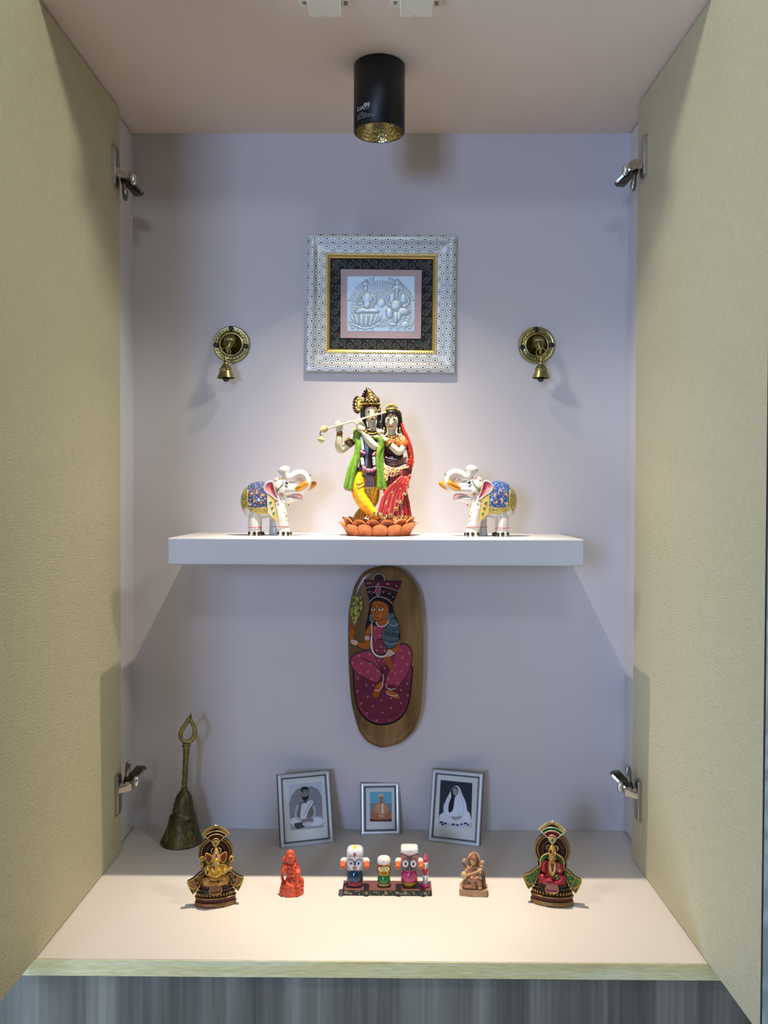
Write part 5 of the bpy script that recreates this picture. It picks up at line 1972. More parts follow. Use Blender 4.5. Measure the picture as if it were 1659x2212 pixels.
def photo_frame(tl, tr2, br, bl, prn, art, label, lean):
    a, b = UZ(*PC(*bl), 0.0005), UZ(*PC(*br), 0.0005)
    c, d = UY(*PC(*tl), a.y + lean), UY(*PC(*tr2), b.y + lean)
    O = (a + b + c + d) / 4
    pl2 = Plane(O, (b - a) + (d - c), (c - a) + (d - b))
    w2, h2 = ((b - a).length + (d - c).length) / 4, ((c - a).length + (d - b).length) / 4
    root = thing('photo_frame', Vector((O.x, (a.y + b.y) / 2 + .01, 0)), label, 'picture frame', 'framed portraits on the cabinet floor')
    zp = SC(O.y) / 3.456
    fw = 30 * zp
    m = MB()
    rect_frame(m, pl2, -w2, w2, -h2, h2, [(0, -.009), (0, -.002), (fw * .12, -.0003), (fw * .3, .0004), (fw * .5, .0006), (fw * .72, .0003), (fw * .86, -.0008)], C('#d4dae2'), smooth=False)
    m.build('frame', FSIL, root)
    m = MB()
    rect_frame(m, pl2, -w2, w2, -h2, h2, [(fw * .86, -.0008), (fw * 1.25, -.0034), (fw * 1.27, -.006)], C('#6d6f76'))
    rect_frame(m, pl2, -w2 - .0006, w2 + .0006, -h2 - .0002, h2 + .0006, [(0.001, -.0105), (0, -.0095), (0, -.003), (0.0008, -.0029)], C('#23252b'))
    m.poly([pl2.at(x, y, -.0105) for x, y in ((-w2, -h2), (-w2, h2), (w2, h2), (w2, -h2))], C('#1d1d20'))
    m.build('rim', PAINT, root, label='dark sides and inner rim')
    m = MB()
    i_ = fw * 1.1
    m.poly([pl2.at(x, y, -.0038) for x, y in ((-w2 + i_, -h2 + i_), (w2 - i_, -h2 + i_), (w2 - i_, h2 - i_), (-w2 + i_, h2 - i_))], C('#cfd2c4'))
    m.build('mount', flat_mat('cream_mount_card', C('#f1f0e4'), 0.7, vary=0.06, vscale=60) if 'cream_mount_card' not in bpy.data.materials else bpy.data.materials['cream_mount_card'], root, label='cream mount card')
    am = MB()
    lv = [-.0036]

    def q(x, y):
        return pl2.pix(*PC(x, y), lv[0])

    def paper(col):
        return tuple(min(0.92, c_ * 1.3) for c_ in C(col))

    def P_(pts, col, sub=0):
        pts = crv([(*p, 0) for p in pts + [pts[0]]], sub)[:-1] if sub else pts
        am.poly([q(p[0], p[1]) for p in pts], paper(col))
        lv[0] += 0.00004

    def S_(pts, w, col, sub=4):
        pts = crv([(*p, 0) for p in pts], sub) if len(pts) > 2 else pts
        am.strip([q(p[0], p[1]) for p in pts], w * zp, pl2.n, paper(col))
        lv[0] += 0.00003
    P_(prn, art['bg'])
    art['fn'](P_, S_)
    am.build('print', MATT, root, label=art['label'])
    m = MB()
    m.poly([pl2.at(x, y, -.0022) for x, y in ((-w2 + fw, -h2 + fw), (w2 - fw, -h2 + fw), (w2 - fw, h2 - fw), (-w2 + fw, h2 - fw))], C('#ffffff'))
    m.build('glass', GLASS, root)
    # strut behind
    m = MB()
    top, bot = pl2.at(0, h2 * .35, -.0105), Vector((O.x, pl2.at(0, h2 * .35).y + .022, 0.0004))
    bot = bot + Vector((-pl2.n.x, 0, 0)) * .02
    m.strip([top, bot], .018, Vector((1, 0, 0)).cross(bot - top).normalized(), C('#1d1d20'))
    m.build('strut', MATT, root)


def art_left(P, S):
    # seated bare-chested man, light wrap, black and white
    P([(154, 330), (170, 275), (205, 228), (260, 203), (330, 203), (375, 230), (399, 280), (405, 440), (162, 470)], '#8f9092')
    P([(160, 440), (408, 420), (410, 510), (162, 532)], '#a9aaab')
    P([(160, 470), (180, 440), (240, 430), (330, 430), (395, 440), (408, 470), (380, 495), (300, 500), (200, 505)], '#d8d9d8', 3)
    P([(190, 480), (260, 470), (280, 500), (210, 520)], '#55504e', 3)
    P([(225, 330), (262, 318), (300, 312), (330, 330), (345, 370), (340, 430), (230, 440), (205, 420), (210, 370)], '#7b7672', 3)
    P([(246, 335), (320, 305), (332, 330), (300, 380), (280, 440), (238, 440)], '#d2d3d2', 3)
    S([(262, 420), (300, 350), (320, 315)], 7, '#a3a4a4')
    S([(222, 340), (206, 390), (205, 430), (240, 455), (275, 470)], 17, '#bfbab4')
    S([(335, 345), (346, 400), (325, 440), (295, 475)], 17, '#bfbab4')
    P([(246, 450), (330, 440), (325, 480), (290, 490), (255, 485)], '#8a8580', 3)
    P([(250, 480), (285, 466), (325, 470), (310, 495), (270, 500)], '#c9c6c0', 3)
    P([(255, 270), (290, 268), (288, 325), (264, 328)], '#5a5552')
    P([(243, 225), (258, 210), (280, 208), (297, 222), (300, 250), (294, 285), (276, 300), (256, 292), (245, 262)], '#8b857f', 3)
    P([(240, 232), (250, 212), (275, 206), (297, 218), (300, 240), (290, 228), (260, 228), (248, 245)], '#26231f', 3)
    P([(247, 262), (258, 282), (288, 278), (300, 258), (296, 292), (275, 308), (255, 300)], '#2a2623', 3)
    S([(252, 244), (266, 242)], 4, '#2a2623'); S([(276, 241), (290, 240)], 4, '#2a2623'); S([(271, 244), (272, 262)], 4, '#a9a39c')


def art_mid(P, S):
    # seated elder in ochre robes and cap, turquoise ground, colour
    P([(757, 243), (920, 243), (920, 330), (757, 330)], '#74b4c0')
    P([(757, 330), (920, 330), (920, 465), (757, 465)], '#6f9298')
    P([(760, 440), (918, 440), (920, 465), (757, 465)], '#6d2f2a')
    P([(765, 410), (790, 345), (815, 322), (865, 322), (892, 350), (912, 415), (905, 445), (770, 446)], '#c08a68', 3)
    P([(770, 400), (850, 410), (910, 400), (905, 445), (770, 446)], '#b57a56', 3)
    P([(800, 345), (830, 330), (845, 360), (850, 405), (815, 400)], '#cf9c72', 3)
    P([(845, 328), (858, 332), (860, 405), (846, 404)], '#e4ddd6')
    P([(862, 330), (882, 350), (884, 405), (862, 405)], '#c89468', 3)
    S([(780, 380), (775, 410), (800, 430), (835, 425)], 12, '#b4714e'); S([(898, 380), (905, 412), (880, 430), (850, 425)], 12, '#b4714e')
    P([(815, 418), (840, 412), (868, 418), (860, 432), (825, 432)], '#d0a284', 3)
    P([(832, 300), (852, 300), (856, 322), (842, 330), (830, 322)], '#a8735a')
    P([(825, 275), (842, 268), (858, 276), (858, 300), (850, 315), (840, 318), (828, 305)], '#b5866c', 3)
    P([(823, 285), (824, 262), (842, 256), (858, 262), (861, 283), (842, 276)], '#dbb88a', 3)
    S([(830, 290), (838, 289)], 2.5, '#3a2620'); S([(846, 289), (854, 290)], 2.5, '#3a2620'); S([(836, 306), (848, 306)], 2.5, '#7a3f34')


def art_right(P, S):
    # seated woman with long hair and a white veil, black and white
    P([(1270, 440), (1512, 450), (1510, 515), (1268, 492)], '#c9cdd4')
    P([(1275, 420), (1300, 400), (1340, 380), (1480, 380), (1512, 450), (1505, 475), (1440, 482), (1340, 478), (1280, 455)], '#e4e7ec', 3)
    P([(1310, 400), (1320, 320), (1345, 265), (1375, 215), (1405, 198), (1428, 215), (1450, 270), (1475, 330), (1480, 400), (1450, 430), (1340, 425)], '#dfe3e9', 3)
    S([(1415, 215), (1440, 290), (1455, 370), (1440, 440)], 5, '#b4bac4'); S([(1420, 300), (1430, 370), (1420, 430)], 4, '#c2c8d0')
    P([(1360, 240), (1378, 215), (1400, 205), (1415, 225), (1412, 260), (1392, 285), (1385, 330), (1375, 380), (1350, 400), (1342, 370), (1350, 320), (1365, 280)], '#1f2126', 3)
    P([(1378, 225), (1398, 215), (1410, 232), (1408, 258), (1396, 272), (1384, 266), (1376, 246)], '#a9a29a', 3)
    S([(1382, 236), (1390, 235)], 3, '#33302d'); S([(1398, 236), (1406, 238)], 3, '#33302d'); S([(1390, 258), (1400, 258)], 3, '#55504c')
    S([(1318, 330), (1312, 380), (1330, 420), (1380, 440)], 14, '#cfd3d9'); S([(1370, 430), (1400, 445), (1440, 430)], 14, '#b8b2aa')
    P([(1365, 425), (1400, 430), (1430, 420), (1438, 440), (1400, 455), (1372, 448)], '#aaa49c', 3)
    for x, y, w in ((1290, 470, 16), (1320, 478, 12), (1380, 486, 14), (1410, 490, 10), (1470, 478, 14), (1300, 486, 10), (1490, 490, 8), (1440, 484, 9)):
        P([(x - w, y), (x, y - 7), (x + w, y + 2), (x + w * .4, y + 8), (x - w * .7, y + 6)], '#3a3c44', 2)


photo_frame((70, 118), (458, 82), (485, 622), (92, 666), [(150, 190), (395, 168), (410, 510), (162, 532)], {'bg': '#c4c5c6', 'fn': art_left, 'label': 'black and white print of a seated man'},
            'silver photo frame with a bare-chested bearded man in black and white', 0.030)
photo_frame((688, 178), (975, 172), (985, 562), (693, 568), [(757, 243), (920, 243), (920, 465), (757, 465)], {'bg': '#74b4c0', 'fn': art_mid, 'label': 'colour print of a person in ochre robes'},
            'small silver photo frame with a colour portrait in ochre robes, between the larger two', 0.020)
photo_frame((1215, 72), (1593, 106), (1580, 656), (1197, 610), [(1285, 155), (1522, 178), (1512, 515), (1268, 492)], {'bg': '#33363f', 'fn': art_right, 'label': 'black and white print of a veiled person'},
            'silver photo frame with a white veiled woman on a dark ground', 0.030)


# ------------------------------------------------------------------ antique hand bell
BC = (330, 1530, 4.809)
bb = UZ(330 + 298 / 4.809, 1530 + 1387 / 4.809, 0.0)
HB = Crop(330, 1530, 4.809, bb.y)
hs = HB.s
hb = thing('hand_bell', bb, 'dark antique brass hand bell with a pierced leaf shaped handle', 'bell')
AB, AB1, AB2 = C('#5c5a3c'), C('#83794a'), C('#3c3a28')
prof = [(1387, 216), (1376, 218), (1366, 210), (1345, 199), (1300, 180), (1250, 162), (1200, 147), (1150, 136), (1128, 133), (1118, 138), (1108, 133), (1092, 112), (1060, 106), (1020, 101), (985, 97), (940, 88), (905, 76), (878, 60), (860, 44), (840, 34), (815, 27)]
zof = bb.z - HB(298, 1387).z


def hb_c(y):
    x = 298 + (1387 - y) * (352 - 298) / (1387 - 370)
    return HB(x, y) + Vector((0, 0, zof))


m = MB()
rg = []
for y, r in prof:
    c = hb_c(y)
    rg.append([c + Vector((r * hs * math.cos(2 * PI * j / 48), r * hs * math.sin(2 * PI * j / 48), 0)) for j in range(48)])
m.rings(rg, lambda u, v: AB, cap0=True, cap1=True)


def hb_s(y, a, o=0.0):
    for (y0, r0), (y1, r1) in zip(prof, prof[1:]):
        if y1 <= y <= y0:
            r = r0 + (r1 - r0) * (y0 - y) / (y0 - y1)
            break
    return hb_c(y) + Vector(((r + o) * hs * math.cos(a), -(r + o) * hs * math.sin(a), 0))


for i in range(11):                                     # raised zigzags, arches and wavy wires of the cast pattern
    a0, a1 = 2 * PI * i / 11, 2 * PI * (i + 1) / 11
    am_ = (a0 + a1) / 2
    m.tube([hb_s(1330, a0), hb_s(1260, (a0 + am_) / 2), hb_s(1195, am_), hb_s(1260, (a1 + am_) / 2), hb_s(1330, a1)], 5 * hs, AB1, 6)
    m.tube([hb_s(1335, am_), hb_s(1290, am_), hb_s(1240, am_)], 4.5 * hs, AB1, 6)
    m.ell(hb_s(1335, am_), 9 * hs, AB1, seg=7, rn=4)
    m.tube([hb_s(1340, a0 + .12), hb_s(1290, a0 + .02), hb_s(1340, a0 - .08)], 4 * hs, AB1, 6)
for y, amp, n_, w_ in ((1352, 10, 22, 4), (1185, 7, 18, 4.5), (1150, 7, 20, 4.5), (1170, 0, 1, 5), (1060, 7, 14, 4), (1000, 7, 14, 4), (1366, 0, 1, 4)):
    m.tube([hb_s(y + amp * math.sin(n_ * 2 * PI * j / 120), 2 * PI * j / 120, 1) for j in range(120)], w_ * hs, AB1, 5, closed=True, sub=1)
for j in range(34):
    m.ell(hb_s(1170, 2 * PI * j / 34, 2), 6 * hs, AB1, seg=6, rn=4)
for j in range(9):
    m.ell(hb_s(1032, 2 * PI * j / 9, 0), 12 * hs, AB1, seg=7, rn=4)
HBM = paint_mat('antique_brass', 0.42, metal=0.85, bump=0.35, bscale=420, vary=0.35, vscale=110)
m.build('bell', HBM, hb)
m = MB()
hp = [(840, 30), (815, 27), (700, 26), (600, 27), (500, 29), (440, 34), (400, 38), (386, 44), (372, 42), (362, 40)]
m.tube([hb_c(y) for y, r in hp], [r * hs for y, r in hp], C('#8a8050'), 18, sub=3, round_ends=False)
for k_ in range(3):                                     # wire wound round the shaft
    m.tube([hb_c(800 - 95 * k_ - 60 * i / 14 + 20 * math.cos(i * .9)) + Vector((28.5 * hs * math.cos(i * .9), -28.5 * hs * math.sin(i * .9), 0)) for i in range(15)], 3.5 * hs, C('#6a6340'), 5, sub=2)
m.tube([hb_c(392) + Vector((46 * hs * math.cos(2 * PI * j / 20), 46 * hs * math.sin(2 * PI * j / 20), 0)) for j in range(20)], 5 * hs, C('#a4986a'), 6, closed=True, sub=1)
m.build('handle_shaft', HBM, hb, label='yellow brass shaft wound with wire')
m = MB()
zz = Vector((0, 0, zof))
drop = [(355, 352), (302, 322), (288, 270), (312, 210), (352, 150), (384, 110), (412, 160), (436, 215), (438, 262), (412, 322)]
m.tube([HB(x, y) + zz for x, y in drop], [(14 * hs, 27 * hs), (14 * hs, 25 * hs), (14 * hs, 24 * hs), (14 * hs, 23 * hs), (14 * hs, 22 * hs), (14 * hs, 22 * hs), (14 * hs, 22 * hs), (14 * hs, 23 * hs), (14 * hs, 24 * hs), (14 * hs, 25 * hs)], C('#9c915c'), 12, closed=True, sub=5, up=(0, -1, 0))
m.tube([HB(384, 125) + zz, HB(390, 95) + zz, HB(396, 55) + zz], [(15 * hs, 24 * hs), (13 * hs, 17 * hs), (4 * hs, 4 * hs)], C('#7a7046'), 10, up=(0, -1, 0))
m.build('handle_loop', HBM, hb, label='leaf shaped brass loop')

# ------------------------------------------------------------------ small statues on the cabinet floor
class Loc:
    """metric model of a floor statue read off an enlargement; D = units towards the viewer from its middle"""
    def __init__(s, x0, y0, k, cx, ybot, dfront):
        F = UZ(x0 + cx / k, y0 + ybot / k, 0.0)
        s.s = SC(F.y) / k
        s.o = F + Vector((0, dfront * s.s, 0))
        s.cx, s.yb, s.df = cx, ybot, dfront
        s.t = (CAM_C.z - 0.035) / (F.y - CAM_C.y)

    def __call__(s, x, y, D=0.0):
        return s.o + Vector(((x - s.cx) * s.s, -D * s.s, (s.yb - y + s.t * (D - s.df)) * s.s))

    def m(s, x, z, D=0.0):
        """x from the middle, z above the floor, both in the enlargement's units"""
        return s.o + Vector((x * s.s, -D * s.s, z * s.s))


def oval(loc, m, rows, col, seg=48):
    """stack of oval rings: (height, half width, half depth)"""
    rg = [[loc.m(a * math.cos(2 * PI * j / seg), z, -b * math.sin(2 * PI * j / seg)) for j in range(seg)] for z, a, b in rows]
    n_ = len(rows)
    m.rings(rg, (lambda u, v: col[min(n_ - 1, int(u * (n_ - 1) + .5))]) if isinstance(col, list) else col)


def shrine_statue(loc, yaw, pal, female, name, label):
    """seated deity in front of a round halo with a fan crest, cloth wings and a lotus pedestal; units: 0..2045 high"""
    root = thing(name, loc.o, label, 'statue')
    G1, G2, DK, WINE, CL, AC = pal['gold'], pal['gold2'], pal['dark'], pal['wine'], pal['cloth'], pal['accent']
    # pedestal
    m = MB()
    oval(loc, m, [(0, 470, 215), (12, 495, 240), (95, 500, 243), (105, 482, 228), (112, 478, 225)], pal['foot'])
    oval(loc, m, [(105, 478, 224), (200, 482, 228), (215, 470, 220)], WINE)
    oval(loc, m, [(205, 492, 236), (215, 500, 243), (232, 498, 240), (240, 482, 228)], G2)
    oval(loc, m, [(235, 470, 222), (330, 430, 196), (440, 370, 165), (470, 380, 172), (500, 380, 172), (510, 350, 150), (560, 345, 150), (575, 300, 120)], [DK, DK, DK, WINE, G2, DK, DK, DK])
    for row, (z, a, b, n_, rx, rz) in enumerate(((300, 446, 208, 34, 25, 46), (395, 398, 182, 32, 20, 30), (540, 352, 156, 30, 15, 16))):
        for i in range(n_):
            an = 2 * PI * i / n_
            if math.sin(an) > .45:
                continue
            m.ell(loc.m(a * math.cos(an), z, -b * math.sin(an)), (rx * loc.s, rx * loc.s, rz * loc.s), G2 if row != 1 else mix(G2, DK, .4), seg=8, rn=5)
    m.build('pedestal', GILT, root, label='dark lotus pedestal with gold beading')
    # halo disc
    sk = SK(lambda x, y, D=0.0: loc.m(x, y, D), loc.s)
    hz, hr = 1250, 415

    def disc(z, r, th, D, col, n_=44, sx=1.0):
        pts = [(r * sx * math.cos(2 * PI * i / n_), z + r * math.sin(2 * PI * i / n_)) for i in range(n_)]
        sk.slab(pts, D, th, col)
    disc(hz, hr, 95, -10, DK)
    sk.t([((hr - 22) * math.cos(2 * PI * i / 40), hz + (hr - 22) * math.sin(2 * PI * i / 40), -8) for i in range(40)], (34, 26), pal['rim'], 8, closed=True, sub=1, up=(0, -1, 0))
    sk.t([((hr - 75) * math.cos(2 * PI * i / 40), hz + (hr - 75) * math.sin(2 * PI * i / 40), -6) for i in range(40)], (16, 12), G1, 8, closed=True, sub=1, up=(0, -1, 0))
    for i in range(56):
        an = 2 * PI * i / 56
        for r0, r1, c_ in ((250, 318, WINE),):
            sk.t([(r0 * math.cos(an), hz + r0 * math.sin(an), -6), (r1 * math.cos(an), hz + r1 * math.sin(an), -4)], 9, c_, 6)
    sk.t([(225 * math.cos(2 * PI * i / 36), hz + 225 * math.sin(2 * PI * i / 36), -6) for i in range(36)], 10, mix(G2, DK, .3), 6, closed=True, sub=1)
    sk.build('halo', GILT, root, label='round dark halo with gold rim')
    # neck slab joining halo and pedestal
    sk = SK(lambda x, y, D=0.0: loc.m(x, y, D), loc.s)
    sk.slab([(-330, 560), (330, 560), (300, 760), (340, 950), (-340, 950), (-300, 760)], -20, 80, DK)
    sk.build('back_slab', GILT, root)
    # crest: layered fan
    sk = SK(lambda x, y, D=0.0: loc.m(x, y, D), loc.s)
    cz = 1455

    def fan(r, sp, D, th, col, pk=0.0, n_=22):
        top = []
        for i in range(n_ + 1):
            a = -sp + 2 * sp * i / n_
            rr = r * (1 + pk * (1 - abs(a / sp)) ** 1.6)
            top.append((rr * math.sin(a), cz + rr * math.cos(a)))
        sk.slab(top + [(18, cz - 10), (-18, cz - 10)], D, th, col)
    fan(395, .88, 6, 70, DK, .16)
    for i in range(23):
        a = -.86 + 1.72 * i / 22
        rr = 352 * (1 + .20 * (1 - abs(a / .88)) ** 1.6)
        sk.t([(rr * math.sin(a), cz + rr * math.cos(a), 14), ((rr + 62) * math.sin(a), cz + (rr + 62) * math.cos(a), 14)], [11, 15], pal['teeth'], 8)
    sk.e(0, cz + 480, 20, 26, 26, 20, C('#e8d9a8'))

    def arc(r, sp, D, w, col):
        sk.t([(r * math.sin(-sp + 2 * sp * i / 18), cz + r * math.cos(-sp + 2 * sp * i / 18), D) for i in range(19)], w, col, 8)
    fan(338, .86, 20, 30, pal['band'], .08)
    arc(345, .84, 24, 11, pal['line'])
    fan(268, .84, 32, 30, AC, .03)
    arc(270, .82, 38, 10, pal['line'])
    for sg in (-1, 1):
        sk.t([(90 * math.sin(.8 * sg), cz + 90 * math.cos(.8), 34), (345 * math.sin(.84 * sg), cz + 345 * math.cos(.84), 30)], 10, pal['line'], 8)
    for i in range(9):
        a = -.62 + 1.24 * i / 8
        sk.t([(165 * math.sin(a), cz + 165 * math.cos(a), 38), (235 * math.sin(a), cz + 235 * math.cos(a), 38)], 10, mix(AC, DK, .55), 6)
    sk.t([(0, cz - 20, 50), (0, cz + 60, 62), (0, cz + 100, 66)], [(16, 22), (26, 74), (26, 84)], G1, 18, up=(0, -1, 0))
    sk.t([(-82, cz + 100, 64), (-60, cz + 40, 70), (0, cz - 30, 66), (60, cz + 40, 70), (82, cz + 100, 64), (60, cz + 158, 68), (0, cz + 178, 70), (-60, cz + 158, 68)], 11, pal['line'], 8, closed=True)
    sk.t([(-48, cz + 70, 86), (-40, cz + 120, 88), (0, cz + 140, 90), (40, cz + 120, 88), (48, cz + 70, 86)], 8, pal['line'], 8)
    sk.e(0, cz + 66, 84, 26, 40, 12, pal['gem2'])
    sk.build('crest', GILT, root, label='fan shaped crest')
    # cloth wings
    for sg in (-1, 1):
        sk = SK(lambda x, y, D=0.0: loc.m(x, y, D), loc.s)
        pts = [(285, 880), (400, 815), (540, 700), (672, 640), (655, 560), (600, 440), (545, 330), (500, 360), (420, 430), (340, 600), (270, 790)]
        sk.slab([(sg * x, z, 60 + (x - 280) * .10) for x, z in pts], 0, 90, pal['wing_back'])
        sk.slab([(sg * (285 + (x - 285) * .97), z, 66 + (x - 280) * .10) for x, z in [(300, 858), (405, 780), (520, 690), (500, 600), (430, 470), (350, 610), (290, 780)]], 0, 12, CL)
        sk.slab([(sg * x, z, 72 + (x - 280) * .10) for x, z in [(520, 690), (600, 655), (640, 625), (590, 520), (480, 440), (440, 470), (500, 590)]], 0, 12, pal['cloth2'])
        sk.slab([(sg * x, z, 68 + (x - 280) * .10) for x, z in [(640, 610), (640, 560), (590, 440), (548, 350), (510, 380), (560, 500)]], 0, 12, CL)
        D_ = lambda x: 78 + (x - 280) * .10
        for ln in ([(290, 870), (400, 790), (520, 695), (668, 640)], [(278, 790), (340, 605), (425, 450), (500, 365), (545, 335)], [(668, 640), (650, 560), (600, 445), (545, 335)],
                   [(520, 695), (505, 600), (430, 452)], [(640, 625), (590, 520), (485, 432)], [(440, 470), (520, 440), (600, 500), (655, 600)], [(560, 500), (515, 380)]):
            sk.t([(sg * x, z, D_(x)) for x, z in ln], 11, G1, 8)
        for cx_, cy_, r in ((400, 690, 56), (440, 590, 44), (350, 740, 34), (590, 590, 34), (590, 470, 30)):
            sk.t([(sg * (cx_ + r * (1 - .8 * i / 14) * math.cos(i * .62)), cy_ + r * (1 - .8 * i / 14) * math.sin(i * .62), D_(cx_)) for i in range(15)], 7, pal['scroll'], 6, sub=2)
        sk.build('cloth_wing', GILT, root, label='spread cloth with scroll pattern')
    # apron hanging over the pedestal
    sk = SK(lambda x, y, D=0.0: loc.m(x, y, D), loc.s)
    ap = [(-75, 620, 160), (75, 620, 160), (150, 420, 232), (130, 370, 242), (60, 345, 250), (0, 340, 252), (-60, 345, 250), (-130, 370, 242), (-150, 420, 232)]
    sk.slab(ap, 0, 30, pal['apron'])
    sk.t([(p[0], p[1], p[2] + 4) for p in ap], 12, G1, 8, closed=True, sub=1)
    for i in range(5):
        x = -70 + i * 35
        sk.t([(x * .6, 590, 178), (x, 480, 216), (x * 1.35, 400, 242)], 7, pal['scroll'], 6)
        sk.e(x * 1.3, 395, 246, 13, 16, 8, WINE, seg=7, rn=4)
    sk.build('apron', GILT, root, label='short cloth hanging over the pedestal')
    # the figure
    b = SK(lambda x, y, D=0.0: loc.m(x, y, D), loc.s)
    SKN = pal['skin']
    KN = pal['knee']
    b.t([(0, 620, 70), (0, 760, 80), (0, 900, 70), (0, 1010, 50)], [(110, 190), (125, 170), (100, 165), (70, 120)], pal['body'], 18, up=(0, -1, 0))
    b.t([(-110, 660, 90), (-210, 650, 130), (-235, 610, 160), (-130, 590, 200), (0, 600, 205)], [82, 92, 84, 66, 48], KN, 14)
    b.t([(110, 660, 90), (215, 670, 125), (240, 630, 150), (150, 585, 190), (60, 575, 205)], [82, 92, 84, 62, 44], KN, 14)
    for sg in (-1, 1):
        b.t([(sg * 150, 980, 50), (sg * 215, 900, 80), (sg * 215, 830, 120), (sg * 170, 815, 165)], [62, 56, 50, 42], pal['arm'], 12)
    if female:
        b.e(0, 1125, 95, 88, 108, 85, SKN).e(0, 1110, 170, 14, 24, 20, SKN)
        b.t([(0, 1060, 70), (0, 980, 70)], [56, 70], SKN, 12)
        b.e(170, 860, 175, 38, 60, 26, SKN).e(-185, 870, 175, 44, 70, 30, pal['accent'])
        b.t([(-50, 1020, 130), (-60, 900, 180), (-20, 780, 210), (30, 770, 210), (70, 880, 180), (70, 1000, 130)], 26, G1, 10)
    else:
        b.e(0, 830, 150, 175, 150, 110, pal['belly'])
        b.e(10, 1180, 110, 120, 125, 100, SKN).e(-40, 1130, 150, 60, 60, 50, SKN).e(60, 1130, 150, 60, 60, 50, SKN)
        b.t([(15, 1150, 190), (20, 1060, 225), (15, 960, 245), (-20, 905, 260), (-70, 925, 255), (-80, 975, 240)], [66, 52, 42, 36, 30, 24], SKN, 12)
        b.e(-185, 905, 190, 62, 80, 28, G1).e(215, 860, 190, 60, 70, 30, G1)
        b.t([(215, 860, 190), (300, 900, 190), (370, 925, 185)], [46, 44, 40], G1, 12)
    fg = b.m.fused(0.0006, 1)
    figo = fg.build('seated_figure', GILT, root, label='seated gold figure')
    h = SK(lambda x, y, D=0.0: loc.m(x, y, D), loc.s)
    if female:
        h.t([(0, 1210, 90), (0, 1290, 80), (0, 1370, 66), (5, 1430, 56)], [(80, 100), (78, 92), (52, 60), (18, 20)], G1, 18, up=(0, -1, 0))
        h.e(-40, 1275, 160, 34, 46, 20, pal['gem']).e(70, 1250, 140, 22, 22, 18, C('#e2cf8c'))
        h.t([(-120, 1290, 70), (-130, 1350, 60), (-80, 1385, 60)], 16, G2, 8).t([(120, 1290, 70), (130, 1350, 60), (80, 1385, 60)], 16, C('#d8c68c'), 8)
        for sg in (-1, 1):
            h.t([(sg * 40, 1240, 130), (sg * 150, 1190, 100), (sg * 240, 1100, 70), (sg * 270, 980, 60), (sg * 265, 860, 70)], [16, 18, 18, 18, 16], C('#d2b45e'), 8)
            h.t([(sg * 120, 1160, 70), (sg * 200, 1060, 50), (sg * 210, 960, 50)], [40, 52, 40], pal['cloth'], 10)
            h.e(sg * 30, 1130, 178, 16, 8, 8, DK, seg=8, rn=5).e(sg * 32, 1152, 174, 22, 6, 8, DK, seg=8, rn=5)
            h.e(sg * 96, 1100, 110, 16, 26, 14, G2)
        h.e(0, 1068, 168, 24, 9, 10, pal['gem']).e(0, 1190, 172, 9, 12, 8, pal['gem'])
        h.t([(150, 1000, 120), (165, 900, 150), (130, 800, 150), (170, 920, 130)], [10, 46, 30, 20], pal['accent'], 12)
        for i in range(5):
            h.t([(95 + i * 4, 850 + i * 40, 178), (150 + i * 6, 840 + i * 40, 190), (200 - i * 6, 860 + i * 34, 172)], 8, mix(pal['accent'], C('#e8b0a0'), .35), 6)
        for i in range(3):
            h.t([(-40, 990 - i * 10, 150), (-30, 880 - i * 26, 200), (15, 800 - i * 10 + i * 20, 228), (50, 880 - i * 26, 200), (60, 990 - i * 10, 150)], 9, pal['line'] if i != 1 else DK, 6)
        h.e(95, 740, 210, 46, 22, 18, pal['leaf'], rot=-25).e(120, 690, 210, 26, 50, 16, pal['leaf'], rot=20)
        h.t([(-240, 600, 190), (-190, 570, 226), (-120, 560, 240)], [30, 28, 20], G1, 10)
    else:
        h.t([(15, 1270, 110), (15, 1330, 100), (12, 1390, 84), (12, 1425, 74)], [(70, 80), (56, 64), (34, 38), (12, 14)], G1, 18, up=(0, -1, 0))
        h.t([(-90, 1290, 80), (-100, 1360, 70), (-60, 1400, 64)], 15, C('#d8c68c'), 8).t([(115, 1290, 80), (125, 1350, 70), (80, 1400, 64)], 15, C('#d8c68c'), 8)
        h.t([(-30, 1230, 190), (15, 1320, 170), (60, 1230, 190), (15, 1200, 205)], 14, C('#d9a890'), 8, closed=True)
        h.e(15, 1235, 196, 30, 34, 16, C('#b5566a'))
        for sg in (-1, 1):
            ear = [(sg * 100, 1220), (sg * 190, 1290), (sg * 245, 1290), (sg * 250, 1200), (sg * 215, 1080), (sg * 150, 1060), (sg * 105, 1110)]
            h.slab([(x + 10, z, 100) for x, z in ear], 0, 40, C('#9a3f22'))
            h.t([(x + 10, z, 106) for x, z in ear], 18, G1, 8, closed=True)
            h.e(15 + sg * 45, 1160, 190, 15, 10, 10, DK, seg=8, rn=5)
            h.t([(15 + sg * 55, 1090, 215), (15 + sg * 80, 1050, 235)], [16, 7], C('#e8dcb4'), 8)
            # rear hands holding emblems
            h.t([(sg * 190, 960, 40), (sg * 290, 900, 50), (sg * 330, 960, 70), (sg * 335, 1060, 80)], [44, 38, 32, 28], G2, 10)
        h.t([(0 + 10, 1135, 200), (30, 1125, 205), (50, 1080, 215), (30, 1010, 240)], 12, C('#c23a22'), 8)
        h.e(15, 1125, 215, 24, 20, 12, C('#7d1c26')).e(-5, 1145, 218, 8, 8, 6, C('#e8d8d0'))
        h.t([(-320 + 52 * math.cos(2 * PI * i / 16), 1160 + 52 * math.sin(2 * PI * i / 16), 80) for i in range(16)], 15, C('#d2b45e'), 8, closed=True, sub=1)
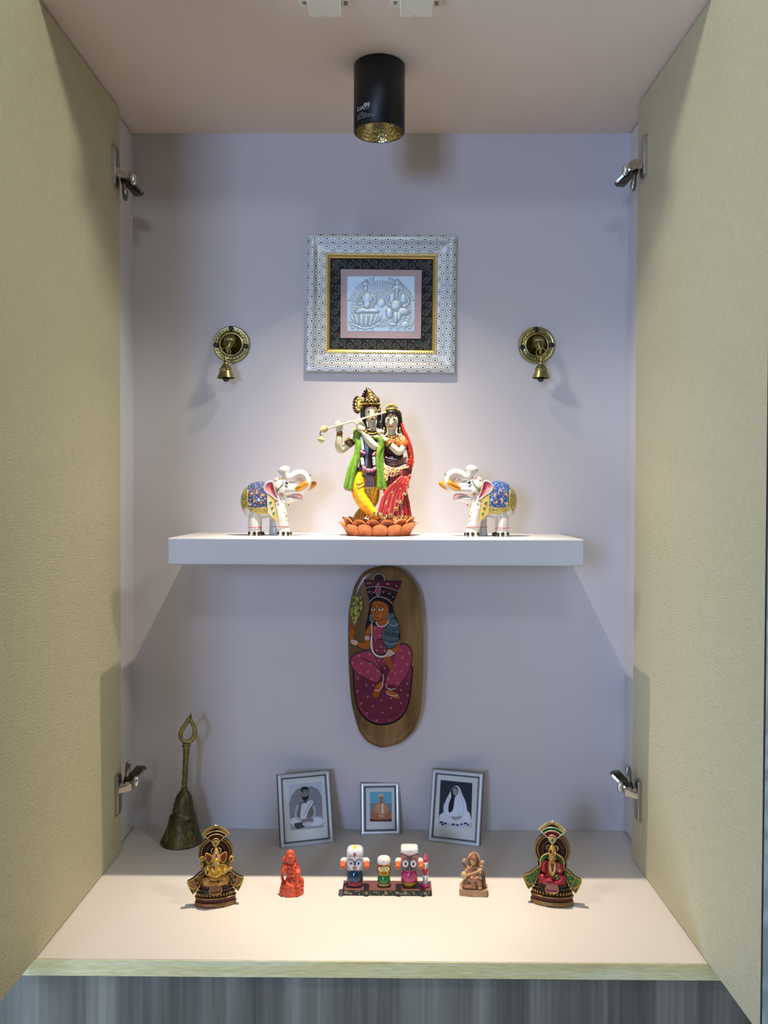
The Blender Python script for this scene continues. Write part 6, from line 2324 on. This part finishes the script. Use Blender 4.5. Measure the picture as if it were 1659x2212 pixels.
        h.e(-320, 1160, 84, 26, 26, 14, C('#d2b45e'))
        h.t([(-360, 1010, 90), (-330, 970, 96), (-300, 1010, 96), (-310, 1060, 90)], 14, C('#d2b45e'), 8)
        h.t([(330, 1080, 80), (350, 1150, 90), (390, 1160, 84), (400, 1090, 80), (360, 1040, 80)], [20, 36, 40, 36, 18], G1, 10)
        h.e(380, 1130, 112, 26, 30, 14, DK)
        h.t([(-150, 860, 230), (-60, 800, 258), (40, 790, 262), (140, 850, 232)], 14, C('#d2b45e'), 8)
        h.t([(-150, 720, 190), (0, 690, 226), (140, 720, 190)], 18, G1, 8)
        h.t([(70, 690, 210), (60, 610, 220), (90, 560, 225)], [18, 14, 10], WINE, 8)
        for x in (200, 235, 270):
            h.e(x, 560, 190, 16, 14, 16, G1)
        h.e(-190, 880, 226, 22, 40, 10, DK)
    h.build('regalia', GILT, root, label='painted crown, ornaments and attributes')
    root.rotation_euler = (0, 0, math.radians(yaw))
    return root


def resin(*a):
    return dict(zip(('gold', 'gold2', 'dark', 'wine', 'foot', 'cloth', 'cloth2', 'accent', 'rim', 'teeth', 'band', 'line', 'gem', 'gem2', 'wing_back', 'scroll', 'apron', 'skin', 'knee', 'body', 'arm', 'belly', 'leaf'), [C(q) for q in a]))


PG = resin('#c39a48', '#96743a', '#2a1712', '#4a1c1e', '#8a5f34', '#3a2818', '#8a5a34', '#6a1f1e', '#8a6a34', '#c8a24a', '#3a3318', '#d8b870', '#7a1a2a', '#8a6a2a', '#33312a', '#c09a50', '#8f4a3a', '#cfa24e', '#b8843c', '#b8862e', '#c39a48', '#c8952a', '#4a6a2a')
PLK = resin('#b8913f', '#8f6c34', '#2a1712', '#4f1f1e', '#8a6a3c', '#245a2c', '#2c6a34', '#9c2a30', '#8a6a34', '#d6bd6a', '#2a6a38', '#e6d9a8', '#8f1726', '#2f7a3a', '#6a5538', '#8fae5a', '#b04046', '#cfa24e', '#9c2430', '#7a1a22', '#8f2028', '#b8913f', '#3f9a4a')
shrine_statue(Loc(390, 1770, 11.06, 790, 2132, 241), 11, PG, False, 'elephant_headed_statue', 'gold and brown elephant headed seated deity statue on the left, before the hand bell')
shrine_statue(Loc(1110, 1750, 10.70, 890 * 10.70 / 11.06 * 1.0 + 64, 2258, 241), -11, PLK, True, 'goddess_statue', 'green, red and gold seated goddess statue with fan crest on the right')


# --- kneeling orange statue
H = Loc(580, 1810, 14.75, 700, 1905, 300)
hn = thing('kneeling_statue', H.o, 'bright orange kneeling monkey deity statue in front of the left portrait', 'statue')
ORC, ORD = C('#dc5632'), C('#c64424')
m = MB()
oval(H, m, [(0, 385, 290), (20, 400, 302), (120, 392, 296), (140, 372, 280), (150, 372, 280), (170, 382, 288), (240, 372, 280), (262, 350, 262), (275, 345, 258), (300, 352, 262), (350, 345, 256), (368, 300, 230)], ORC)
m.build('base', CLAY, hn)
b = SK(H, H.s)
b.t([(690, 1360, -40), (690, 1230, -30), (685, 1080, -20), (690, 960, -30), (690, 880, -30)], [(170, 190), (150, 150), (150, 165), (140, 190), (90, 120)], ORC, 18, up=(0, -1, 0))
b.e(660, 620, 30, 150, 170, 150, ORC).e(690, 690, 120, 110, 110, 80, ORC).e(700, 770, 175, 70, 55, 50, ORD)
b.e(705, 690, 190, 22, 40, 30, ORC)
b.t([(570, 640, 60), (575, 590, 110), (680, 560, 180), (780, 600, 110), (790, 650, 60)], [16, 20, 24, 20, 16], C('#e4683e'), 8)
b.e(660, 490, 5, 148, 150, 130, ORC)
b.t([(800, 560, 10), (825, 680, -10), (860, 800, -20), (900, 880, -20)], [40, 46, 50, 50], ORD, 10)
b.t([(545, 580, -20), (530, 700, -30), (520, 820, -30)], [40, 46, 40], ORD, 10)
b.t([(540, 560, -20), (470, 610, -10), (410, 690, -10), (400, 720, -10)], [(30, 50), (30, 60), (26, 50), (10, 20)], ORC, 10)
b.t([(560, 880, -10), (470, 960, 20), (430, 1060, 60), (470, 1060, 130), (500, 980, 160)], [84, 72, 64, 58, 50], ORC, 14)
b.e(500, 950, 185, 62, 100, 28, ORC)
b.t([(820, 880, -20), (890, 980, 0), (930, 1080, 60), (860, 1090, 150), (790, 1120, 180)], [78, 74, 66, 56, 44], ORC, 14)
b.t([(760, 1330, 20), (850, 1180, 120), (900, 1080, 190), (890, 1200, 200), (870, 1400, 200), (870, 1520, 200)], [110, 100, 90, 76, 66, 60], ORC, 14)
b.e(890, 1540, 230, 90, 40, 80, ORC)
b.t([(600, 1330, 30), (590, 1400, 120), (600, 1500, 200), (640, 1530, 210)], [110, 100, 92, 84], ORC, 14)
b.e(500, 1530, 120, 130, 50, 70, ORD)
b.t([(690, 1310, 160), (730, 1420, 200), (770, 1560, 220)], [(20, 60), (24, 70), (20, 80)], ORC, 10, up=(0, -1, 0))
b.t([(590, 860, 130), (680, 950, 170), (790, 880, 140), (830, 800, 90)], [24, 26, 26, 24], C('#e4683e'), 10)
b.t([(440, 800, -20), (400, 1000, -10), (395, 1200, 0), (430, 1400, 0), (440, 1540, 30)], [50, 46, 46, 56, 60], ORD, 12)
b.t([(1040, 1540, 60), (1030, 1400, 60), (1010, 1300, 50), (980, 1260, 40)], [64, 70, 66, 40], ORC, 14)
b.e(1020, 1370, 60, 66, 110, 80, ORC)
b.t([(560, 1160, 150), (680, 1210, 190), (790, 1180, 170)], 26, C('#e4683e'), 10)
b.m.fused(0.0006, 1).build('figure', CLAY, hn)
f = SK(H, H.s)
for x in (660, 745):
    f.e(x, 680, 196, 24, 14, 12, C('#9a2c16'))
f.t([(660, 800, 220), (705, 812, 232), (750, 800, 220)], 9, C('#9a2c16'), 6)
f.t([(520, 960, 214), (500, 1000, 214)], 12, C('#9a2c16'), 6)
f.t([(610, 900, 160), (690, 985, 196), (790, 920, 160)], 7, C('#9a2a16'), 6)
f.t([(560, 560, 130), (600, 470, 150), (680, 440, 156), (770, 520, 130)], 7, C('#b23a1c'), 6)
f.t([(545, 1130, 150), (640, 1190, 190), (720, 1190, 190)], 6, C('#9a2c16'), 6)
for i in range(4):
    f.t([(560 + i * 36, 1220, 175 + i * 6), (600 + i * 34, 1420, 226)], 6, C('#b23a1c'), 6)
f.build('carved_lines', CLAY, hn, label='darker carved eyes and mouth')
hn.rotation_euler = (0, 0, math.radians(8))

# --- terracotta musician
S_ = Loc(970, 1810, 14.75, 800, 1880, 260)
sv = thing('musician_statue', S_.o, 'small terracotta seated musician statue with a lute in front of the right portrait', 'statue')
TC, TD, TL_ = C('#a9744e'), C('#7a4a2e'), C('#c9a077')
m = MB()
bs = [(-430, -255), (430, -255), (455, -225), (455, 200), (400, 258), (-400, 258), (-455, 200), (-455, -225)]
rg = [[S_.m(x * fr_, z, D * fr_) for x, D in bs] for z, fr_ in ((0, .985), (10, 1.0), (205, 1.0), (220, .985))]
m.rings(rg, C('#b98f66'), smooth=False)
m.build('base', CLAY, sv, label='plain tan base block')
b = SK(S_, S_.s)
b.t([(790, 1330, 20), (790, 1200, 20), (795, 1060, 10), (800, 960, 0), (800, 880, 0)], [(170, 200), (150, 170), (140, 180), (110, 170), (80, 100)], TC, 18, up=(0, -1, 0))
b.e(790, 740, 70, 92, 120, 90, TL_).e(785, 770, 155, 14, 28, 18, TL_)
b.t([(690, 860, 0), (680, 700, 0), (720, 600, 20), (810, 560, 40), (890, 610, 20), (920, 720, 0), (910, 860, 0)], [44, 50, 50, 50, 50, 50, 44], TD, 12)
b.t([(800, 620, 60), (805, 540, 50), (805, 470, 40), (810, 400, 30)], [100, 84, 62, 26], TC, 16)
b.t([(630, 800, -50), (625, 650, -50), (700, 500, -50), (810, 440, -50), (930, 500, -50), (990, 640, -50), (985, 800, -50)], [30, 30, 30, 30, 30, 30, 30], TL_, 10)
b.slab([(640, 820), (630, 660), (700, 510), (810, 450), (920, 510), (985, 650), (980, 820)], -50, 60, TD)
b.t([(690, 950, 20), (620, 1010, 60), (590, 1080, 120), (640, 1150, 170)], [70, 62, 54, 44], TC, 12)
b.t([(910, 950, 20), (990, 1020, 60), (1030, 1060, 110), (1010, 1000, 150)], [70, 62, 54, 44], TL_, 12)
b.t([(680, 900, -20), (560, 930, -10), (480, 860, 10), (470, 760, 20)], [54, 48, 42, 38], TC, 12)
b.e(500, 720, 30, 70, 80, 40, TL_, rot=25).e(480, 800, 30, 46, 60, 36, TD)
b.t([(930, 880, -20), (1020, 860, -10), (1080, 790, 10), (1110, 750, 20)], [54, 48, 44, 44], TC, 12)
b.e(1085, 740, 30, 76, 62, 40, TL_).e(1060, 900, 90, 62, 62, 40, TL_).e(1062, 905, 125, 26, 26, 16, TD)
b.t([(620, 1330, 60), (560, 1440, 110), (560, 1520, 170), (640, 1540, 210), (760, 1540, 220)], [110, 110, 96, 74, 60], TC, 14)
b.t([(880, 1260, 80), (950, 1340, 130), (1000, 1440, 160), (990, 1530, 180)], [120, 110, 92, 70], TC, 14)
b.e(1010, 1570, 210, 70, 46, 60, TL_)
b.e(760, 1330, 170, 150, 90, 40, TC).t([(640, 1290, 190), (760, 1380, 215), (880, 1290, 190)], 20, TL_, 8)
b.t([(780, 1380, 180), (780, 1470, 215), (790, 1590, 225)], [(30, 70), (30, 90), (30, 110)], TC, 12, up=(0, -1, 0))
b.t([(1090, 1080, 0), (1120, 1250, 20), (1130, 1420, 30), (1150, 1600, 40)], [(50, 60), (50, 66), (54, 70), (56, 76)], TD, 12)
b.t([(470, 1400, 60), (440, 1480, 90), (470, 1560, 110), (540, 1590, 130)], [42, 36, 36, 34], TC, 10)
b.e(520, 1540, 120, 90, 60, 60, TL_)
b.m.fused(0.0006, 1).build('figure', CLAY, sv)
l = SK(S_, S_.s)
l.e(500, 1200, 190, 110, 130, 70, C('#c9ab7e')).e(560, 1060, 180, 50, 76, 40, TL_)
l.t([(540, 1230, 200), (700, 1150, 230), (880, 1080, 230), (1010, 1020, 200), (1070, 950, 170)], [44, 34, 32, 30, 26], C('#bd8f63'), 12)
l.t([(610, 1170, 240), (960, 1030, 246)], 8, C('#e2c79c'), 6)
l.m.build('lute', CLAY, sv, label='pale long-necked lute')
f = SK(S_, S_.s)
for x in (758, 822):
    f.e(x, 735, 152, 15, 7, 8, TD)
f.e(788, 815, 140, 20, 7, 8, TD)
f.t([(720, 880, 100), (790, 960, 140), (880, 880, 100)], 12, TL_, 8).t([(700, 910, 110), (790, 1000, 160), (900, 920, 110)], 10, TD, 8)
for i in range(7):
    f.t([(720 + i * 26, 1480, 226), (710 + i * 30, 1590, 232)], 6, TD, 6)
f.build('carved_lines', CLAY, sv, label='darker carved face and necklace')
sv.rotation_euler = (0, 0, math.radians(-6))

# --- three painted wooden idols on one board
J = Loc(700, 1810, 6.38, 870, 800, 150)
jg = thing('idol_set', J.o, 'three round-eyed painted wooden idols and a small pillar on a brown plank', 'statue')
m = MB()
ju = J.s
Hb = 78
jb = lambda x, z, D: J.m(x - 870, z, D)
m.prism([jb(250, 0, 150), jb(1490, 0, 150), jb(1490, Hb, 150), jb(250, Hb, 150)], (0, 300 * ju, 0), C('#1f2418'), C('#6f4640'))
for q in ([jb(250, Hb + .5, 150), jb(1490, Hb + .5, 150), jb(1490, Hb + .5, -150), jb(250, Hb + .5, -150)],):
    m.poly(q, C('#6f4640'))
for i in range(5):
    x = 310 + i * 272
    for r, c_ in ((24, '#8a7358'), (15, '#b09a78'), (7, '#6a5038')):
        m.poly([jb(x + r * math.cos(2 * PI * k_ / 12), 40 + r * math.sin(2 * PI * k_ / 12), 151 + (24 - r) * .05) for k_ in range(12)], C(c_))
for i in range(54):
    x, z = rs.uniform(262, 1478), rs.uniform(10, 68)
    a = rs.uniform(0, PI)
    ra, rb = rs.choice(((13, 6), (9, 6), (16, 4)))
    m.poly([jb(x + ra * math.cos(t_ * PI / 4) * math.cos(a) - rb * math.sin(t_ * PI / 4) * math.sin(a), max(3, min(75, z + ra * math.cos(t_ * PI / 4) * math.sin(a) + rb * math.sin(t_ * PI / 4) * math.cos(a))), 150.6) for t_ in range(8)], C(rs.choice(('#c9c0a0', '#4f6a3a', '#8f9a6a', '#d8cfb0'))))
m.build('plank', PAINT, jg, label='brown plank with a dark flowered front edge')
zb = Hb


def idol(cx, D0, hgt, wid, kind, body, low, lbl):
    g = SK(lambda x, z, D=0.0: jb(cx + x, zb + z, D0 + D), ju)
    rows = [(0, .66), (.04, .74), (.20, .92), (.30, .96), (.34, 1.0), (.42, 1.02), (.62, .98), (.80, .86), (.95, .74), (1.0, .6)]
    seg = 28
    rg = [[g.P(wid * r * math.cos(2 * PI * j / seg), hgt * z, -wid * r * math.sin(2 * PI * j / seg)) for j in range(seg)] for z, r in rows]
    g.m.rings(rg, lambda u, v: low if u < .42 else body)
    zl = hgt * .33
    g.t([(wid * .985 * math.cos(2 * PI * j / 24), zl, wid * .985 * math.sin(2 * PI * j / 24)) for j in range(24)], 5, C('#2a1a14'), 6, closed=True, sub=1)
    rr = wid * .93
    for i in range(9):
        a = -1.1 + 2.2 * i / 8
        for z in (.10, .19, .27):
            g.e(rr * (.84 + z * .5) * math.sin(a), hgt * z, rr * (.84 + z * .5) * math.cos(a), 8, 6, 5, C('#e8d9a0') if kind != 'r' else C('#2a1a14'), rot=(i * 37) % 90, seg=6, rn=4)
    for i in range(7):
        a = -1.0 + 2.0 * i / 6
        g.t([(rr * 1.04 * math.sin(a), hgt * .40, rr * 1.04 * math.cos(a)), (rr * 1.07 * math.sin(a * .9), hgt * .60, rr * 1.07 * math.cos(a * .9)), (rr * .96 * math.sin(a * .7), hgt * .80, rr * .96 * math.cos(a * .7))], 3.5, mix(body, C('#0a0a14'), .4) if kind != 'r' else mix(body, C('#ffffff'), .25), 6)
    return g.build('idol_body', GLOSS, jg, label=lbl), g


def headbox(g, rows, col, n_=32, pw=4.0):
    """squarish rounded head: rows of (height, half width, half depth)"""
    rg = []
    for z, a, b_ in rows:
        r = []
        for j in range(n_):
            t_ = 2 * PI * j / n_
            cx_, sx_ = math.cos(t_), math.sin(t_)
            k_ = (abs(cx_) ** pw + abs(sx_) ** pw) ** (-1 / pw)
            r.append(g.P(a * cx_ * k_, z, -b_ * sx_ * k_))
        rg.append(r)
    g.m.rings(rg, col)


def arms(g, z, x0, xw, parent):
    for sg in (-1, 1):
        a = SK(g.P, ju)
        a.t([(sg * x0, z, 0), (sg * (x0 + 50), z + 4, 0), (sg * (x0 + xw), z, 6), (sg * (x0 + xw), z - 10, 60)], [36, 38, 40, 38], C('#dcd8cc'), 14)
        a.t([(sg * (x0 + xw), z - 12, 62), (sg * (x0 + xw), z - 20, 150)], 39, C('#e2652a'), 16)
        a.t([(sg * (x0 + xw) + 14 * math.cos(2 * PI * i / 12), z - 22 + 17 * math.sin(2 * PI * i / 12), 186) for i in range(12)], 4, C('#8a2a18'), 6, closed=True, sub=1)
        a.build('arm', GLOSS, parent, label='white arm with an orange end')


# white-faced idol
ob, g = idol(415, -20, 245, 116, 'w', C('#14405e'), C('#b0264e'), 'blue and pink barrel body')
hd = SK(g.P, ju)
WH = C('#d9d8d6')
headbox(hd, [(215, 60, 50), (225, 92, 78), (260, 110, 92), (330, 112, 94), (400, 114, 96), (455, 118, 98), (500, 116, 94), (535, 92, 74), (552, 50, 40), (556, 10, 8)], WH)
ho = hd.build('head', GLOSS, ob, label='white rounded head')
f = SK(g.P, ju)
fd = 97
f.slab([(-112, 425, fd - 3), (112, 425, fd - 3), (112, 462, fd + 2), (-112, 462, fd + 2)], 0, 6, C('#b9b4ae'))
for i in range(14):
    f.e(-100 + i * 15.4, 443, fd + 2, 7, 9, 4, C('#7a7674') if i % 2 else C('#e6e2dc'), seg=6, rn=4)
f.slab([(-22, 462, fd + 4), (0, 425, fd + 6), (22, 462, fd + 4), (0, 500, fd)], 0, 5, C('#b0413a'))
f.slab([(-34, 512, 84), (34, 512, 84), (30, 560, 58), (-30, 560, 58)], 0, 60, C('#d8c52a'))
for sg in (-1, 1):
    f.e(sg * 54, 345, fd, 42, 44, 7, C('#c6d2e2')).e(sg * 54, 343, fd + 6, 15, 19, 5, C('#0c0c10'))
    f.t([(sg * 98, 390, fd - 2), (sg * 60, 402, fd + 4), (sg * 22, 380, fd + 4), (sg * 12, 330, fd + 3)], 4, C('#4a3a44'), 6)
    f.t([(sg * 100, 300, fd - 5), (sg * 70, 250, fd - 2), (sg * 30, 238, fd), (0, 250, fd + 3)], 4, C('#4a3440'), 6)
    f.t([(sg * 12, 300, fd + 3), (sg * 26, 275, fd + 3), (sg * 8, 255, fd + 3)], 3, C('#a0323a'), 6)
f.t([(-10, 370, fd + 4), (0, 310, fd + 8), (10, 370, fd + 4)], 5, C('#2a2430'), 6)
f.t([(-22, 285, fd), (0, 278, fd + 4), (22, 285, fd)], 6, C('#b0323a'), 6)
f.build('face', GLOSS, ho, label='painted round-eyed face')
arms(g, 345, 100, 68, ob)
# green idol in the middle
ob, g = idol(822, -10, 175, 90, 'g', C('#2a8a3a'), C('#b8a022'), 'green and yellow barrel body')
hd = SK(g.P, ju)
headbox(hd, [(150, 50, 42), (160, 76, 64), (210, 88, 74), (290, 92, 78), (320, 93, 78)], C('#c8a428'), pw=3.0)
headbox(hd, [(318, 95, 80), (350, 96, 82), (385, 88, 74), (408, 62, 52), (418, 20, 16)], C('#dcdad4'), pw=2.6)
ho = hd.build('head', GLOSS, ob, label='yellow head with a white cap')
f = SK(g.P, ju)
for sg in (-1, 1):
    f.e(sg * 44, 262, 76, 33, 31, 7, C('#e2e0b0')).e(sg * 42, 262, 82, 9, 12, 4, C('#10100c'))
    f.t([(sg * 84, 292, 62), (sg * 48, 310, 78), (sg * 12, 296, 82)], 5, C('#7a3a1c'), 6)
    f.t([(sg * 88, 320, 60), (sg * 90, 240, 58), (sg * 78, 180, 54)], 8, C('#8a3424'), 6)
    f.e(sg * 54, 200, 72, 16, 12, 6, C('#d8a03a'))
f.e(0, 200, 80, 36, 15, 8, C('#a8521c')).t([(-32, 204, 82), (0, 196, 90), (32, 204, 82)], 4, C('#5a1c10'), 6)
f.slab([(-84, 318, 70), (-20, 318, 80), (-30, 290, 82), (-78, 296, 70)], 0, 5, C('#8f3424'))
f.t([(-28 + 28 * math.cos(q), 372 + 16 * math.sin(q), 80) for q in (0, .8, 1.6, 2.4, 3.1)], 3, C('#c9a0a0'), 6)
f.build('face', GLOSS, ho, label='painted yellow face')
# dark-faced idol
ob, g = idol(1180, -20, 245, 116, 'r', C('#c22a66'), C('#b8962a'), 'pink and yellow barrel body')
hd = SK(g.P, ju)
headbox(hd, [(215, 55, 46), (228, 88, 76), (270, 100, 86), (350, 108, 92), (440, 116, 98), (478, 119, 100)], lambda u, v: C('#15110f') if u < .38 else C('#b84a48'), pw=5)
headbox(hd, [(478, 121, 102), (520, 121, 102), (545, 117, 98), (552, 100, 84)], C('#dcdad4'), pw=6)
ho = hd.build('head', GLOSS, ob, label='square head with a flat white top')
f = SK(g.P, ju)
f.slab([(-120, 486, 104), (120, 486, 104), (110, 462, 103), (30, 400, 100), (12, 320, 96), (60, 290, 90), (96, 300, 88), (90, 250, 84), (60, 228, 78), (-60, 228, 78), (-90, 250, 84), (-96, 300, 88), (-60, 290, 90), (-12, 320, 96), (-30, 400, 100), (-110, 462, 103)], 0, 8, C('#141012'))
f.slab([(-122, 520, 104), (122, 520, 104), (122, 500, 105), (0, 460, 108), (-122, 500, 105)], 0, 6, C('#dcdad4'))
f.t([(-122, 500, 108), (0, 460, 112), (122, 500, 108)], 5, C('#b0413a'), 6)
for sg in (-1, 1):
    f.e(sg * 56, 345, 98, 42, 52, 8, C('#e8e6e2')).e(sg * 54, 342, 105, 16, 25, 5, C('#0c0a0c'))
    f.t([(sg * 108, 462, 106), (sg * 70, 450, 108), (sg * 36, 432, 108)], 4, C('#d8d4cc'), 6)
    for i in range(4):
        f.e(sg * (95 - i * 16), 470 - i * 6, 106, 5, 5, 4, C('#d8d4cc'), seg=6, rn=4)
    f.t([(sg * 22, 430, 106), (sg * 10, 380, 104), (sg * 14, 320, 102)], 4, C('#8a8a94'), 6)
    f.t([(sg * 82, 290, 96), (sg * 60, 252, 92), (sg * 20, 240, 92), (0, 254, 96)], 4, C('#c9a0a8'), 6)
f.t([(0, 330, 104), (0, 290, 108), (0, 262, 100)], [5, 12, 14], C('#5a5a62'), 8)
f.t([(-32, 520, 110), (0, 530, 108), (32, 520, 110)], 3, C('#d8a898'), 6)
f.build('face', GLOSS, ho, label='painted dark face with large white eyes')
arms(g, 345, 98, 64, ob)
# pillar
g = SK(lambda x, z, D=0.0: jb(1405 + x, zb + z, 20 + D), ju)
q = lambda z0, z1, r, c_: g.m.lathe([(r * ju, z0 * ju), (r * ju, z1 * ju)], jb(1405, zb, 20), c_, 20)
q(0, 42, 60, C('#c22a5a')); q(42, 175, 39, C('#cfd6da')); q(175, 262, 41, C('#c22a4a')); q(262, 350, 38, C('#cfd6da')); q(350, 362, 38, C('#c22a5a')); q(364, 376, 37, C('#b02a50'))
g.m.lathe([(36 * ju, 376 * ju), (30 * ju, 400 * ju), (14 * ju, 450 * ju), (3 * ju, 462 * ju)], jb(1405, zb, 20), C('#d8486a'), 20)
g.t([(13 * math.cos(2 * PI * i / 12), 218 + 22 * math.sin(2 * PI * i / 12), 41) for i in range(12)], 5, C('#141012'), 6, closed=True, sub=1)
for z0, z1 in ((75, 140), (285, 335)):
    g.t([(-20, z0, 36), (-20, z1, 36)], 5, C('#141012'), 6)
    for i in range(3):
        g.e(16 + (i % 2) * 5, z0 + 5 + i * (z1 - z0) / 2.4, 36, 8, 6, 4, C('#141012'), seg=6, rn=4)
g.build('pillar', GLOSS, jg, label='white and pink pillar with black marks')
